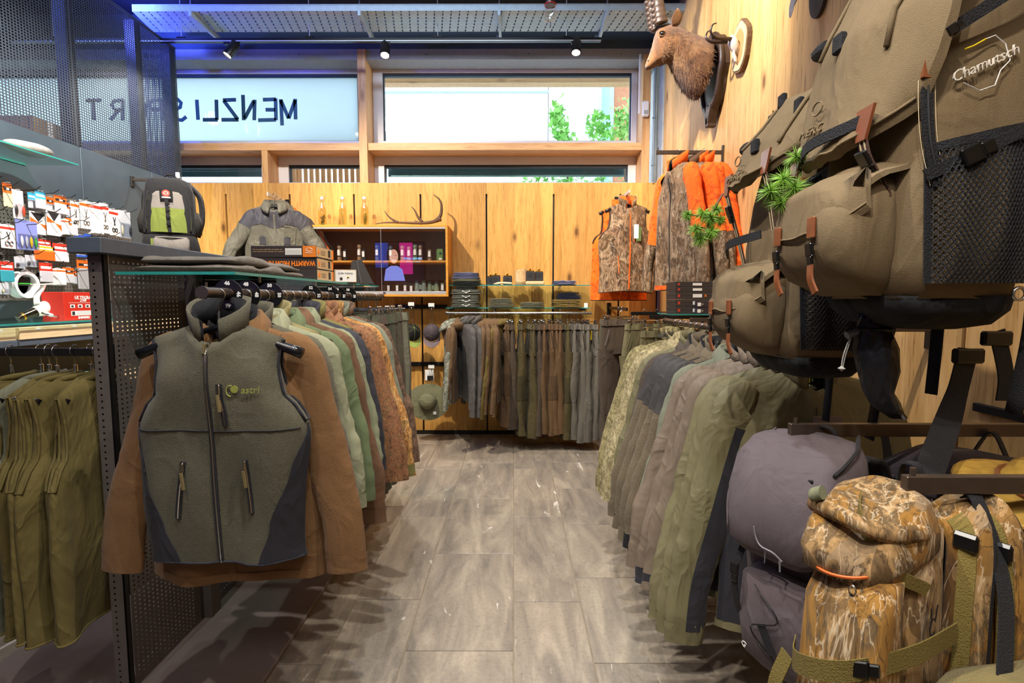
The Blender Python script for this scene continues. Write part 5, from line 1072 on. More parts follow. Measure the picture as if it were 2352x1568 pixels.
# ---------------- orange and camouflage vests in the corner
va = PY(1440, 440, 4.9); vr = tag(empty('display_bracket', (va.x + 0.0, YB - 0.005, va.z)), 'chrome hanger arm above the camouflage vest', 'arm')
G().strap([(0.0, 0, -0.01), (0.02, -0.52, 0.0)], 0.032, (0, 0, 1), 0.012).build('bar', M_ALU, vr); G().cbox(-0.02, 0.02, -0.004, 0.004, -0.06, 0.05, 0.002).build('wall_plate', M_BLACK, vr)
vx = PY(1442, 460, 4.95).x; vz = va.z - 0.085; M_OZ = plain('orange_zip', '#e8661a', 0.6)
F_OLIN = fabric('orange_lining', '#e8691c', 0.7, 900, 0.2)
o, S = vest((vx, 4.96, vz), 0.12, CAMO_TREE, 'bark camouflage padded vest with orange collar lining', 'vests in the corner', 'camouflage_vest', L=0.84, W=0.185, chest=0.275, hem=0.27, depth=0.10, seed=4.4, trim=plain('brown_binding', '#3a2a20', 0.8), lining=F_OLIN, ch=0.085, hanger_label='black hanger of the camouflage vest in the corner', hanger_group='hangers in the corner', hemcurve=-0.02)
patch(S, -0.02, 0.02, 0.0, 0.98, 0.005, 2, 14).build('front_zip', M_OZ, o, 'all'); line_on(S, [(-0.42, 0.60), (-0.38, 0.80)], 0.005, -1, 0.004).build('pocket_zip', M_OZ, o); line_on(S, [(0.62, 0.60), (0.60, 0.76)], 0.005, -1, 0.004).build('pocket_zip', M_OZ, o); line_on(S, [(0.16, 0.33), (0.15, 0.42)], 0.004, -1, 0.004).build('chest_zip', M_OZ, o)
for k, (u, v, w, h, mm) in enumerate(((0.30, 0.34, 0.05, 0.13, plain('green_swing_tag', '#55703c', 0.6)), (0.22, 0.30, 0.045, 0.13, M_PAPER))):
    p = S(u, v, -1, 0.02); st = G().cbox(p.x - w/2, p.x + w/2, p.y - 0.001 - 0.004*k, p.y + 0.001 - 0.004*k, p.z - h/2, p.z + h/2, 0.0004).build('swing_tag', mm, o)
vest((vx - 0.035, 5.10, vz), 0.16, CAMO_ORANGE, 'blaze orange vest hanging behind the camouflage vest', 'vests in the corner', L=0.93, W=0.19, chest=0.29, hem=0.29, depth=0.07, seed=5.6, trim=F_BLACK, hanger_label='black hanger of the orange vest in the corner', hanger_group='hangers in the corner')
# ---------------- camouflage and orange jackets on the right wall arm
jz = PY(1575, 350, 3.82).z; jx = PY(1507, 350, 3.82).x
ra = tag(empty('display_bracket', (XR, 3.82, jz)), 'brown bar arm on the right wall carrying orange camouflage jackets', 'arm')
G().cbox(jx - XR, -0.002, -0.008, 0.008, -0.014, 0.014, 0.002).build('bar', M_BRONZE, ra); G().tube([(jx - XR + 0.015, 0, 0.012), (jx - XR + 0.015, 0, 0.035)], 0.004, 6).build('end_pin', M_BRONZE, ra)
G().cbox(-0.012, -0.001, -0.012, 0.012, -0.12, 0.05, 0.002).build('wall_plate', M_BRONZE, ra)
for k, px in enumerate((1571, 1591, 1601, 1615)):
    x = PY(px, 360, 3.82).x - (0.045 if k == 0 else 0.0)
    o, S = jacket((x, 3.82, jz - NECK_DROP + 0.012), -1.33 + 0.05*k, CAMO_TREE if k != 3 else CAMO_ORANGE, ('camouflage hunting jacket with orange shoulders, front of the right wall arm', 'second orange shouldered jacket on the right wall arm', 'third camouflage jacket on the right wall arm', 'blaze orange jacket nearest the right wall')[k], 'jackets on the right wall arm',
           L=0.92, W=0.195, sl=0.92, out=0.39, fwd=-0.02, chest=0.26, hem=0.27, depth=0.06, ck='stand', trim=CAMO_ORANGE if k != 1 else F_BROWN2, lining=F_BLACK, yoke=None, seed=6.2 + k, ch=0.085, zipm=F_BLACK, cuffm=CAMO_TREE, hanger_label='black hanger on the right wall arm, %s from the aisle' % ORD[k], hanger_group='hangers on the right wall arm')
    for c_ in [c for c in o.children if c.name.startswith('sleeve')]:
        s = 1 if c_.data.vertices[0].co.x > 0 else -1
        sleeve(s, 0.195, 0.36, 0.92, 0.39, -0.02, 0.085, 0.052, 6.2 + k + s, 0.010, flat=0.6, t0=0.0, t1=0.58, extra=0.002).build('orange_upper', CAMO_ORANGE, c_, 'all')
# ---------------- trousers in the corner
arm1 = tag(empty('display_bracket', (1.0, YB - 0.005, 1.36)), 'dark arm on the back wall carrying brown corner trousers', 'arm'); G().cbox(-0.008, 0.008, -0.86, 0, -0.018, 0.012, 0.002).build('bar', M_BLACK, arm1); G().cbox(-0.02, 0.02, -0.004, 0.004, -0.08, 0.05, 0.002).build('wall_plate', M_BLACK, arm1)
for k, (y, m, d) in enumerate(((4.58, F_BGREY, 'dark brown trousers with zip, front of the corner arm'), (4.70, F_BGREY, 'second brown trousers behind on the corner arm'), (4.84, F_TROU, 'charcoal trousers at the back of the corner arm'))):
    trousers((1.0 - 0.05*(k == 0), y, 1.285), 0.42 - 0.1*k, m, d, 'corner trousers', L=1.18, hw=0.20, seed=8 + k, depth=0.05, zipm=F_MAUVE, hanger_label='chrome clip hanger on the corner arm, %s from the front' % ORD[k], hanger_group='corner clip hangers')
for q, (yy, zz) in enumerate(((4.12, 1.335), (3.86, 1.315))):
    arm2 = tag(empty('display_bracket', (XR, yy, zz)), ('farther', 'nearer')[q] + ' dark arm on the right wall carrying olive trousers', 'arm'); G().cbox(-0.58 + 0.08*q, -0.001, -0.008, 0.008, -0.016, 0.012, 0.002).build('bar', M_BLACK, arm2); G().cbox(-0.012, -0.0005, -0.02, 0.02, -0.08, 0.05, 0.002).build('wall_plate', M_BLACK, arm2)
    for k in range(3):
        o = trousers((1.06 + 0.10*k + 0.06*q, yy + 0.02, zz - 0.06 - 0.02*q), 0.30 + 0.12*k, (F_OLSOFT, F_CORD, F_OLSOFT)[k], '%s on the %s right wall arm' % (('olive trousers with belt loops, first', 'moss trousers, second', 'olive trousers, third')[k], ('farther', 'nearer')[q]), 'olive trousers by the right wall', L=1.12, hw=0.18, seed=12 + k + 5*q, depth=0.05, zipm=F_CORD,
                 hanger_label='chrome clip hanger, %s on the %s right wall arm' % (ORD[k], ('farther', 'nearer')[q]), hanger_group='clip hangers by the right wall')
# ================================================================== RIGHT RACK
QX, QZ = 0.925, 1.318
rr_ = tag(empty('hanging_rail', (QX, 1.50, QZ)), 'dark steel garment rail of the right clothes rack', 'rail')
G().tube([(0, 0, 0), (0, 1.62, 0)], 0.0155, 14).build('tube', M_BRONZE, rr_, 40)
for y in (0.35, 1.15): G().cbox(-0.012, XR - QX - 0.001, y - 0.012, y + 0.012, 0.014, 0.034, 0.002).build('arm', M_BRONZE, rr_); G().cbox(XR - QX - 0.014, XR - QX - 0.0005, y - 0.03, y + 0.03, -0.05, 0.07, 0.002).build('wall_plate', M_BRONZE, rr_)
for y in (0, 1.62): G().lathe([(0, -0.005), (0.019, -0.005), (0.019, 0.005), (0, 0.005)], 14, Matrix.Translation((0, y, 0)) @ Matrix.Rotation(PI/2, 4, 'X')).build('end_cap', M_BRONZE, rr_)
RG, RH = 'jackets on the right rack', 'hangers on the right rack'
rzn = QZ - NECK_DROP
rj = [(1.60, F_OLSOFT, 'olive softshell jacket with dark underarm panel', dict(underarm=F_NAVY, out=0.37, sl=0.90, L=0.86, lining=F_BLACK, trim=F_OLSOFT, side=F_NAVY)),
      (1.675, F_OLSOFT, 'olive softshell jacket with dark side stripe', dict(underarm=F_NAVY, out=0.385, sl=0.90, lining=F_BLACK, side=F_NAVY)),
      (1.745, F_OLSOFT, 'pale olive softshell jacket', dict(underarm=F_NAVY, out=0.40, sl=0.88, lining=F_BLACK)),
      (1.825, F_TAUPE, 'taupe padded jacket with dark cuff', dict(out=0.385, sl=0.86, cuffm=F_NAVY, lining=F_BLACK, wr=0.011)),
      (1.90, F_TAUPE, 'taupe padded jacket', dict(out=0.40, sl=0.86, cuffm=F_NAVY, lining=F_BLACK, wr=0.011)),
      (1.98, F_TAUPE, 'dark taupe padded jacket', dict(out=0.415, sl=0.84, lining=F_BLACK, wr=0.011)),
      (2.06, F_GREYG, 'grey green jacket with fold collar', dict(out=0.37, sl=0.80, ck='fold')),
      (2.145, F_TWEED, 'tweed jacket with navy shoulders', dict(yoke=F_NAVYSH, out=0.40, sl=0.84, ck='hood', lining=F_BLACK, cuffm=F_BLACK)),
      (2.23, F_TWEED, 'brown tweed jacket with slate shoulders', dict(yoke=F_NAVYSH, out=0.405, sl=0.84, lining=F_BLACK)),
      (2.315, F_TWEED, 'tweed sleeved jacket with navy yoke', dict(yoke=F_NAVYSH, out=0.41, sl=0.84, ck='hood', lining=F_BLACK)),
      (2.40, F_TWEED, 'dark tweed jacket with slate yoke', dict(yoke=F_NAVYSH, out=0.415, sl=0.82)),
      (2.48, F_BGREY, 'brown grey hooded jacket', dict(out=0.37, sl=0.78, ck='hood', lining=F_BLACK)),
      (2.56, F_OLSOFT, 'olive jacket with standing collar', dict(out=0.36, sl=0.76)),
      (2.64, CAMO_BEIGE, 'beige camouflage jacket', dict(out=0.40, sl=0.84, ck='hood')),
      (2.72, CAMO_BEIGE, 'beige camouflage jacket with fur trimmed hood', dict(out=0.405, sl=0.84, ck='hood')),
      (2.81, CAMO_GRASS, 'dry grass camouflage jacket', dict(out=0.40, sl=0.86, ck='stand')),
      (2.90, CAMO_GRASS, 'dark grass camouflage jacket', dict(out=0.40, sl=0.86))]
for i, (y, m, d, k) in enumerate(rj):
    k = dict(k); L = k.pop('L', 0.80)
    o, S = jacket((QX, y, rzn), random.uniform(-0.06, 0.03), m, '%s, %s from the front on the right rack' % (d, ORD[i]), RG, L=L, seed=i*1.71 + 0.3, depth=0.032 if i else 0.075, flat=0.36, fwd=-0.03 - 0.02*(i % 3), W=0.215, chest=0.255, hem=0.26, detail=(i == 0), r0=0.09, r1=0.062,
           hanger_label='black plastic hanger, %s from the front on the right rack' % ORD[i], hanger_group=RH, **k)
    if i == 0:
        nl = G().cbox(-0.034, 0.034, 0.043, 0.046, -0.058, -0.012, 0.001).build('neck_label', M_YELLOW, o); text('label_print', 'JENCO', 0.020, M_BLACKM, (0.0, 0.0415, -0.028), (PI/2, 0, 0), nl, bold=0.0006); text('label_print', 'ACTION', 0.008, M_BLACKM, (0.0, 0.0415, -0.046), (PI/2, 0, 0), nl)
        st = G().cbox(-0.03, 0.055, -0.10, -0.098, -0.25, -0.135, 0.0004).build('swing_tag', plain('mauve_card', '#6d6162', 0.7), o)
    if i == 14:
        g = G(); rnd = random.Random(4)
        for q in range(260):
            t = rnd.uniform(PI*0.55, PI*1.45); b = Vector((0.115*math.sin(t), -0.10*math.cos(t), 0.01)); g.tube([b, b + Vector((rnd.gauss(0, 0.014) + 0.02*math.sin(t), rnd.gauss(0, 0.014), rnd.uniform(-0.01, 0.03)))], 0.0011, 3)
        g.build('fur_trim', plain('grey_fur', '#4a4640', 0.9), o)['kind'] = 'stuff'
# glass shelf with shoe boxes above the far end of the right rack
p0, p1 = PY(1529, 721, 3.42), PY(1660, 724, 3.42)
bs = glass_shelf(p0.x, XR - 0.004, 3.30, 3.62, p0.z - 0.004, 'short glass shelf with dark boxes on the right wall', t=0.008); bzs = p0.z + 0.0045
G().box(0.15, 0.255, -0.1, -0.094, -0.024, -0.001).build('bracket', M_DARK, bs); G().box(0.15, 0.255, 0.1, 0.106, -0.024, -0.001).build('bracket', M_DARK, bs)
M_BOXB = plain('dark_brown_card', '#37312f', 0.55, 0, 0.05); M_RED = plain('red_print', '#c43a22', 0.6)
def shoebox(x0, x1, y0, z0, h, label, d=0.20, rz=0.0, plain_=False):
    b = tag(empty('dark_box', ((x0 + x1)/2, y0, z0), rz), label, 'box', 'dark boxes on the right shelf'); w = (x1 - x0)/2
    G().cbox(-w, w, 0, d, 0, h, 0.002).build('carton', M_BOXB, b); G().cbox(-w - 0.001, w + 0.001, -0.001, d, h*0.55, h + 0.001, 0.001).build('lid', M_BOXB, b)
    G().box(-w*0.25, w*0.15, -0.0016, -0.001, h*0.25, h*0.75).build('size_label', M_PAPER, b); G().box(-w*0.9, -w*0.8, -0.0016, -0.001, h*0.3, h*0.7).build('red_mark', M_RED, b)
    return b
z = bzs
for k in range(5):
    h = 0.045 if k < 3 else 0.032; xl = PY(1552, 690, 3.34).x
    b = shoebox(xl, xl + 0.30, 3.34 + 0.004*k, z, h, 'dark brown carton, %s from the bottom of the main stack' % ORD[k]); z += h + 0.002
    if k in (1, 2): text('logo', 'X', 0.02, M_ORANGE, (0.045, -0.0020, h*0.5), (PI/2, 0, 0), b, bold=0.001)
    if k == 2: text('print', 'HUNT EX', 0.014, M_PAPER, (0.115, -0.0020, h*0.45), (PI/2, 0, 0), b)
for k in range(2):
    xs = PY(1598, 700, 3.315).x; b = tag(empty('small_dark_box', (xs, 3.305, bzs + k*0.042)), ('lower', 'upper')[k] + ' small dark box in front of the carton stack', 'box', 'dark boxes on the right shelf')
    G().cbox(0, 0.145, 0, 0.03, 0, 0.040, 0.002).build('carton', plain('aubergine_card', '#2e2830', 0.45), b); G().box(0.008, 0.03, -0.001, -0.0002, 0.008, 0.030).build('print_block', M_PAPER, b); G().box(0.125, 0.135, -0.001, -0.0002, 0.01, 0.03).build('red_mark', M_RED, b); G().lathe([(0, 0), (0.006, 0), (0.006, 0.0008), (0, 0.0008)], 10, Matrix.Translation((0.04, -0.0004, 0.02)) @ Matrix.Rotation(PI/2, 4, 'X')).build('emblem', F_SAGE2, b)
# ================================================================== RUCKSACKS ON THE RIGHT WALL
# wall bars and arms
for k, (y, z, xt, lb) in enumerate(((1.18, 1.145, 0.645, 'farther lower'), (0.84, 1.14, 0.655, 'nearer lower'), (1.345, 1.975, 0.76, 'farther upper'), (0.985, 2.12, 0.76, 'nearer upper'))):
    a = tag(empty('display_bracket', (XR, y, z)), '%s square bronze arm on the right wall carrying a rucksack' % lb, 'arm', 'square arms for rucksacks')
    G().cbox(xt - XR, -0.002, -0.008, 0.008, -0.015, 0.015, 0.0015).build('tube', M_BRONZE, a); G().tube([(xt - XR + 0.014, 0, 0.014), (xt - XR + 0.014, 0, 0.028)], 0.0045, 8).build('end_pin', M_BRONZE, a); G().cbox(-0.012, -0.0005, -0.015, 0.015, -0.06, 0.03, 0.002).build('wall_plate', M_BRONZE, a)
for k, z in enumerate((1.13, 2.10)):
    wbr = tag(G().cbox(XR - 0.018, XR - 0.0005, 0.2, 1.66, z - 0.045, z - 0.018, 0.002).build('wall_bar', M_DARK), ('lower', 'upper')[k] + ' dark wall bar behind the rucksack arms', 'bar')
F_PACK = fabric('khaki_pack_canvas', '#766448', 0.8, 1400, 0.5, 0.07, 0.08, 0.35, 0.12)
F_WEB = fabric('black_webbing', '#1c1c1f', 0.7, 700, 1.2, 0.05, 0, 0.05, 0.1)
F_WEBS = fabric('brown_webbing', '#4c342a', 0.75, 700, 1.0, 0.05, 0, 0.05, 0.1); M_CREAM = plain('cream_stripe', '#cdbb94', 0.8)
F_NET = fabric('black_net_backing', '#1d1b18', 0.8, 600, 0.6)
def mesh_net(g, f, nu, nv, r=0.0012):
    """diamond net over f(u,v)"""
    for fam in (1, -1):
        for i in range(-nv, nu + 1):
            pts = []
            for j in range(nv + 1):
                u = (i + (j if fam > 0 else nv - j))/nu
                if 0 <= u <= 1: pts.append(f(u, j/nv))
            if len(pts) > 1:
                pts = [Vector(p) for p in pts]
                for a, b in zip(pts, pts[1:]):
                    d = (b - a); n = d.cross(Vector((1, 0, 0))); n = n.normalized()*r if n.length > 1e-6 else Vector((0, r, 0)); m_ = d.cross(n).normalized()*r
                    g.add([a + n, a - n*0.5 + m_, a - n*0.5 - m_, b + n, b - n*0.5 + m_, b - n*0.5 - m_], [(0, 1, 4, 3), (1, 2, 5, 4), (2, 0, 3, 5)])
def soft_box(rings_spec, n=28, seed=0.0, amp=0.006, pw=0.45, cap=True):
    """rings_spec: (z, cx, cy, hx, hy); rounded-rectangle rings with cloth noise"""
    rings = []
    for (z, cx, cy, hx, hy) in rings_spec:
        r = []
        for k in range(n):
            t = 2*PI*k/n; x = hx*math.copysign(abs(math.cos(t))**pw, math.cos(t)); y = hy*math.copysign(abs(math.sin(t))**pw, math.sin(t))
            nn = noise.noise(Vector((x*9 + seed, y*9, z*7 + seed))) + 0.5*noise.noise(Vector((x*22, y*22 + seed, z*16)))
            L = math.hypot(x, y) or 1; r.append(Vector((cx + x + x/L*nn*amp, cy + y + y/L*nn*amp, z + nn*amp*0.4)))
        rings.append(r)
    return G().loft(rings, True, cap, cap)
def buckle(o, p, d, up, s=0.03, m=M_BLACK, name='buckle'):
    """side-release buckle along direction d"""
    d = Vector(d).normalized(); up = Vector(up); up = (up - d*d.dot(up)).normalized(); w = d.cross(up)
    T = Matrix(((d.x, w.x, up.x, p[0]), (d.y, w.y, up.y, p[1]), (d.z, w.z, up.z, p[2]), (0, 0, 0, 1)))
    g = G().cbox(-s*0.9, s*0.15, -s*0.5, s*0.5, -s*0.16, s*0.16, s*0.08); g.cbox(s*0.2, s*0.95, -s*0.38, s*0.38, -s*0.14, s*0.14, s*0.08); g.cbox(s*0.1, s*0.25, -s*0.55, s*0.55, -s*0.12, s*0.12, s*0.05)
    return g.xf(T).build(name, m, o)
def hunting_pack(loc, rz, label, drop=0.36, embroid=False, seed=1.0):
    """khaki rucksack; local front -y, +x is the side towards the camera; origin at the top of the back"""
    o = tag(empty('hunting_rucksack', loc, rz), label, 'rucksack', 'khaki hunting rucksacks')
    soft_box([(0.0, 0, -0.075, 0.10, 0.05), (-0.06, 0, -0.09, 0.135, 0.08), (-0.20, 0, -0.10, 0.147, 0.10), (-0.32, 0, -0.105, 0.15, 0.106), (-0.42, 0, -0.105, 0.15, 0.108), (-0.54, 0, -0.105, 0.148, 0.106), (-0.60, 0, -0.10, 0.14, 0.10)], 40, seed, 0.008, 0.42).build('main_body', F_PACK, o, 'all')
    soft_box([(-0.595, 0, -0.10, 0.143, 0.102), (-0.62, 0, -0.095, 0.135, 0.095), (-0.645, 0, -0.09, 0.11, 0.075), (-0.655, 0, -0.085, 0.06, 0.045)], 30, seed + 2, 0.004).build('base_panel', F_BLACK, o, 'all')
    # top lid sloping down over the front
    lid = []; NJ, NI = 18, 22
    for j in range(NJ + 1):
        t = j/NJ; z0 = interp([(0, 0.0), (0.28, 0.075), (0.5, 0.045), (0.75, -drop*0.42), (1, -drop)], t); y0 = interp([(0, 0.03), (0.28, -0.05), (0.5, -0.15), (0.75, -0.245), (1, -0.285)], t); row = []
        for i in range(NI + 1):
            u = -1 + 2*i/NI; w = interp([(0, 0.13), (0.4, 0.172), (0.85, 0.178), (1, 0.15)], t); a = abs(u)**3
            n1 = noise.noise(Vector((u*1.6 + seed, t*3.2, seed))); n2 = noise.noise(Vector((u*4 + seed, t*7 + u*2, seed + 5)))
            row.append(Vector((u*w, y0 + 0.075*a*(0.4 + 0.6*t) - (0.018*n1 + 0.007*n2)*(1 - a), z0 - 0.05*a*(1 - t) + 0.05*a*t + 0.020*n1 + 0.007*n2)))
        lid.append(row)
    def shell(rows_, d, nm, m, par):
        g = G().loft(rows_, False); inn = [[p + Vector(d) for p in r] for r in rows_]; g.loft(inn, False); g.loft([rows_[-1], inn[-1]], False); g.loft([rows_[0], inn[0]], False); g.loft([[r[0] for r in rows_], [r[0] for r in inn]], False); g.loft([[r[-1] for r in rows_], [r[-1] for r in inn]], False)
        return g.build(nm, m, par, 'all')
    ld = shell(lid, (0, 0.012, -0.012), 'top_lid', F_PACK, o)
    G().tube([p + Vector((0, -0.002, 0.001)) for p in lid[-1]], 0.0028, 5).build('lid_piping', F_PACK, ld, 'all')
    G().tube([r[-5] + Vector((0.0, -0.003, 0.003)) for r in lid[3:16]], 0.005, 6).build('lid_fold', F_PACK, ld, 'all'); G().tube([r[6] + Vector((0.0, -0.003, 0.003)) for r in lid[4:14]], 0.004, 6).build('lid_fold', F_PACK, ld, 'all')
    for i, j in ((4, 10), (11, 13), (17, 11), (9, 9)):
        p = lid[j][i]; G().cbox(p.x - 0.014, p.x + 0.014, p.y - 0.010, p.y + 0.004, p.z - 0.016, p.z + 0.018, 0.003).build('lash_tab', F_WEB, ld)
    p = lid[12][3]; G().lathe([(0.0, -0.022), (0.014, -0.02), (0.016, 0.0), (0.014, 0.02), (0, 0.022)], 10, Matrix.Translation(p + Vector((0, -0.014, 0))) @ Matrix.Rotation(PI/2, 4, 'Y')).build('rolled_strap', F_WEB, ld, 30)
    q = lid[-3][9]; text('emblem_text', 'MERCO', 0.026, F_PACK, q + Vector((0, -0.010, -0.01)), (PI/2 - 0.35, 0, 0.15), ld, ext=0.0015); G().tube([q + Vector((0.018*math.cos(t), -0.007, 0.03 + 0.012*math.sin(t))) for t in [2*PI*k/12 for k in range(12)]], 0.0016, 4, closed=True).build('emblem', F_PACK, ld)
    # front fastenings: leather, striped webbing, buckle
    for x, i in ((-0.085, 5), (0.118, 19)):
        e = lid[-1][i]; y1 = -0.262
        G().add([(e.x - 0.022, e.y - 0.006, e.z + 0.035), (e.x + 0.022, e.y - 0.006, e.z + 0.035), (e.x + 0.012, e.y - 0.012, e.z - 0.02), (e.x - 0.012, e.y - 0.012, e.z - 0.02), (e.x - 0.022, e.y - 0.001, e.z + 0.035), (e.x + 0.022, e.y - 0.001, e.z + 0.035), (e.x + 0.012, e.y - 0.007, e.z - 0.02), (e.x - 0.012, e.y - 0.007, e.z - 0.02)], [(0, 1, 2, 3), (4, 7, 6, 5), (0, 4, 5, 1), (1, 5, 6, 2), (2, 6, 7, 3), (3, 7, 4, 0)]).build('leather_patch', M_LEATHER, ld)
        P = spline([e + Vector((0, -0.008, -0.015)), e + Vector((0.004, 0.0, -0.05)), Vector((e.x, -0.225, min(-0.36, e.z - 0.10))), Vector((e.x, -0.222, -0.43))], 6)
        st = G().strap(P, 0.022, (1, 0, 0), 0.003).build('striped_strap', F_WEBS, o)
        for dx in (-0.0055, 0.0055): G().strap([v + Vector((dx, -0.0022, 0)) for v in P], 0.0026, (1, 0, 0), 0.001).build('stripe', M_CREAM, st)
        k = len(P)*2//5; buckle(o, P[k] + Vector((0, -0.006, 0)), P[k + 1] - P[k], (0, -1, 0), 0.026)
    # front pocket with flap
    pk = soft_box([(-0.385, 0.0, -0.205, 0.10, 0.025), (-0.41, 0, -0.235, 0.122, 0.050), (-0.46, 0, -0.252, 0.130, 0.066), (-0.52, 0, -0.25, 0.127, 0.064), (-0.565, 0, -0.235, 0.11, 0.05), (-0.595, 0, -0.205, 0.08, 0.025)], 34, seed + 5, 0.010, 0.55).build('front_pocket', F_PACK, o, 'all')
    fl = []
    for j in range(11):
        t = j/10; row = []
        for i in range(17):
            u = -1 + 2*i/16; y = interp([(0, -0.20), (0.35, -0.262), (0.7, -0.315), (1, -0.325)], t); z = interp([(0, -0.355), (0.4, -0.375), (0.75, -0.41), (1, -0.485)], t); a = abs(u)**3
            n1 = noise.noise(Vector((u*2.0 + seed*3, t*2.5, 1.0))); row.append(Vector((u*lerp(0.13, 0.138, t), y + 0.055*a*t - 0.010*n1*(1 - a), z - 0.02*a*(1 - t) + 0.012*n1 + (0.035*abs(u)**4 if t > 0.7 else 0))))
        fl.append(row)
    fp = shell(fl, (0, 0.008, -0.006), 'pocket_flap', F_PACK, pk); G().tube([v + Vector((0, -0.002, 0.004)) for v in fl[-1]], 0.0018, 4).build('flap_seam', F_PACK, fp, 'all')
    for x, i in ((-0.055, 5), (0.075, 12)):
        e = fl[-1][i]; G().cbox(e.x - 0.012, e.x + 0.012, e.y - 0.008, e.y - 0.002, e.z - 0.008, e.z + 0.03, 0.002).build('leather_tab', M_LEATHER, fp); buckle(pk, (e.x, e.y - 0.006, e.z - 0.035), (0, 0.1, -1), (0, -1, 0), 0.021)
        G().strap(spline([(e.x, e.y - 0.004, e.z - 0.055), (e.x + 0.006, e.y - 0.006, e.z - 0.08), (e.x + 0.018, e.y - 0.002, e.z - 0.105)], 4), 0.015, (1, 0, 0.2), 0.004).build('leather_pull', M_LEATHER, pk)
    # black lash strap across the lid gap (holds the sprig)
    G().strap(spline([(-0.10, -0.262, -0.335), (0.0, -0.300, -0.315), (0.10, -0.262, -0.30)], 5), 0.020, (0, 0, 1), 0.004).build('lash_strap', F_WEB, o)
    # camera-side panel
    X = 0.154
    zl = spline([(X - 0.004, -0.196, -0.19), (X + 0.002, -0.200, -0.27), (X + 0.003, -0.192, -0.35), (X + 0.002, -0.172, -0.42)], 6)
    zp = G().strap(zl, 0.017, (0, 1, 0.1), 0.004).build('side_zip', F_WEB, o); G().tube([v + Vector((0.003, 0, 0)) for v in zl], 0.002, 5).build('zip_teeth', M_BLACKM, zp); G().strap([zl[0] + Vector((0.006, 0, 0.01)), zl[3] + Vector((0.006, -0.001, 0)), zl[5] + Vector((0.005, -0.002, 0))], 0.020, (0, 1, 0), 0.006).build('leather_zip_pull', M_LEATHER, zp)
    for sg in (-0.013, 0.013): G().tube([v + Vector((0.0, sg, 0)) for v in zl], 0.0006, 4).build('zip_stitching', M_CREAM, zp)
    def side(u, v):
        y = lerp(-0.172, -0.02, u) - 0.012*(1 - v)*(1 - u); z = lerp(-0.365 + 0.035*u, -0.575, v); b = math.sin(PI*min(max(u, 0), 1))**0.6*math.sin(PI*min(1, 0.10 + v*0.84))**0.5
        return Vector((X - 0.004 + 0.030*b + 0.004*math.sin(u*14)*b, y, z))
    bg_ = G().loft([[side(i/12, j/10) - Vector((0.004, 0, 0)) for i in range(13)] for j in range(11)], False).build('side_pocket', F_PACK, o, 'all')
    g = G(); mesh_net(g, lambda u, v: side(u, v) + Vector((0.002, 0, 0)), 20, 17, 0.0014); g.build('mesh_net', F_WEB, bg_)['kind'] = 'stuff'
    G().strap([side(i/10, 0) + Vector((0.002, 0, 0.004)) for i in range(11)], 0.013, (0, 0, 1), 0.004).build('elastic_hem', F_WEB, bg_); G().strap([side(0, j/8) + Vector((0.001, -0.004, 0)) for j in range(9)], 0.011, (0, 1, 0), 0.003).build('pocket_binding', F_WEB, bg_)
    G().tube([(X + 0.002, -0.035 + 0.010*math.cos(t), -0.592 + 0.010*math.sin(t)) for t in [2*PI*k/16 for k in range(16)]], 0.0028, 6, closed=True).build('eyelet', M_CHROME, o, 'all')
    for (ya, za, yb, zb) in ((-0.195, -0.20, 0.015, -0.065), (-0.195, -0.405, 0.02, -0.30)):
        G().strap(spline([(X + 0.004, ya, za), (X + 0.022, lerp(ya, yb, 0.5), lerp(za, zb, 0.5)), (X + 0.002, yb, zb)], 6), 0.019, (0, -(zb - za), yb - ya), 0.004).build('compression_strap', F_WEB, o); f_ = 0.30 if za < -0.3 else 0.08
        buckle(o, (X + 0.022, lerp(ya, yb, f_), lerp(za, zb, f_)), (0, yb - ya, zb - za), (1, 0, 0), 0.028 if za < -0.3 else 0.014)
    for x in (-0.07, 0.085):
        G().strap(spline([(x, 0.01, -0.02), (x*1.1, 0.07, -0.08), (x*1.3, 0.075, -0.30), (x*1.3, 0.03, -0.55)], 6), 0.06, (1, 0, 0), 0.014).build('shoulder_strap', F_NET, o, 'all'); G().strap(spline([(x*1.3, 0.03, -0.55), (x*1.3, 0.03, -0.66), (x*1.2, 0.02, -0.80)], 5), 0.028, (1, 0.1, 0), 0.003).build('strap_tail', F_WEB, o, 'all')
    soft_box([(-0.02, 0, 0.012, 0.11, 0.016), (-0.28, 0, 0.016, 0.14, 0.024), (-0.56, 0, 0.012, 0.13, 0.018)], 22, seed + 9, 0.003).build('back_pad', F_NET, o, 'all')
    G().strap(spline([(-0.04, 0.01, -0.02), (-0.03, 0.02, 0.06), (0.0, 0.025, 0.085), (0.03, 0.02, 0.06), (0.04, 0.01, -0.02)], 5), 0.022, (0, 1, 0), 0.004).build('grab_loop', F_WEB, o)
    if embroid:
        M_EMB = plain('white_embroidery', '#e8e2d6', 0.8); text('embroidery', 'Chamutsch', 0.0235, M_EMB, (X + 0.001, -0.115, -0.235), (PI/2, -0.42, PI/2), o, shear=0.35, ext=0.0015, bold=-0.0003)
        G().tube([(X + 0.001, -0.11 + 0.045*a, -0.235 + 0.05*b) for a, b in ((-0.75, -0.55), (-0.2, -0.8), (0.3, -0.65), (0.45, -0.2), (0.75, 0.1), (0.55, 0.6), (0.2, 0.85), (-0.1, 0.75))], 0.0010, 4).build('map_outline', M_PAPER, o); G().tube([(X + 0.001, -0.11 + 0.045*a, -0.235 + 0.05*b) for a, b in ((-0.1, 0.75), (-0.5, 0.55), (-0.8, 0.45))], 0.0014, 4).build('yellow_stitch', M_YELLOW, o)
    return o
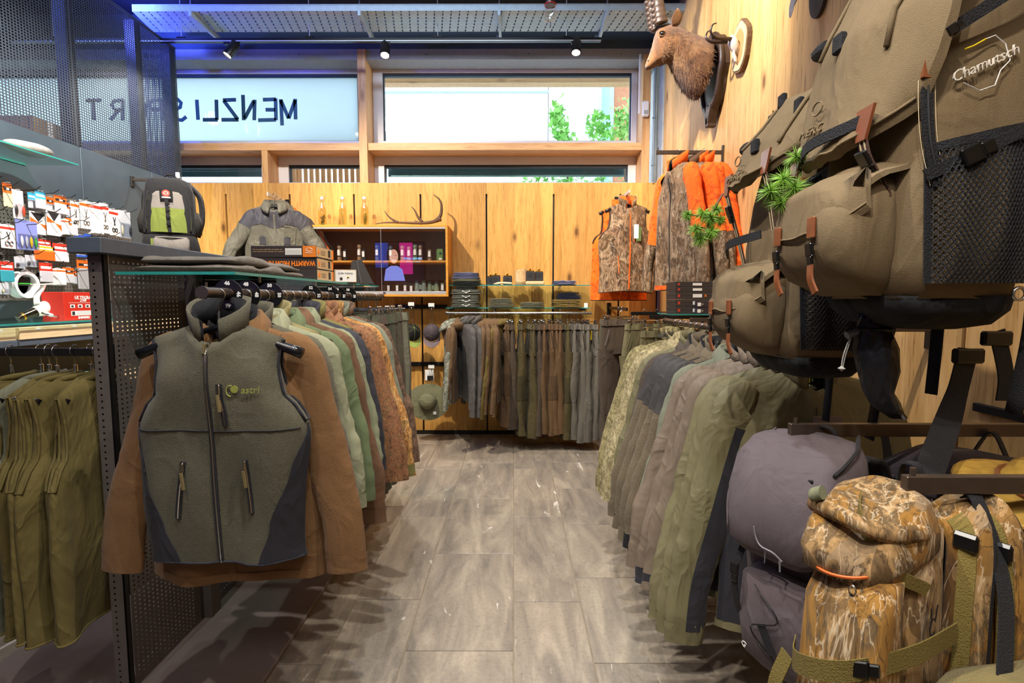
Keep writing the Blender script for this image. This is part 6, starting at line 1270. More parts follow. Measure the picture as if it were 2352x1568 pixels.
hunting_pack((0.86, 1.345, 1.905), -PI/2 - 0.03, 'farther khaki hunting rucksack with pine sprig, above the right rack', 0.16, seed=1.3)
hunting_pack((0.855, 0.985, 2.05), -PI/2 - 0.04, 'nearest khaki hunting rucksack with white script on its side', 0.34, embroid=True, seed=2.6)
# pine sprigs
M_NEEDLE = plain('fresh_needles', '#7aa33c', 0.55, 0, 0.35, 20); M_TWIG = plain('pine_twig', '#6b4a33', 0.8)
def sprig(pts, tufts, label, s=1.0, seed=0):
    B = Vector(pts[0]); o = tag(empty('pine_sprig', B), label, 'sprig', 'pine sprigs'); rnd = random.Random(seed)
    G().tube([Vector(p) - B for p in spline(pts, 5)], 0.0028*s, 5).build('twig', M_TWIG, o)
    for (c, r) in tufts:
        c = Vector(c) - B; near = min([Vector(p) - B for p in spline(pts, 5)], key=lambda q: (q - c).length)
        G().tube([near, (near + c)/2 + Vector((0, 0, 0.004)), c], 0.0018*s, 4).build('side_twig', M_TWIG, o)
        g = G()
        for k in range(150):
            d = Vector((rnd.gauss(0, 1), rnd.gauss(0, 1), rnd.gauss(-0.1, 1))).normalized(); L = r*rnd.uniform(0.7, 1.1); w = d.orthogonal().normalized()*0.00055*s; w2 = d.cross(w).normalized()*0.00055*s; e = c + d*L + Vector((0, 0, -0.15*L))
            m_ = (c + e)/2 + Vector((0, 0, 0.04*L)); g.add([c + w, c - w + w2, c - w - w2, m_ + w, m_ - w + w2, m_ - w - w2, e], [(0, 1, 4, 3), (1, 2, 5, 4), (2, 0, 3, 5), (3, 4, 6), (4, 5, 6), (5, 3, 6)])
        g.build('needles', M_NEEDLE, o)['kind'] = 'stuff'
def P_(px, py, Y): return PY(px, py, Y)
sprig([P_(1880, 335, 1.08), P_(1850, 365, 1.06), P_(1830, 400, 1.06), P_(1850, 440, 1.06), P_(1870, 460, 1.06)], [(P_(1830, 360, 1.05), 0.030), (P_(1770, 440, 1.06), 0.032), (P_(1800, 410, 1.05), 0.034), (P_(1825, 432, 1.04), 0.036), (P_(1865, 440, 1.05), 0.032), (P_(1795, 465, 1.05), 0.030), (P_(1845, 468, 1.04), 0.032), (P_(1880, 465, 1.06), 0.026), (P_(1862, 352, 1.06), 0.026)], 'larger bright pine sprig under the near rucksack lid', 1.0, 5)
sprig([P_(1660, 445, 1.40), P_(1640, 480, 1.38), P_(1625, 520, 1.37), P_(1630, 550, 1.37)], [(P_(1615, 490, 1.37), 0.030), (P_(1580, 493, 1.38), 0.022), (P_(1632, 500, 1.36), 0.030), (P_(1600, 525, 1.37), 0.030), (P_(1635, 530, 1.36), 0.030), (P_(1610, 548, 1.37), 0.030), (P_(1645, 480, 1.38), 0.026), (P_(1655, 505, 1.38), 0.022)], 'smaller pine sprig under the far rucksack lid', 1.1, 9)
# black drawstring pouch hanging below the near rucksack
def pouch():
    top = PY(2000, 690, 1.0); o = tag(empty('drawstring_pouch', top), 'shiny black drawstring pouch dangling below the near rucksack', 'pouch')
    L = lambda px, py: PY(px, py, 1.0) - top; rows_ = [(690, 1975, 2035, 0.012), (735, 1972, 2038, 0.016), (758, 1968, 2045, 0.020), (800, 1962, 2060, 0.032), (850, 1972, 2062, 0.030), (900, 1985, 2050, 0.022), (935, 2005, 2065, 0.015), (960, 2045, 2085, 0.006)]
    rings = []
    for py, a, b, d in rows_:
        A, B_ = L(a, py), L(b, py); c = (A + B_)/2; hw = (B_ - A).length/2
        rings.append([Vector((c.x + hw*math.cos(t), d*math.sin(t)*(1 + 0.35*noise.noise(Vector((t*3, py*0.03, 0)))), c.z + 0.004*noise.noise(Vector((t*2, py*0.05, 3))))) for t in [2*PI*k/18 for k in range(18)]])
    m = fabric('shiny_black_nylon', '#1b1c21', 0.3, 900, 0.1, 0.05, 0, 1.1, 0); G().loft(rings, True, True, True).build('bag', m, o, 'all')
    G().tube([r[0] + Vector((-0.012, -0.006, 0)) for r in rings], 0.0035, 5).build('frayed_seam', plain('grey_seam', '#55575c', 0.6), o)
    G().tube([p*1.0 + Vector((0, 0, 0.002)) for p in rings[2]], 0.004, 5, closed=True).build('gathered_neck', m, o, 'all')
    c = L(1958, 765); G().lathe([(0.0, -0.012), (0.008, -0.012), (0.007, 0.014), (0.0, 0.014)], 10, Matrix.Translation(c) @ Matrix.Rotation(1.2, 4, 'Y')).build('cord_lock', plain('grey_toggle', '#5e6066', 0.4), o)
    for q in (0, 1): G().tube(spline([c, L(1948 + q*4, 785), L(1936 + q*5, 820), L(1932 + q*3, 850)], 5), 0.0013, 4).build('cord', plain('grey_cord', '#9a9a96', 0.7), o)
    G().lathe([(0, -0.006), (0.007, 0), (0, 0.006)], 8, Matrix.Translation(L(1933, 846))).build('cord_knot', plain('grey_cord', '#9a9a96', 0.7), o)
pouch()
# long black webbing tails hanging behind the lower arms
for k, (a, b, c_, Y, w, lb) in enumerate((((2225, 800), (2190, 930), (2130, 1095), 1.02, 0.045, 'wide black webbing strap hanging over the near lower arm'), ((2290, 760), (2310, 860), (2305, 920), 1.05, 0.035, 'short black strap end hanging below the near rucksack'))):
    P = [PY(*a, Y) , PY(*b, Y), PY(*c_, Y - (0.12 if k == 0 else 0))]; o = tag(empty('webbing_strap', P[0]), lb, 'strap', 'loose webbing straps'); G().strap(spline([p - P[0] for p in P], 6), w, (1, 0.1, 0), 0.003).build('band', F_WEB, o); G().cbox(-0.03, 0.03, -0.008, 0.008, -0.03, 0.0, 0.004).build('ladder_lock', M_BLACK, o)
# ---------------- grey daypack on the farther lower arm
F_MAUVP = fabric('mauve_grey_canvas', '#5e5457', 0.8, 1200, 0.4, 0.07, 0, 0.4, 0.12); F_CHARP = fabric('charcoal_nylon', '#232326', 0.75, 1100, 0.3)
def daypack():
    o = tag(empty('grey_daypack', (0.735, 1.15, 1.09), -PI/2 + 0.55, 0.10), 'mauve grey daypack with dark mesh pockets on the far lower arm', 'rucksack')
    # local: front -y; +x towards the camera
    soft_box([(0.02, 0, -0.06, 0.08, 0.04), (-0.02, 0, -0.09, 0.115, 0.075), (-0.10, 0, -0.105, 0.135, 0.10), (-0.25, 0, -0.11, 0.14, 0.11), (-0.42, 0, -0.105, 0.135, 0.105), (-0.50, 0, -0.095, 0.12, 0.09), (-0.53, 0, -0.085, 0.085, 0.06)], 34, 4.0, 0.008, 0.55).build('main_body', F_MAUVP, o, 'all')
    lid = soft_box([(0.045, 0, -0.07, 0.08, 0.04), (0.05, 0, -0.10, 0.115, 0.085), (0.02, 0, -0.13, 0.14, 0.122), (-0.05, 0, -0.155, 0.148, 0.140), (-0.11, 0, -0.175, 0.145, 0.132), (-0.165, 0, -0.20, 0.130, 0.105), (-0.19, 0, -0.215, 0.10, 0.075)], 44, 5.0, 0.016, 0.48).build('top_lid', F_MAUVP, o, 'all')
    G().strap(spline([(0.095, -0.02, 0.060), (0.128, -0.10, 0.052), (0.135, -0.18, 0.034), (0.13, -0.215, 0.022)], 6), 0.013, (0.5, 0, 1), 0.006).build('lid_zip', F_CHARP, lid)
    for yy in (-0.9, 0.9): G().tube(spline([(yy*0.12, -0.06, 0.052), (yy*0.135, -0.16, 0.02), (yy*0.14, -0.26, -0.06), (yy*0.125, -0.295, -0.15)], 6), 0.003, 5).build('lid_seam', F_MAUVP, lid, 'all')
    G().cbox(0.08, 0.10, -0.255, -0.245, -0.03, 0.015, 0.002).build('zip_pull', M_BLACK, lid)
    st = G().tube(spline([(0.05, -0.305, -0.17), (0.03, -0.312, -0.155), (0.0, -0.315, -0.15), (-0.015, -0.313, -0.135), (-0.02, -0.313, -0.11)], 5), 0.0022, 5); st.tube([(0.045, -0.307, -0.17), (0.045, -0.307, -0.195)], 0.0025, 4); st.tube([(0.01, -0.312, -0.155), (0.005, -0.309, -0.19)], 0.0015, 4); st.build('chamois_emblem', plain('pale_reflective_print', '#7c787e', 0.6), lid)
    soft_box([(-0.24, 0, -0.215, 0.07, 0.02), (-0.27, 0, -0.235, 0.10, 0.035), (-0.38, 0, -0.24, 0.115, 0.042), (-0.48, 0, -0.225, 0.11, 0.038), (-0.525, 0, -0.20, 0.085, 0.02)], 28, 6.0, 0.007, 0.6).build('front_pocket', F_MAUVP, o, 'all')
    soft_box([(-0.28, 0.115, -0.11, 0.03, 0.085), (-0.34, 0.125, -0.11, 0.04, 0.095), (-0.44, 0.12, -0.11, 0.042, 0.095), (-0.50, 0.10, -0.10, 0.035, 0.08)], 26, 7.0, 0.006, 0.6).build('side_pocket', F_CHARP, o, 'all')
    for (x, zt) in ((0.10, -0.19), (-0.09, -0.19)):
        G().strap(spline([(x, -0.25, zt), (x*1.1, -0.285, zt - 0.07), (x*1.15, -0.275, zt - 0.16), (x*1.2, -0.24, zt - 0.22)], 5), 0.018, (1, 0, 0), 0.003).build('lid_strap', F_WEB, o); buckle(o, (x*1.1, -0.290, zt - 0.07), (0, -0.1, -1), (0, -1, 0), 0.026)
    G().tube(spline([(-0.04, -0.285, -0.27), (0.03, -0.295, -0.33), (-0.05, -0.295, -0.38), (0.02, -0.29, -0.44)], 5), 0.002, 5).build('bungee_cord', M_BLACK, o)
    G().strap([(-0.02, -0.292, -0.36), (0.015, -0.296, -0.42)], 0.024, (1, 0, 0.5), 0.003).build('gear_loop', F_WEB, o); text('logo', 'G', 0.022, M_PAPER, (-0.075, -0.290, -0.44), (PI/2, 0.5, 0), o, ext=0.0006)
    G().strap(spline([(-0.035, 0.0, 0.0), (-0.03, 0.0, 0.05), (0, 0.0, 0.065), (0.03, 0.0, 0.05), (0.035, 0.0, 0.0)], 5), 0.018, (0, 1, 0), 0.003).build('grab_loop', F_WEB, o)
    soft_box([(0.0, 0, 0.01, 0.10, 0.015), (-0.2, 0, 0.02, 0.12, 0.025), (-0.45, 0, 0.01, 0.115, 0.02)], 22, 8.0, 0.004).build('back_pad', plain('blue_black_pad', '#22303c', 0.7), o, 'all')
    for x in (-0.08, 0.08): G().strap(spline([(x, 0.02, 0.0), (x*1.2, 0.09, -0.04), (x*1.3, 0.10, -0.22), (x*1.4, 0.02, -0.45)], 6), 0.055, (1, 0, 0), 0.014).build('shoulder_strap', F_CHARP, o, 'all')
    G().tube(spline([(0.14, -0.1, -0.50), (0.16, -0.12, -0.60), (0.155, -0.13, -0.66)], 5), 0.0025, 5).build('loose_cord', M_BLACK, o)
daypack()
for _o in bpy.data.objects:
    if _o.name == 'grey_daypack': _o.scale = (0.82, 0.80, 0.95); _o.location = (0.725, 1.17, 1.095)
# dark second daypack deeper on the same arm
def dark_pack():
    o = tag(empty('dark_daypack', (1.10, 1.16, 1.09), -PI/2 + 0.45, 0.0), 'dark aubergine daypack deeper on the far lower arm', 'rucksack'); m = fabric('aubergine_nylon', '#332c33', 0.75, 1100, 0.3)
    soft_box([(0.01, 0, -0.08, 0.10, 0.06), (-0.03, 0, -0.10, 0.15, 0.10), (-0.2, 0, -0.11, 0.16, 0.11), (-0.45, 0, -0.10, 0.15, 0.10), (-0.5, 0, -0.09, 0.10, 0.06)], 30, 9.0, 0.009, 0.6).build('main_body', m, o, 'all')
    for q in range(3): G().tube(spline([(-0.14, -0.20, -0.06 - q*0.03), (0, -0.225, -0.03 - q*0.03), (0.15, -0.15, -0.05 - q*0.03)], 6), 0.006, 5).build('fabric_fold', m, o, 'all')
    G().strap(spline([(-0.035, 0.0, -0.01), (0, 0.0, 0.055), (0.035, 0.0, -0.01)], 6), 0.018, (0, 1, 0), 0.003).build('grab_loop', F_WEB, o); G().cbox(-0.02, -0.005, -0.225, -0.215, -0.08, -0.045, 0.002).build('zip_pull', M_CHROME, o)
dark_pack()
# ---------------- camouflage pack on the nearer lower arm
CAMO_AUT = camo('autumn_leaf_camo', ['#2a1c10', '#6a4a22', '#9c7030', '#5e4c34', '#b08c5c', '#43321e', '#cdb08a'], 7, '#d8c4a4', '#2c1a0c', crease=0.5)
F_OLWEB = fabric('olive_webbing', '#7a6a34', 0.75, 700, 1.2, 0.05, 0, 0.05, 0.1)
def camo_pack():
    o = tag(empty('camouflage_rucksack', (0.715, 0.86, 1.105), -PI/2 + 0.50), 'autumn leaf camouflage rucksack with olive webbing on the near lower arm', 'rucksack')
    soft_box([(0.00, 0, -0.06, 0.055, 0.04), (-0.03, 0, -0.075, 0.10, 0.07), (-0.09, 0, -0.085, 0.12, 0.085), (-0.22, 0, -0.09, 0.125, 0.095), (-0.40, 0, -0.10, 0.13, 0.105), (-0.52, 0, -0.095, 0.12, 0.10), (-0.56, 0, -0.085, 0.08, 0.06)], 44, 11.0, 0.018, 0.55).build('main_body', CAMO_AUT, o, 'all')
    # rolled hood-like top with drawstring
    top = soft_box([(0.03, 0.0, -0.09, 0.05, 0.035), (0.015, 0, -0.11, 0.10, 0.07), (-0.02, 0, -0.13, 0.125, 0.10), (-0.055, 0, -0.15, 0.125, 0.11), (-0.09, 0, -0.165, 0.105, 0.09), (-0.105, 0, -0.17, 0.06, 0.05)], 40, 12.0, 0.026, 0.6).build('rolled_top', CAMO_AUT, o, 'all')
    for q in range(1): G().tube(spline([(-0.10, -0.20 - 0.015*q, 0.0 - 0.035*q), (-0.02, -0.235 - 0.012*q, 0.01 - 0.04*q), (0.08, -0.21 - 0.01*q, -0.005 - 0.035*q), (0.12, -0.13, -0.01 - 0.03*q)], 6), 0.014, 7).build('cloth_roll', CAMO_AUT, top, 'all')
    G().tube(spline([(-0.11, -0.20, -0.07), (-0.03, -0.262, -0.08), (0.05, -0.255, -0.075), (0.11, -0.19, -0.06)], 6), 0.0025, 5).build('orange_cord', M_OZ, top)
    G().tube([(0.055 + 0.008*math.cos(t), -0.262, -0.092 + 0.008*math.sin(t)) for t in [2*PI*k/12 for k in range(12)]], 0.002, 5, closed=True).build('eyelet', M_CHROME, top)
    G().lathe([(0.0, -0.014), (0.012, -0.014), (0.012, 0.014), (0, 0.014)], 12, Matrix.Translation((-0.06, -0.235, 0.03)) @ Matrix.Rotation(1.2, 4, 'Y')).build('cord_lock', F_SAGE, top, 40)
    soft_box([(-0.085, 0.02, -0.19, 0.085, 0.03), (-0.13, 0.02, -0.215, 0.10, 0.055), (-0.32, 0.02, -0.22, 0.105, 0.065), (-0.44, 0.02, -0.215, 0.105, 0.06), (-0.50, 0.02, -0.19, 0.08, 0.035)], 40, 13.0, 0.024, 0.55).build('front_pocket', CAMO_AUT, o, 'all')
    G().strap(spline([(-0.02, -0.15, 0.02), (0.02, -0.20, 0.0), (0.085, -0.20, -0.06), (0.13, -0.13, -0.10)], 6), 0.022, (0.3, 0, 1), 0.003).build('top_strap', F_OLWEB, o)
    bs_ = G().strap(spline([(-0.13, -0.20, -0.27), (-0.04, -0.298, -0.235), (0.07, -0.295, -0.205), (0.14, -0.19, -0.185), (0.155, -0.06, -0.18)], 6), 0.034, (0, 0, 1), 0.003).build('bottom_strap', F_OLWEB, o); buckle(o, (0.10, -0.272, -0.197), (1, 0.6, 0.1), (0.3, -1, 0), 0.026, M_BLACK, 'slider')
    G().strap(spline([(-0.09, -0.27, -0.25), (-0.11, -0.285, -0.32), (-0.10, -0.28, -0.42)], 5), 0.034, (1, 0, 0), 0.003).build('strap_tail', F_OLWEB, bs_)
    em = G().tube([(0.128, -0.10 + 0.010*math.cos(t), -0.17 + 0.014*math.sin(t)) for t in [0.6 + 5*k/14 for k in range(15)]], 0.0016, 4); em.tube([(0.129, -0.107, -0.158), (0.129, -0.112, -0.135)], 0.0016, 4); em.tube([(0.129, -0.093, -0.158), (0.129, -0.088, -0.135)], 0.0016, 4); em.build('antler_emblem', M_BLACKM, o)
    # shoulder straps spread on the camera side
    for k in (0, 1):
        P = spline([(0.06, 0.02, 0.0), (0.14, -0.01, -0.03), (0.157, -0.03, -0.15), (0.155, -0.03, -0.32), (0.13, -0.03, -0.52)] if k == 0 else [(0.10, 0.05, 0.0), (0.18, 0.04, -0.04), (0.215, 0.03, -0.20), (0.215, 0.03, -0.38), (0.19, 0.02, -0.58)], 7)
        s_ = G().strap(P, 0.085, (1, 0.2, 0), 0.018).build('shoulder_strap', CAMO_AUT, o, 'all'); G().strap([p + Vector((0.0, -0.012, 0)) for p in P], 0.034, (1, 0.2, 0), 0.004).build('adjuster_webbing', F_OLWEB, s_)
        for sg in (-1, 1): G().tube([p + Vector((1, 0.2, 0)).normalized()*0.043*sg for p in P], 0.005, 6).build('black_binding', F_WEB, s_, 'all')
        p = P[8]; G().cbox(p.x - 0.026, p.x + 0.026, p.y - 0.024, p.y - 0.010, p.z - 0.012, p.z + 0.018, 0.005).build('ladder_lock', M_BLACK, s_)
    G().strap(spline([(-0.03, 0.0, -0.01), (-0.02, 0.0, 0.05), (0, 0.0, 0.06), (0.02, 0.0, 0.05), (0.03, 0.0, -0.01)], 5), 0.026, (0, 1, 0), 0.003).build('grab_loop', F_WEB, o)
    for z in (-0.33, -0.40): G().cbox(0.125, 0.16, -0.10, -0.07, z - 0.004, z + 0.004, 0.003).build('wire_slider', M_CHROME, o)
    soft_box([(-0.02, 0, 0.01, 0.085, 0.014), (-0.2, 0, 0.02, 0.11, 0.022), (-0.5, 0, 0.012, 0.11, 0.02)], 22, 14.0, 0.004).build('back_pad', F_NET, o, 'all')
camo_pack()
for _o in bpy.data.objects:
    if _o.name == 'camouflage_rucksack': _o.scale = (0.64, 0.9, 1.0); _o.location = (0.705, 0.89, 1.10)
# khaki bag corner at the bottom right, and its green carabiner
kb = tag(empty('khaki_bag', (0.70, 0.67, 0.875), 0.2), 'khaki canvas bag corner at the lower right', 'bag')
soft_box([(0.03, 0.06, 0, 0.05, 0.05), (0.0, 0.05, 0, 0.10, 0.085), (-0.05, 0.04, 0, 0.135, 0.10), (-0.14, 0.04, 0, 0.145, 0.105), (-0.24, 0.04, 0, 0.13, 0.09)], 30, 15.0, 0.008, 0.6).build('canvas_body', fabric('khaki_canvas', '#7d7048', 0.85, 700, 0.8, 0.06, 0, 0.35), kb, 'all')
G().tube(spline([(-0.09, -0.04, -0.06), (-0.03, -0.10, -0.02), (0.05, -0.11, 0.01), (0.12, -0.06, 0.0)], 6), 0.006, 6).build('seam_roll', fabric('khaki_canvas', '#7d7048'), kb, 'all')
G().tube(spline([(-0.13, -0.03, -0.10), (-0.09, -0.10, -0.085), (-0.02, -0.118, -0.075), (-0.05, -0.118, -0.09), (-0.10, -0.10, -0.105), (-0.13, -0.04, -0.115)], 6), 0.004, 6).build('carabiner', plain('green_anodised', '#7fae3c', 0.3, 0.5), kb, 'all')
G().strap(spline([(0.02, 0.03, 0.02), (0.08, 0.08, 0.13), (0.10, 0.14, 0.24), (0.10, 0.16, 0.24)], 6), 0.025, (1, 0, 0), 0.003).build('hanging_strap', F_WEB, kb)
# straw hat behind the near arm
sh_ = tag(empty('straw_hat', (0.985, 0.90, 1.10), 0.2, 0.25), 'yellow straw hat edge behind the near lower arm', 'hat'); M_STRAW = plain('straw', '#b58f3a', 0.7, 0, 0.2, 60)
G().lathe([(0.0, 0.055), (0.05, 0.05), (0.075, 0.03), (0.085, 0.0), (0.13, -0.012), (0.15, -0.02), (0.15, -0.024), (0.085, -0.006)], 28).build('crown_and_brim', M_STRAW, sh_, 60); G().tube([(0.087*math.cos(t), 0.087*math.sin(t), 0.004) for t in [2*PI*k/24 for k in range(24)]], 0.005, 5, closed=True).build('hat_band', M_LEATHER, sh_)
# ================================================================== LEFT BAY: VESTS, COUNTER, FISHING WALL
F_MOSS = fabric('moss_drill', '#63582f', 0.85, 800, 0.35, 0.08, 0, 0.5, 0.15)
VY = 1.84; vzr = PX(160, 800, -1.7).z
va_ = tag(empty('display_bracket', (GX - 0.036, VY, PY(160, 808, VY).z)), 'dark waterfall arm on the left side of the partition', 'arm'); az = va_.location.z
G().cbox(-0.60, 0.0, -0.008, 0.008, -0.014, 0.014, 0.002).build('tube', M_DARK, va_); G().tube([(-0.588, 0, 0.012), (-0.588, 0, 0.03)], 0.004, 6).build('end_pin', M_DARK, va_); G().cbox(-0.012, 0.0, -0.02, 0.02, -0.06, 0.03, 0.002).build('plate', M_DARK, va_)
va2 = tag(empty('display_bracket', (GX - 0.036, 2.02, az - 0.03)), 'short dark arm nearer the camera on the partition', 'arm'); G().cbox(-0.20, 0.0, -0.01, 0.01, -0.018, 0.018, 0.002).build('tube', M_GUN, va2); G().cbox(-0.012, 0.0, -0.02, 0.02, -0.05, 0.03, 0.002).build('plate', M_DARK, va2)
for k, px in enumerate((224, 206, 190, 162, 136, 121, 78)):
    x = PY(px, 855, VY + 0.012*k).x
    o, S = vest((x, VY + 0.02*math.sin(k*1.7), az - NECK_DROP + 0.012), -PI/2 + 0.14 + 0.09*math.sin(k*2.3), F_MOSS if k != 5 else F_GREYG, 'moss green sleeveless work vest, %s from the partition in the left bay' % ORD[k], 'work vests in the left bay', 'work_vest', L=0.87 - 0.02*(k > 2), W=0.20, chest=0.27, hem=0.275, depth=0.055, seed=k*2.2 + 1, ck='crew', trim=F_MOSS,
                hanger_label='glossy black hanger, %s from the partition in the left bay' % ORD[k], hanger_group='hangers in the left bay', hw=0.182, fold=0.016)
    if k < 4:
        line_on(S, [(-0.75 + 1.5*i/14, 0.62 + 0.04*math.sin(i*0.9)) for i in range(15)], 0.0025, -1, 0.002).build('pocket_seam', F_KHAKI, o, 'all')
        z = G().strap([S(lerp(0.75, 0.15, i/6), lerp(0.40, 0.33, i/6), -1, 0.005) for i in range(7)], 0.013, (0, 0, 1), 0.003).build('chest_zip', M_BLACKM, o); line_on(S, [(lerp(0.75, 0.15, i/6), lerp(0.40, 0.33, i/6)) for i in range(7)], 0.002, -1, 0.007).build('zip_teeth', M_CHROME, z); p = S(0.75, 0.40, -1, 0.01); G().cbox(p.x - 0.006, p.x + 0.006, p.y - 0.006, p.y, p.z - 0.02, p.z + 0.006, 0.002).build('slider', M_CHROME, z)
# ---- counter with wooden drawer fronts on the steel wall
CX = -2.75; k0 = PX(0, 772, CX); cz_t = PX(110, 746, CX).z
for k, (ya, yb, lb) in enumerate(((1.6, 2.825, 'left'), (2.83, 4.30, 'right'))):
    c = tag(empty('counter_unit', (XL + 0.002, ya, 0.0)), '%s display counter with pale wooden front under the fishing wall' % lb, 'counter', 'fishing counters'); W = yb - ya; d = CX - XL
    dz = -0.012 if k == 0 else 0.0
    G().cbox(d - 0.03, d + dz, 0.002, W - 0.002, cz_t - 0.075, cz_t - 0.006, 0.002).build('wooden_front', M_DRAWER, c); G().cbox(0, d - 0.005, 0.002, W - 0.002, cz_t - 0.11, cz_t - 0.076, 0.002).build('steel_tray', M_GUNL, c)
    G().box(0, d - 0.031, 0.01, W - 0.01, cz_t - 0.075, cz_t - 0.035).build('tray_bed', M_PAPER, c)
    G().cbox(0, 0.02, 0.0, 0.03, 0.0, cz_t - 0.111, 0.002).build('upright', M_DARK, c); G().cbox(0.0, 0.02, W - 0.03, W, 0.0, cz_t - 0.111, 0.002).build('upright', M_DARK, c)
    G().cbox(0.02, d - 0.06, 0.0, W, 0.0, 0.08, 0.002).build('foot', M_DARK, c)
    for q in range(6):
        y = 0.1 + q*W/6; G().box(d + dz, d + dz + 0.0006, y, y + 0.03, cz_t - 0.022, cz_t - 0.012).build('price_strip', M_PAPER, c)
low = tag(empty('lower_shelf', (XL + 0.002, 1.6, 0.86)), 'pale wooden lower shelf below the fishing counter', 'shelf'); G().cbox(0, 0.48, 0, 2.7, 0, 0.04, 0.002).build('board', M_DRAWER, low); G().cbox(0.47, 0.485, 0, 2.7, 0.02, 0.075, 0.002).build('lip', M_DRAWER, low); G().box(0.0, 0.01, 0.0, 2.7, -0.86, -0.001).build('back', M_DARK, low)
for k in range(14):
    y = 2.45 + k*0.075; r = 0.034; o = tag(empty('line_spool', (XL + 0.40, y, 0.935), 0.0), '%s fishing line spool, %s from the left on the lower shelf' % (('green', 'green', 'red', 'green', 'red', 'red')[k % 6], ORD[k]), 'spool', 'line spools on the lower shelf')
    M_ = Matrix.Rotation(PI/2, 4, 'X') @ Matrix.Identity(4); m = plain('spool_green', '#1f6b46', 0.4) if k % 6 in (0, 1, 3) else plain('spool_red', '#b3261f', 0.4)
    G().lathe([(0.008, -0.025), (r, -0.025), (r, -0.021), (0.024, -0.020), (0.024, 0.020), (r, 0.021), (r, 0.025), (0.008, 0.025)], 16, M_).build('reel', m, o, 35); G().lathe([(0.026, -0.0195), (0.028, 0.0), (0.026, 0.0195)], 14, M_).build('line', M_PAPER, o, 'all')
# glass top on the counter
gt = glass_shelf(XL + 0.01, CX + 0.02, 2.2, 3.95, cz_t + 0.008, 'thick glass sheet lying over the fishing counter', t=0.010)
for y in (-0.7, 0.7): G().cbox(-0.2, -0.17, y, y + 0.03, -0.0145, -0.0005, 0.001).build('spacer', M_ALU, gt)
gz = cz_t + 0.0185
# ---- pegboard
pb = tag(empty('pegboard', (XL + 0.003, 2.3, PX(110, 690, XL).z)), 'grey perforated pegboard carrying fishing tackle packets', 'pegboard'); pbh = PX(110, 455, XL).z - pb.location.z + 0.03; pbw = PX(300, 560, XL).y - 2.3
perforated(pbw, pbh, 0.0255, 0.0255, 0.008, 0.008, lambda u, v: (0.012, u, v), margin=0.01).build('perforated_face', M_GUN, pb)['kind'] = 'stuff'; G().box(0, 0.004, 0, pbw, 0, pbh).build('back_plate', M_DARK, pb); G().box(0.004, 0.012, 0, 0.004, 0, pbh).build('edge', M_GUN, pb); G().box(0.004, 0.012, pbw - 0.004, pbw, 0, pbh).build('edge', M_GUN, pb)
def peg(px, py, label):
    tip = PX(px, py, XL + 0.30); b = empty('peg_hook', (XL + 0.0155, tip.y, tip.z - 0.035)); tag(b, label, 'hook', 'peg hooks on the fishing wall')
    G().tube([(0, 0, 0), (0.25, 0, 0.014), (0.285, 0, 0.035)], 0.0026, 6).build('wire', M_BLACK, b); G().lathe([(0, -0.003), (0.004, 0), (0, 0.003)], 8, Matrix.Translation((0.286, 0, 0.036))).build('tip', M_BLACK, b); G().cbox(-0.0005, 0.006, -0.012, 0.012, -0.02, 0.012, 0.002).build('plate', M_BLACK, b)
pegs = [(4, 405), (43, 418), (93, 428), (135, 436), (174, 447), (201, 454), (229, 461), (257, 467), (285, 473), (314, 480), (16, 474), (54, 503), (96, 507), (138, 480), (172, 492), (205, 499), (233, 536), (275, 534), (20, 540), (143, 541), (177, 558), (209, 563), (101, 575), (25, 601), (146, 600), (180, 617), (209, 614)]
for k, (a, b) in enumerate(pegs):
    if k < 10: lb = 'black peg hook, top row of the fishing wall, %s from left' % ORD[k]
    elif k < 18: lb = 'black peg hook, second row of the fishing wall, %s along' % ORD[k - 10]
    else: lb = 'black peg hook, lower rows of the fishing wall, %s along' % ORD[k - 18]
    peg(a, b, lb)
M_PLAST = glass('clear_blister', (0.88, 0.9, 0.93, 1), 0.15, 0.06)
KC = {'orange': '#e8641c', 'cyan': '#3aa6d2', 'white': '#e4e2e2', 'red': '#cf3322', 'purple': '#7c86c8', 'grey': '#9a9a9e', 'blue': '#2e55b8', 'teal': '#2b8fa0', 'black': '#222226', 'yellow': '#e8b71c', 'green': '#3cae3c', 'beige': '#cdbf9c', 'silver': '#b8bcc4'}
def col(k): return plain('print_' + k, KC[k], 0.45, 0, 0.04)
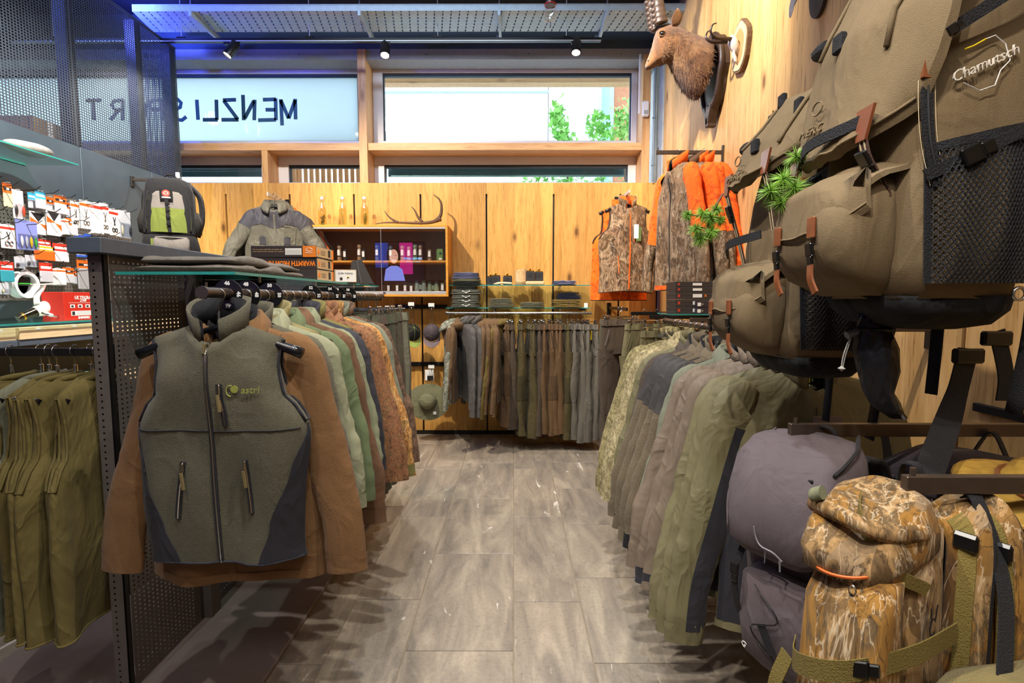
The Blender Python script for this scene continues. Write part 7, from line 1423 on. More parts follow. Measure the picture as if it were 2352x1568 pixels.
def packet(x0, y0, x1, y1, kind, label, d=0.0, top='orange', body='silver', split=0.42, extra=None):
    xp = XL + 0.20 - d; a = PX(x0, (y0 + y1)/2, xp); b = PX(x1, (y0 + y1)/2, xp); zt, zb = PX((x0 + x1)/2, y0, xp).z, PX((x0 + x1)/2, y1, xp).z
    yc, w, h = (a.y + b.y)/2, (b.y - a.y)/2, zt - zb
    o = tag(empty('tackle_packet', (xp, yc, zb)), label, 'packet', 'tackle packets on the fishing wall')
    if kind == 'card':
        G().cbox(-0.001, 0.001, -w, w, h*(1 - split), h, 0.0004).build('header_card', col(top), o); G().cbox(-0.006, 0.006, -w*0.98, w*0.98, 0, h*(1 - split), 0.004).build('pouch', col(body) if body != 'clear' else M_PLAST, o)
        G().box(0.0011, 0.0016, -w*0.8, w*0.8, h*(1 - split*0.72), h*(1 - split*0.40)).build('print_band', col('black') if top == 'orange' else M_PAPER, o)
        G().box(0.0017, 0.0021, -w*0.2, w*0.35, h*(1 - split*0.66), h*(1 - split*0.46)).build('logo', M_PAPER, o)
    elif kind == 'tool':
        G().cbox(-0.0015, 0.0015, -w, w, 0, h, 0.0005).build('card', M_PAPER, o); G().box(0.0016, 0.002, -w, w, h*0.80, h*0.90).build('print_band', col(top), o)
        g = G()
        for s in (-1, 1): g.tube([(0.006, s*w*0.25, h*0.70), (0.006, -s*w*0.12, h*0.40)], 0.003, 5); g.tube([(0.006, -s*w*0.3 + w*0.25*math.cos(t), h*0.22 + w*0.3*math.sin(t)) for t in [2*PI*k/12 for k in range(12)]], 0.003, 5, closed=True)
        g.build('tool', M_CHROME if body != 'black' else M_BLACK, o)
    elif kind == 'blister':
        G().cbox(-0.0015, 0.0015, -w, w, 0, h, 0.0005).build('card', col(top), o); G().cbox(0.0016, 0.022, -w*0.9, w*0.9, h*0.02, h*0.55, 0.006).build('blister', M_PLAST, o)
        for q, cc in enumerate(extra or []):
            G().lathe([(0, -h*0.2), (0.006, -h*0.1), (0.008, 0), (0.006, h*0.12), (0, h*0.2)], 8, Matrix.Translation((0.011, -w*0.65 + q*w*1.3/max(1, len(extra) - 1), h*0.28))).build('lure', col(cc), o, 'all')
    elif kind == 'stack':
        n = 6
        for q in range(n): G().cbox(-0.018 + q*0.006, -0.0165 + q*0.006, -w + 0.004*q, w*0.7 + 0.004*q, 0.001*q, h, 0.0004).build('card', M_PAPER, o); G().box(-0.0164 + q*0.006, -0.0160 + q*0.006, -w + 0.004*q, w*0.7 + 0.004*q, h*0.82, h*0.92).build('print_band', col(top), o)
    elif kind == 'tube':
        G().cbox(-0.001, 0.001, -w, w, h*0.75, h, 0.0004).build('header_card', col('blue'), o)
        for q in (-1, 0, 1):
            t = G().lathe([(0, 0.0), (w*0.28, 0.002), (w*0.28, h*0.72), (0, h*0.74)], 10, Matrix.Translation((0.006, q*w*0.62, 0))).build('float_tube', M_PAPER, o, 35); G().lathe([(w*0.3, h*0.12), (w*0.3, h*0.24)], 10, Matrix.Translation((0.006, q*w*0.62, 0))).build('green_band', col('green'), t, 35); G().lathe([(w*0.3, h*0.0), (w*0.3, h*0.10)], 10, Matrix.Translation((0.006, q*w*0.62, 0))).build('blue_end', col('blue'), t, 35)
    elif kind == 'diag':
        G().cbox(-0.002, 0.002, -w, w, 0, h, 0.0006).build('card', M_PAPER, o); G().add([(0.0024, -w, h*0.75), (0.0024, -w, h*0.5), (0.0024, w*0.2, h*0.5)], [(0, 1, 2)]).build('orange_wedge', col('orange'), o); G().add([(0.0024, -w*0.9, h*0.95), (0.0024, w*0.9, h*0.95), (0.0024, 0.0, h*0.55)], [(0, 2, 1)]).build('dark_wedge', col('black'), o); G().add([(0.0024, w*0.1, h*0.5), (0.0024, w, h*0.45), (0.0024, w, h*0.2)], [(0, 2, 1)]).build('orange_wedge', col('orange'), o)
    G().tube([(-0.02, 0, h + 0.002), (0.0, 0, h + 0.006), (0.02, 0, h + 0.002)], 0.0012, 4).build('hang_tab', M_PAPER, o)
    return o
for a in [((7, 421, 28, 476, 'card', 'tall orange and cream card at the top left of the fishing wall'), dict(body='beige')), ((29, 437, 54, 502, 'blister', 'clear blister box beside the tall orange card'), dict(top='white', extra=['black', 'red'])),
          ((64, 443, 84, 479, 'card', 'cyan header pouch behind the front cyan one'), dict(top='cyan', d=0.05)), ((81, 440, 105, 480, 'card', 'front cyan header pouch in the top row'), dict(top='cyan')),
          ((106, 453, 124, 490, 'card', 'rear orange header pouch in the top row'), dict(d=0.05)), ((125, 450, 153, 492, 'card', 'front orange header pouch with white logo, top row'), dict()), ((152, 466, 166, 500, 'card', 'narrow orange pouch beside the white tool cards'), dict(d=0.03)),
          ((163, 463, 182, 522, 'tool', 'first white tool card with orange band'), dict()), ((184, 461, 208, 525, 'tool', 'white scissors card with orange band'), dict()), ((206, 467, 232, 537, 'stack', 'fanned row of white cards with red bands'), dict(top='red')),
          ((230, 468, 250, 535, 'tool', 'white scissors card with red band'), dict(top='red')), ((251, 481, 272, 541, 'tool', 'white pliers card with red band'), dict(top='red', body='black')), ((273, 485, 300, 546, 'blister', 'clear pliers pack at the right end of the top row'), dict(top='silver', extra=['beige', 'black'])),
          ((69, 487, 106, 538, 'diag', 'left white bag with orange diagonals, second row'), dict(d=0.03)), ((107, 483, 140, 541, 'diag', 'right white bag with orange diagonals, second row'), dict()), ((139, 503, 150, 539, 'stack', 'narrow stack of orange pouches in the second row'), dict(top='orange')), ((149, 502, 178, 540, 'card', 'orange header pouch with pale blue bag, second row'), dict()),
          ((1, 516, 34, 570, 'tool', 'white card with red band and swivel at the left edge'), dict(top='red')), ((37, 507, 86, 574, 'blister', 'purple fish card with coloured lures'), dict(top='purple', extra=['white', 'silver', 'yellow', 'green'])),
          ((84, 550, 117, 582, 'card', 'red and black header pouch, third row'), dict(top='red', d=0.03)), ((78, 566, 126, 598, 'card', 'yellow orange bait bag, third row'), dict(top='yellow', body='orange', split=0.3)), ((122, 560, 157, 601, 'card', 'tilted orange red header pouch, third row'), dict(top='red', body='white')),
          ((172, 540, 193, 590, 'tube', 'left blue header pack of white floats'), dict()), ((194, 538, 213, 591, 'tube', 'right blue header pack of white floats'), dict(d=0.02)), ((33, 590, 57, 616, 'blister', 'left small clear hook packet'), dict(top='silver', extra=['black'])), ((58, 586, 83, 613, 'blister', 'right small clear hook packet'), dict(top='silver', extra=['black'])),
          ((0, 601, 32, 647, 'card', 'red and teal lure card at the left edge'), dict(top='red', body='teal')), ((91, 604, 121, 648, 'card', 'red header bag of silver rings, fourth row'), dict(top='red')), ((121, 617, 145, 655, 'stack', 'fan of orange header bags, fourth row'), dict(top='orange')), ((145, 615, 170, 650, 'card', 'orange header bag with logo, fourth row'), dict()), ((165, 622, 184, 652, 'card', 'small orange header bag behind, fourth row'), dict(d=0.03)),
          ((178, 598, 216, 664, 'card', 'large orange header bag of grey tubes by the partition'), dict(body='grey', split=0.28)), ((0, 650, 20, 676, 'blister', 'small clear bag with cream float at the lower left'), dict(top='silver', extra=['beige']))]:
    packet(*a[0], **a[1])
rg = PX(53, 654, XL + 0.16); wr_ = tag(empty('line_ring', rg), 'large white ring of fishing line hanging on the wall', 'spool'); R = 0.085
G().lathe([(R*0.78, -0.03), (R, -0.032), (R, -0.026), (R*0.86, -0.022), (R*0.86, 0.022), (R, 0.026), (R, 0.032), (R*0.78, 0.03), (R*0.78, -0.03)], 28, Matrix.Rotation(PI/2, 4, 'Y')).build('ring', M_WHITE, wr_, 35)
G().tube(spline([(0.02, -0.03, R*0.95), (0.02, 0.0, R*1.15), (0.02, 0.03, R*0.95)], 5), 0.006, 6).build('hang_loop', M_WHITE, wr_); G().cbox(-0.004, 0.004, -0.05, 0.05, -0.004, 0.05, 0.002).build('label', M_BLACK, wr_); G().cbox(0.005, 0.006, -0.055, 0.055, 0.004, 0.012, 0.0004).build('green_stripe', col('green'), wr_)
# ---- fishing reel and red box on the glass
def reel():
    o = tag(empty('fishing_reel', (PX(95, 715, -2.93).x, PX(95, 715, -2.93).y, gz)), 'white and chrome spinning reel lying on the glass counter', 'fishing reel'); W = plain('pearl_white', '#e6e0da', 0.2, 0, 0.03, coat=0.5)
    ax = Vector((0.35, 1, 0.45)).normalized(); T = Matrix.Translation((0, 0.02, 0.075)) @ ax.to_track_quat('Z', 'X').to_matrix().to_4x4()
    G().lathe([(0.0, -0.05), (0.03, -0.05), (0.042, -0.02), (0.044, 0.02), (0.05, 0.045), (0.048, 0.05), (0.0, 0.05)], 20, T).build('rotor', W, o, 40); G().lathe([(0.034, 0.05), (0.036, 0.055), (0.032, 0.06), (0.032, 0.085), (0.036, 0.09), (0.036, 0.095), (0.0, 0.095)], 20, T).build('spool', M_CHROME, o, 40)
    G().lathe([(0.028, 0.095), (0.03, 0.10), (0.022, 0.108), (0.006, 0.11), (0, 0.11)], 18, T).build('drag_knob', W, o, 40); G().lathe([(0.012, 0.109), (0.010, 0.116), (0, 0.116)], 12, T).build('drag_cap', M_BLACK, o, 40)
    G().lathe([(0.0, -0.15), (0.018, -0.15), (0.022, -0.13), (0.024, -0.09), (0.030, -0.05), (0, -0.05)], 18, T).build('gear_housing', plain('smoked_chrome', '#4c463e', 0.15, 0.9), o, 40); G().lathe([(0.0235, -0.125), (0.0245, -0.12), (0.0235, -0.115)], 18, T).build('gold_ring', M_GOLD, o, 40)
    st = spline([(-0.005, -0.02, 0.10), (-0.02, 0.0, 0.15), (-0.01, 0.03, 0.20), (0.0, 0.03, 0.222)], 6); G().tube(st, [0.017 - 0.006*k/len(st) for k in range(len(st))], 10).build('stem', W, o, 'all')
    G().strap(spline([(0, -0.05, 0.222), (0, 0.03, 0.226), (0, 0.11, 0.232)], 5), 0.018, (1, 0, 0), 0.007).build('foot', W, o)
    G().tube(spline([(0.03, -0.01, 0.05), (0.06, 0.03, 0.028), (0.07, 0.08, 0.022), (0.06, 0.11, 0.03)], 6), 0.008, 8).build('bail_arm', W, o, 'all'); G().tube(spline([(0.06, 0.11, 0.03), (0.02, 0.14, 0.07), (-0.03, 0.12, 0.13), (-0.04, 0.07, 0.15)], 6), 0.003, 6).build('bail_wire', M_CHROME, o, 'all')
    G().tube([(0.03, -0.03, 0.05), (0.075, -0.02, 0.03), (0.10, 0.03, 0.022)], 0.006, 8).build('handle_arm', M_CHROME, o, 'all'); G().lathe([(0, -0.018), (0.014, -0.014), (0.016, 0.0), (0.012, 0.016), (0, 0.018)], 12, Matrix.Translation((0.10, 0.05, 0.0175))).build('handle_knob', plain('smoked_chrome', '#4c463e', 0.15, 0.9), o, 'all')
reel()
ra_, rb2 = PX(147, 700, -2.80), PX(246, 700, -2.80)
rbx = tag(empty('reel_box', (-2.80, ra_.y, gz)), 'red cardboard fishing reel box standing on the glass counter', 'box'); bw, bh = rb2.y - ra_.y, PX(180, 671, -2.80).z - gz
M_REDB = plain('red_carton', '#c02a1c', 0.45, 0, 0.04); G().cbox(-0.14, 0, 0, bw, 0, bh, 0.002).build('carton', M_REDB, rbx)
text('title', 'ULTEGRA', 0.030, M_PAPER, (0.0012, bw*0.42, bh*0.80), (PI/2, 0, PI/2), rbx, shear=0.2, bold=0.0006); text('title', '2500', 0.024, M_PAPER, (0.0012, bw*0.42, bh*0.70), (PI/2, 0, PI/2), rbx, shear=0.2); text('maker', 'SHIMANO', 0.020, M_PAPER, (0.0012, bw*0.42, bh*0.08), (PI/2, 0, PI/2), rbx, bold=0.0008)
G().box(0.0003, 0.001, bw*0.1, bw*0.95, bh*0.615, bh*0.625).build('rule', M_PAPER, rbx); G().box(0.0003, 0.001, bw*0.14, bw*0.95, bh*0.16, bh*0.33).build('spec_panel', M_PAPER, rbx); G().box(0.001, 0.0016, bw*0.16, bw*0.22, bh*0.18, bh*0.31).build('spec_icon', M_BLACKM, rbx)
for q in range(3): G().box(0.001, 0.0016, bw*0.26, bw*0.9, bh*(0.19 + 0.05*q), bh*(0.20 + 0.05*q)).build('spec_line', col('grey'), rbx)
for q in range(5): y = bw*(0.13 + q*0.17); G().box(0.0003, 0.001, y, y + bw*0.10, bh*0.44, bh*0.56).build('icon', M_PAPER, rbx); G().box(0.001, 0.0015, y + bw*0.02, y + bw*0.07, bh*0.46, bh*0.53).build('icon_mark', M_BLACKM, rbx)
# ---- glass wall shelf with stone, upper left
sg = PX(100, 365, XL + 0.12); gsx = glass_shelf(XL + 0.003, XL + 0.36, 2.55, PX(160, 374, XL + 0.3).y, PX(60, 350, XL + 0.3).z, 'small glass wall shelf holding a stone, upper left', t=0.008)
G().cbox(-0.17, 0.08, -0.2, -0.185, -0.04, -0.001, 0.002).build('bracket', M_BLACK, gsx)
stn = tag(empty('river_stone', (XL + 0.22, PX(66, 350, XL + 0.22).y, gsx.location.z + 0.0085)), 'rounded grey river stone on the small glass shelf', 'stone')
G().loft([[(0.085*math.sin(f)*math.cos(t)*(1 + 0.06*noise.noise(Vector((t, f, 1)))), 0.15*math.sin(f)*math.sin(t), 0.042 - 0.042*math.cos(f) + 0.006*math.sin(t*2)*math.sin(f)) for t in [2*PI*k/22 for k in range(22)]] for f in [0.03 + (PI - 0.06)*j/12 for j in range(13)]], True, True, True).build('stone_body', plain('river_stone_grey', '#8f8d88', 0.85, 0, 0.15, 30), stn, 'all')
G().tube([(0.087*math.cos(t), 0.152*math.sin(t), 0.05 + 0.004*math.sin(3*t)) for t in [0.3 + 2.2*k/10 for k in range(11)]], 0.0012, 4).build('pale_vein', M_PAPER, stn)
# ================================================================== GOODS ON THE LEFT GLASS SHELF
SZ = 1.5425; M_BXD = plain('dark_base_layer_box', '#332c2a', 0.5, 0, 0.04); M_BXO = plain('orange_box_end', '#e07a1a', 0.5, 0, 0.04); M_BXT = plain('kraft_label', '#c2a57c', 0.6, 0, 0.05)
bxl, bxr, byn = PY(577, 600, 2.60).x, PY(727, 600, 2.60).x, 2.60
for k in range(3):
    h = 0.057; z = SZ + k*(h + 0.001)
    b = tag(empty('clothing_box', (bxl, byn, z), (0.0, 0.01, -0.015)[k]), ('bottom dark box of the stack on the glass shelf', 'middle dark box with upside-down orange lettering', 'top dark box with orange end panel and size chart')[k], 'box', 'clothing boxes on the glass shelf'); w = bxr - bxl
    G().cbox(0, w, 0, 0.24, 0, h, 0.0015).build('carton', M_BXD, b)
    e = G().cbox(w + 0.0002, w + 0.0012, 0.004, 0.236, 0.003, h - 0.003, 0.0003).build('end_label', M_BXT, b); G().lathe([(0, 0), (0.012, 0), (0.012, 0.001), (0, 0.001)], 14, Matrix.Translation((w + 0.0012, 0.03, h*0.5)) @ Matrix.Rotation(PI/2, 4, 'Y')).build('size_dot', M_ORANGE, e); G().box(w + 0.0013, w + 0.0018, 0.16, 0.19, h*0.2, h*0.85).build('figure_print', M_BLACKM, e); G().box(w + 0.0013, w + 0.0018, 0.215, 0.236, 0.003, h - 0.003).build('orange_edge', M_ORANGE, e)
    for q in range(3): G().box(w + 0.0013, w + 0.0017, 0.06, 0.12, h*(0.3 + 0.15*q), h*(0.34 + 0.15*q)).build('print_line', M_BXD, e)
    if k == 2:
        G().box(w*0.80, w, -0.001, -0.0002, 0.001, h - 0.001).build('orange_panel', M_BXO, b); G().box(w*0.53, w*0.78, -0.001, -0.0002, h*0.2, h*0.78).build('size_chart', M_PAPER, b)
        for q in range(4): G().box(w*0.54, w*0.77, -0.0016, -0.001, h*(0.26 + 0.12*q), h*(0.275 + 0.12*q)).build('chart_line', M_BXD, b)
        G().tube([(w*0.90 + 0.016*math.cos(t), -0.0014, h*0.66 + 0.008*math.sin(t)) for t in [2*PI*i/16 for i in range(16)]], 0.0012, 4, closed=True).build('emblem', M_PAPER, b); text('print', 'icebreaker', 0.009, M_PAPER, (w*0.90, -0.0016, h*0.40), (PI/2, 0, 0), b)
        for q, t_ in enumerate(('"No one makes softer', 'better fitting merino"')): text('print', t_, 0.0085, M_BXT, (w*0.03, -0.0008, h*(0.68 - 0.18*q)), (PI/2, 0, 0), b, 'LEFT', 0.0002)
        for q, t_ in enumerate(('"Ultra breathable and', 'naturally odor resistant"')): text('print', t_, 0.0085, M_BXT, (w*0.26, -0.0008, h*(0.68 - 0.18*q)), (PI/2, 0, 0), b, 'LEFT', 0.0002)
    if k == 1: text('lettering', 'WARMTH FROM NATURE', 0.034, M_ORANGE, (w*0.5, -0.0012, h*0.5), (PI/2, PI, 0), b, bold=0.0012, sx=0.80)
sb = tag(empty('small_box', (PY(767, 620, 2.9).x, 2.90, SZ), 0.30), 'small kraft box with printed bee beside the dark boxes', 'box')
G().cbox(0, 0.12, 0, 0.20, 0, 0.072, 0.0015).build('carton', M_BXT, sb); G().box(0.008, 0.118, -0.001, -0.0002, 0.004, 0.068).build('front_label', M_PAPER, sb); text('print', 'SUPER THERMO', 0.014, M_NAV if False else M_BXD, (0.062, -0.0014, 0.05), (PI/2, 0, 0), sb, sx=0.8); G().box(0.03, 0.045, -0.0014, -0.001, 0.012, 0.028).build('print_block', M_BXD, sb); G().lathe([(0, -0.008), (0.006, 0), (0, 0.010)], 8, Matrix.Translation((0.075, -0.002, 0.03)) @ Matrix.Rotation(1.0, 4, 'Y')).build('bee_print', M_GOLD, sb)
dk = tag(empty('dark_folder', (PY(800, 630, 3.15).x, 3.15, SZ), 0.25, 0.0, 0.0), 'dark leaning folder behind the small kraft box', 'folder'); G().add([(0, 0, 0), (0.15, 0, 0), (0.08, 0.03, 0.15), (0.02, 0.03, 0.14), (0, 0.008, 0), (0.15, 0.008, 0), (0.08, 0.038, 0.15), (0.02, 0.038, 0.14)], [(0, 1, 2, 3), (4, 7, 6, 5), (0, 4, 5, 1), (1, 5, 6, 2), (2, 6, 7, 3), (3, 7, 4, 0)]).build('board', plain('dark_card', '#2c2624', 0.7), dk); G().strap([(0.075, -0.003, 0.0), (0.05, 0.027, 0.145)], 0.01, (1, 0, 0), 0.002).build('closing_band', M_BXD, dk)
def shelf_trousers():
    a, b = PY(412, 615, 1.90), PY(735, 625, 2.45); o = tag(empty('folded_trousers', ((a.x + b.x)/2, (a.y + b.y)/2, SZ)), 'grey folded trousers lying flat on the left glass shelf', 'trousers'); F_ = fabric('soft_grey_twill', '#6d685f', 0.85, 900, 0.3, 0.08, 0, 0.6)
    ang = 0.0; hx, hy = 0.185, 0.33
    for k, (z0, h, s) in enumerate(((0, 0.034, 1.0), (0.026, 0.034, 0.96))):
        rings = []
        for i in range(19):
            t = -1 + 2*i/18; e = max(0.0, 1 - abs(t)**7)**0.5; r = []
            for q in range(16):
                th = 2*PI*q/16; x = hx*s*math.copysign(abs(math.cos(th))**0.4, math.cos(th)); zz = h/2*math.copysign(abs(math.sin(th))**0.6, math.sin(th)); n_ = noise.noise(Vector((t*3 + k, x*9, k*2.0)))
                r.append(Vector((x*(0.85 + 0.15*e) + 0.01*n_, t*hy*s + 0.012*n_*e, max(0.0008, z0 + h/2 + zz*max(0.15, e) + (0.020*n_ if zz > 0 else 0)*e))))
            rings.append(r)
        G().loft(rings, True, True, True).build('fold_layer', F_, o, 'all')
    o.location.x = -1.16; o.location.y = 2.12
shelf_trousers()
# ================================================================== GREEN AND GREY RUCKSACK ON THE STEEL WALL
gp0 = PY(383, 408, 4.45); bar_ = tag(empty('display_bracket', (XL + 0.001, gp0.y + 0.06, gp0.z - 0.004)), 'dark arm on the steel wall above the green rucksack', 'arm'); G().cbox(0, 0.42, -0.008, 0.008, -0.012, 0.012, 0.002).build('tube', M_BRONZE, bar_); G().cbox(0, 0.012, -0.02, 0.02, -0.06, 0.03, 0.002).build('wall_plate', M_DARK, bar_)
tgm = tag(empty('white_clip', (XL + 0.40, gp0.y + 0.06, gp0.z + 0.008)), 'small white clip at the end of the arm over the green rucksack', 'clip'); G().cbox(-0.015, 0.015, -0.01, 0.01, 0.0, 0.05, 0.004).build('body', M_PAPER, tgm)
def green_pack():
    o = tag(empty('green_rucksack', (gp0.x + 0.03, gp0.y, gp0.z - 0.02), 0.42), 'green and grey rucksack with black base hanging on the steel wall', 'rucksack'); F_G = fabric('spring_green_nylon', '#66722f', 0.75, 1100, 0.3); F_GR = fabric('pale_grey_nylon', '#6f6a65', 0.75, 1100, 0.3)
    soft_box([(0.0, 0, -0.05, 0.09, 0.05), (-0.03, 0, -0.07, 0.15, 0.08), (-0.12, 0, -0.08, 0.175, 0.09), (-0.30, 0, -0.09, 0.185, 0.10), (-0.46, 0, -0.09, 0.19, 0.10), (-0.48, 0, -0.09, 0.185, 0.095)], 34, 21.0, 0.005, 0.5).build('main_body', F_BLACK, o, 'all')
    soft_box([(-0.48, 0, -0.09, 0.185, 0.095), (-0.53, 0, -0.095, 0.20, 0.105), (-0.60, 0, -0.095, 0.205, 0.11), (-0.645, 0, -0.09, 0.19, 0.095)], 34, 22.0, 0.006, 0.5).build('base_section', F_BLACK, o, 'all')
    # front panel: arch, grey above green
    def panel(z0, z1, off, nm, m):
        rows_ = []
        for j in range(11):
            z = lerp(z0, z1, j/10); w = interp([(-0.46, 0.145), (-0.30, 0.148), (-0.14, 0.125), (-0.07, 0.085), (-0.035, 0.02)], z)
            rows_.append([Vector((u*w, -0.175 - 0.035*(1 - abs(u)**3)*interp([(-0.46, 0.8), (-0.25, 1), (-0.035, 0.3)], z) - off + interp([(-0.46, 0.0), (-0.15, 0.015), (-0.035, 0.075)], z), z)) for u in [-1 + 2*i/12 for i in range(13)]])
        g = G().loft(rows_, False); bk = [[p + Vector((0, 0.03, 0)) for p in r] for r in rows_]; g.loft([[r[0] for r in rows_], [r[0] for r in bk]], False); g.loft([[r[-1] for r in rows_], [r[-1] for r in bk]], False); g.loft([rows_[0], bk[0]], False); g.loft([rows_[-1], bk[-1]], False)
        return g.build(nm, m, o, 'all'), rows_
    panel(-0.46, -0.265, 0.0, 'lower_front', F_G); pu, rows_ = panel(-0.265, -0.04, 0.0, 'upper_front', F_GR)
    arch = [Vector((s*interp([(-0.46, 0.155), (-0.30, 0.158), (-0.14, 0.135), (-0.07, 0.095), (-0.03, 0.03)], z), -0.165 + interp([(-0.46, 0.0), (-0.15, 0.015), (-0.035, 0.075)], z), z)) for s, zs in ((-1, [-0.45, -0.35, -0.25, -0.15, -0.08, -0.03]), (1, [-0.03, -0.08, -0.15, -0.25, -0.35, -0.45])) for z in zs]
    G().strap(spline(arch, 4), 0.03, (0, 1, 0.3), 0.012).build('green_edging', F_G, o, 'all'); G().tube([p + Vector((0, -0.018, 0)) for p in spline(arch, 4)], 0.006, 6).build('front_zip', F_WEB, o, 'all')
    G().cbox(-0.045, 0.045, -0.222, -0.214, -0.20, -0.115, 0.003).build('badge', M_BLACK, o); G().lathe([(0, 0), (0.028, 0), (0.028, 0.003), (0, 0.003)], 18, Matrix.Translation((0, -0.222, -0.150)) @ Matrix.Rotation(PI/2, 4, 'X')).build('badge_disc', M_RED, o); G().box(-0.03, 0.03, -0.2235, -0.222, -0.188, -0.178).build('badge_bar', M_PAPER, o); G().tube([(0.016*math.cos(t), -0.2265, -0.150 + 0.010*math.sin(t)) for t in [2*PI*k/12 for k in range(12)]], 0.0025, 4, closed=True).build('badge_ring', M_PAPER, o)
    G().strap([(0, -0.224, -0.20), (0.005, -0.222, -0.33), (0.012, -0.210, -0.46)], 0.025, (1, 0, 0), 0.006).build('daisy_chain', F_WEB, o)
    for q in range(4): G().cbox(-0.008, 0.024, -0.232, -0.226, -0.245 - q*0.055, -0.225 - q*0.055, 0.002).build('loop', M_BLACK, o)
    soft_box([(-0.50, 0.02, -0.21, 0.11, 0.03), (-0.52, 0.02, -0.22, 0.125, 0.04), (-0.60, 0.02, -0.22, 0.13, 0.045), (-0.635, 0.02, -0.21, 0.115, 0.03)], 26, 23.0, 0.004, 0.5).build('base_pocket', F_GR, o, 'all'); G().tube(spline([(-0.10, -0.235, -0.515), (0.02, -0.268, -0.513), (0.14, -0.235, -0.515)], 6), 0.005, 5).build('base_zip', F_WEB, o); G().cbox(-0.12, -0.10, -0.25, -0.20, -0.62, -0.52, 0.006).build('green_corner', F_G, o)
    for s in (-1, 1): soft_box([(-0.28, s*0.18, -0.08, 0.025, 0.06), (-0.36, s*0.195, -0.08, 0.035, 0.07), (-0.46, s*0.19, -0.08, 0.03, 0.065)], 22, 24.0, 0.004, 0.6).build('mesh_pocket', F_NET, o, 'all'); G().strap(spline([(s*0.13, 0.0, -0.03), (s*0.20, 0.08, -0.12), (s*0.21, 0.08, -0.30), (s*0.18, 0.0, -0.46)], 6), 0.06, (0.4, 1, 0), 0.02).build('shoulder_strap', F_BLACK, o, 'all')
    G().strap(spline([(-0.05, 0.0, -0.03), (-0.04, 0.01, 0.03), (0, 0.012, 0.045), (0.04, 0.01, 0.03), (0.05, 0.0, -0.03)], 5), 0.03, (0, 1, 0), 0.006).build('grab_handle', F_WEB, o); G().cbox(-0.165, -0.15, -0.14, -0.12, -0.16, -0.11, 0.003).build('red_zip_pull', M_RED, o)
green_pack()
# ================================================================== TROPHIES ON THE RIGHT WALL
def fur_mat():
    m, nt, b = newmat('ibex_fur', 0.9, 0, 0.2); v = coord(nt, (1, 1, 1), False); f = noise_(nt, v, 7, 4, 0.6, 0.6); s = noise_(nt, coord(nt, (60, 60, 9), False, (0, 0.7, 0)), 3, 4, 0.6)
    c = ramp(nt, f, [(0.3, C('#4d3322')), (0.5, C('#85603d')), (0.7, C('#a5835a'))]); c = mix(nt, 0.45, c, ramp(nt, s, [(0.35, C('#3a2518')), (0.7, C('#b08a62'))]), 'OVERLAY'); nt.links.new(c, b.inputs['Base Color']); bump(nt, b, s, 0.8, 0.015); b.inputs['Sheen Weight'].default_value = 0.25; return m
M_FUR = fur_mat(); M_HORN = plain('dark_horn', '#4a3a30', 0.45, 0, 0.25, 30); M_PLAQ = plain('carved_dark_wood', '#3b2a22', 0.5, 0, 0.25, 40)
IY = 3.95
def ib(px, py, dy=0.0): p = PY(px, py, IY); return Vector((p.x, IY + dy, p.z))
I0 = Vector((XR, IY, PY(1632, 165, IY).z)); ibx = tag(empty('ibex_head_mount', I0), 'stuffed brown ibex head with ridged horns on the right wall', 'trophy')
def il(px, py, dy=0.0): return ib(px, py, dy) - I0
K = 0.00336
secs = [((1628, 92), (1606, 226), .19), ((1612, 90), (1592, 222), .185), ((1596, 84), (1576, 208), .165), ((1580, 76), (1560, 182), .14), ((1566, 67), (1548, 160), .12), ((1552, 60), (1540, 145), .105), ((1538, 57), (1532, 142), .10), ((1524, 58), (1524, 146), .095), ((1511, 64), (1515, 149), .082), ((1503, 84), (1508, 151), .064), ((1498, 106), (1503, 154), .050), ((1491, 127), (1496, 158), .042), ((1484, 143), (1489, 160), .034), ((1482, 149), (1484, 157), .018)]
rings = []
for (d_, v_, w_) in secs:
    D, V = il(*d_), il(*v_); c = (D + V)/2; a_ = (D - V)/2
    rings.append([c + a_*math.cos(t) + Vector((0, w_*math.sin(t)*(1 - 0.18*math.cos(t)), 0)) + a_.normalized()*0.008*noise.noise(Vector((c.x*14, t*3, 1.0))) for t in [2*PI*k/28 for k in range(28)]])
g = G().loft(rings, True, True, True); 
g.build('head_and_neck', M_FUR, ibx, 'all')
rnd = random.Random(3); g = G()
for _k in range(5200):
    i = min(len(rings) - 2, int(rnd.random()**0.8*8)); f = rnd.random(); k = rnd.randrange(28); k2 = (k + 1) % 28; h_ = rnd.random()
    p = (rings[i][k]*(1 - f) + rings[i + 1][k]*f)*(1 - h_) + (rings[i][k2]*(1 - f) + rings[i + 1][k2]*f)*h_
    c = (il(*secs[i][0]) + il(*secs[i][1]))/2; n_ = (p - c); n_.normalize(); fl = (rings[i][k] - rings[i + 1][k]).normalized()
    L_ = rnd.uniform(0.018, 0.045)*(1.0 if i < 5 else 0.45); d = (fl*0.7 + Vector((0, 0, -0.6)) + n_*0.42 + Vector((rnd.gauss(0, 0.15), rnd.gauss(0, 0.15), rnd.gauss(0, 0.15)))).normalized(); w = d.cross(n_).normalized()*0.0022
    g.add([p - w - n_*0.003, p + w - n_*0.003, p + d*L_], [(0, 1, 2)])
g.build('fur', M_FUR, ibx)['kind'] = 'stuff'
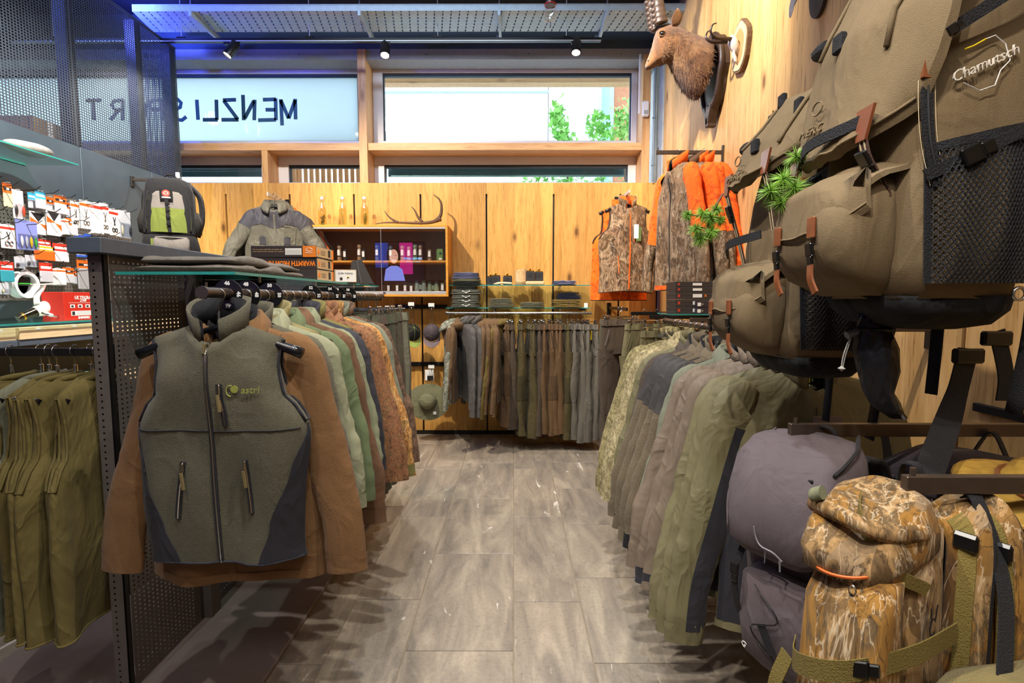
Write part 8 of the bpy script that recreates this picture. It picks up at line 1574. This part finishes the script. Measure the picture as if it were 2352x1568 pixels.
for s in (-1, 1):
    hp = spline([il(1514, 62, s*0.05), il(1508, 30, s*0.06), il(1503, -10, s*0.08), il(1505, -60, s*0.11), il(1520, -110, s*0.15)], 14); rr2 = []
    for k in range(len(hp)): rr2.append(lerp(0.048, 0.026, k/len(hp))*(1 + 0.10*max(0, math.sin(k*1.25))))
    h = G().tube(hp, rr2, 12, flat=(1.0, 0.72), up=(1, 0, 0)).build('horn', M_HORN, ibx, 'all')
    for k in range(2, len(hp) - 4, 5): G().lathe([(0, -0.02), (0.020, -0.013), (0.026, 0), (0.020, 0.013), (0, 0.02)], 10, Matrix.Translation(hp[k] + Vector((-rr2[k]*0.85, 0, 0)))).build('ridge_knob', M_HORN, h, 'all')
    e0 = il(1546, 70, s*0.065); er = []
    for j in range(7):
        t = j/6; w = 0.036*math.sin(PI*min(1, 0.18 + t*0.82))**0.8 + 0.002; c = e0 + Vector((0.0 - 0.012*t, s*0.07*t, 0.085*t)); er.append([c + Vector((w*math.cos(a), s*0.35*w*math.sin(a)*0.5, 0.2*w*math.cos(a))) for a in [2*PI*q/10 for q in range(10)]])
    G().loft(er, True, True, True).build('ear', M_FUR, ibx, 'all')
    ec = il(1514, 90, s*0.080); G().lathe([(0, -0.014), (0.017, -0.008), (0.021, 0), (0.017, 0.008), (0, 0.014)], 14, Matrix.Translation(ec) @ Matrix.Rotation(PI/2, 4, 'X')).build('eye', plain('dark_eye', '#17100c', 0.08), ibx, 'all'); G().tube([ec + Vector((0.026*math.cos(a), s*0.004, 0.019*math.sin(a))) for a in [2*PI*q/14 for q in range(14)]], 0.0045, 6, closed=True).build('eyelid', M_FUR, ibx, 'all')
    G().lathe([(0, -0.006), (0.008, 0), (0, 0.006)], 8, Matrix.Translation(il(1487, 144, s*0.028))).build('nostril', plain('dark_eye', '#17100c'), ibx, 'all')
    G().tube(spline([il(1490, 156, s*0.02), il(1499, 150, s*0.037), il(1510, 141, s*0.045)], 5), 0.003, 5).build('mouth_line', plain('dark_eye', '#17100c'), ibx)
pts = [(0.2*math.cos(t)*(1.0 if math.sin(t) > 0 else 0.85), 0.27*math.sin(t) - 0.02) for t in [2*PI*k/28 for k in range(28)]]
G().poly(pts, -0.055, -0.001, lambda a, b, x: (x, a, b)).build('plaque', M_PLAQ, ibx)
G().tube([(-0.062, a*1.0, b) for a, b in pts], 0.018, 7, closed=True).build('carved_rim', M_PLAQ, ibx, 'all')
for q, (dy, a) in enumerate(((-0.07, 0.5), (0.0, 0.0), (0.07, -0.5))): G().cbox(-0.035, 0.035, -0.02, 0.02, -0.16, 0.0, 0.006).xf(Matrix.Translation((-0.05, dy, -0.24)) @ Matrix.Rotation(a, 4, 'X')).build('carved_ribbon', M_PLAQ, ibx)
# chamois horns on a wood slice
wsy = PX(1708, 105, XR).y; wsz = PX(1708, 107, XR).z; wsl = tag(empty('chamois_mount', (XR, wsy, wsz)), 'chamois horns on a bark edged wood slice, right wall', 'trophy'); M_BARKE = plain('rough_bark', '#6b5238', 0.9, 0, 0.3, 40)
pts = [(0.125*math.cos(t)*(1 + 0.05*math.sin(5*t)), 0.165*math.sin(t)*(1 + 0.03*math.cos(7*t))) for t in [2*PI*k/30 for k in range(30)]]
G().poly(pts, -0.03, -0.001, lambda a, b, x: (x, a, b)).build('bark_edge', M_BARKE, wsl); G().poly([(a*0.90, b*0.92) for a, b in pts], -0.034, -0.030, lambda a, b, x: (x, a, b)).build('cut_face', plain('pale_sapwood', '#d9bb8c', 0.6, 0, 0.08), wsl); G().poly([(a*0.62, b*0.66) for a, b in pts], -0.0355, -0.0341, lambda a, b, x: (x, a, b)).build('heartwood', plain('heartwood', '#b98c58', 0.6, 0, 0.1), wsl)
G().loft([[(x, r*math.cos(t)*0.8, z + r*math.sin(t)) for t in [2*PI*k/14 for k in range(14)]] for x, r, z in ((-0.034, 0.035, -0.02), (-0.06, 0.05, 0.01), (-0.085, 0.045, 0.03), (-0.10, 0.02, 0.035))], True, True, True).build('skull_plate', plain('bleached_bone', '#dcd2c0', 0.6), wsl, 'all'); G().loft([[(x, r*math.cos(t)*0.5, z + r*math.sin(t)) for t in [2*PI*k/12 for k in range(12)]] for x, r, z in ((-0.034, 0.02, -0.10), (-0.06, 0.03, -0.06), (-0.07, 0.035, -0.01))], True, True, True).build('nasal_bone', plain('bleached_bone', '#dcd2c0', 0.6), wsl, 'all')
for s in (-1, 1):
    hp = spline([(-0.09, s*0.018, 0.04), (-0.14, s*0.022, 0.04), (-0.20, s*0.03, 0.045), (-0.235, s*0.04, 0.075), (-0.225, s*0.045, 0.115), (-0.20, s*0.048, 0.125)], 6); G().tube(hp, [lerp(0.013, 0.002, (k/len(hp))**1.3) for k in range(len(hp))], 9).build('horn', plain('black_horn', '#2a1d16', 0.35, 0, 0.1), wsl, 'all')
# bleached skull above the rucksacks
sky_, skz = PX(1886, -22, XR).y, PX(1886, -18, XR).z; sk = tag(empty('roe_skull_mount', (XR, sky_, skz)), 'white roe skull with antlers high on the right wall', 'trophy'); M_BONE = plain('bleached_bone', '#dcd2c0', 0.6)
G().poly([(0.07*math.cos(t), 0.12*math.sin(t)) for t in [2*PI*k/20 for k in range(20)]], -0.02, -0.001, lambda a, b, x: (x, a, b)).build('board', M_PLAQ, sk)
G().loft([[(x, r*math.cos(t), z + r*math.sin(t)*0.9) for t in [2*PI*k/16 for k in range(16)]] for x, r, z in ((-0.02, 0.03, 0.05), (-0.05, 0.055, 0.05), (-0.09, 0.06, 0.035), (-0.12, 0.045, 0.0), (-0.14, 0.028, -0.06), (-0.145, 0.018, -0.10), (-0.145, 0.006, -0.115))], True, True, True).build('skull', M_BONE, sk, 'all')
for s in (-1, 1): G().tube(spline([(-0.06, s*0.03, 0.09), (-0.08, s*0.05, 0.17), (-0.07, s*0.07, 0.24), (-0.05, s*0.06, 0.30)], 6), [0.013 - 0.0004*k for k in range(19)], 8).build('antler', M_ANT, sk, 'all'); G().tube([(-0.08, s*0.055, 0.18), (-0.13, s*0.06, 0.22)], [0.008, 0.002], 7).build('tine', M_ANT, sk, 'all'); G().lathe([(0, -0.006), (0.012, 0), (0, 0.006)], 10, Matrix.Translation((-0.10, s*0.045, 0.03))).build('eye_socket', M_BLACKM, sk)
pp = PY(1552, 32, 4.9); ps = tag(empty('paper_sheet', (pp.x, pp.y, pp.z - 0.04), 0.2, 0.0, 0.25), 'white paper sheet fixed near the ceiling behind the ibex', 'paper'); G().cbox(-0.10, 0.10, -0.001, 0.001, -0.06, 0.06, 0.0004).build('sheet', M_PAPER, ps); G().tube([(0, 0, 0.06), (0, 0, ZC - pp.z + 0.04)], 0.002, 4).build('wire', M_ALU, ps)
# ================================================================== SCREEN BEHIND THE CAMERA (seen mirrored in the cabinet glass)
tv = tag(empty('wall_screen', (-2.60, -1.62, 2.26)), 'lit wall screen with a portrait, mirrored in the cabinet glass', 'screen'); w, h = 0.56, 0.46
G().cbox(-w - 0.03, w + 0.03, -0.05, 0.0, -h - 0.03, h + 0.03, 0.006).build('bezel', M_BLACK, tv); G().box(-w, w, 0.0, 0.002, -h, h).build('display', emit('screen_navy', '#10162e', 2.0), tv); E_ = 7.0
G().box(-w, -0.26, 0.002, 0.003, -0.1, h).build('blue_area', emit('screen_blue', '#12307a', E_), tv); G().box(0.0, 0.30, 0.002, 0.003, -0.25, h).build('magenta_area', emit('screen_magenta', '#a0186a', E_), tv)
G().poly([(-0.13 + 0.16*math.cos(t), 0.16 + 0.26*math.sin(t)) for t in [2*PI*k/24 for k in range(24)]], 0.003, 0.004).build('hair_shape', emit('screen_hair', '#191016', 2.0), tv); G().poly([(-0.13 + 0.10*math.cos(t), 0.15 + 0.16*math.sin(t)) for t in [2*PI*k/24 for k in range(24)]], 0.004, 0.005).build('face_shape', emit('screen_skin', '#d09a86', E_), tv); G().poly([(-0.36, -0.40), (0.12, -0.40), (0.06, -0.14), (-0.05, -0.06), (-0.20, -0.06), (-0.32, -0.14)], 0.004, 0.005).build('shirt_shape', emit('screen_shirt', '#7a86d8', E_), tv)
for s in (-1, 1): G().box(-0.13 + s*0.045 - 0.014, -0.13 + s*0.045 + 0.014, 0.005, 0.006, 0.175, 0.185).build('eye_mark', emit('screen_hair', '#191016', 2.0), tv)
G().box(-0.165, -0.095, 0.005, 0.006, 0.06, 0.075).build('mouth_mark', emit('screen_white', '#e8e8ee', E_), tv)
text('caption', 'SIMONA GIGER', 0.062, emit('screen_cyan', '#3aa8e8', 9.0), (0.30, 0.006, 0.10), (PI/2, 0, PI), tv, bold=0.001); text('caption', 'bei Menzli Sport seit 2012', 0.032, emit('screen_cyan', '#3aa8e8', 9.0), (0.30, 0.006, 0.03), (PI/2, 0, PI), tv)
G().tube([(0, -0.05, 0), (0, -1.53, 0)], 0.02, 8).build('wall_arm', M_DARK, tv)
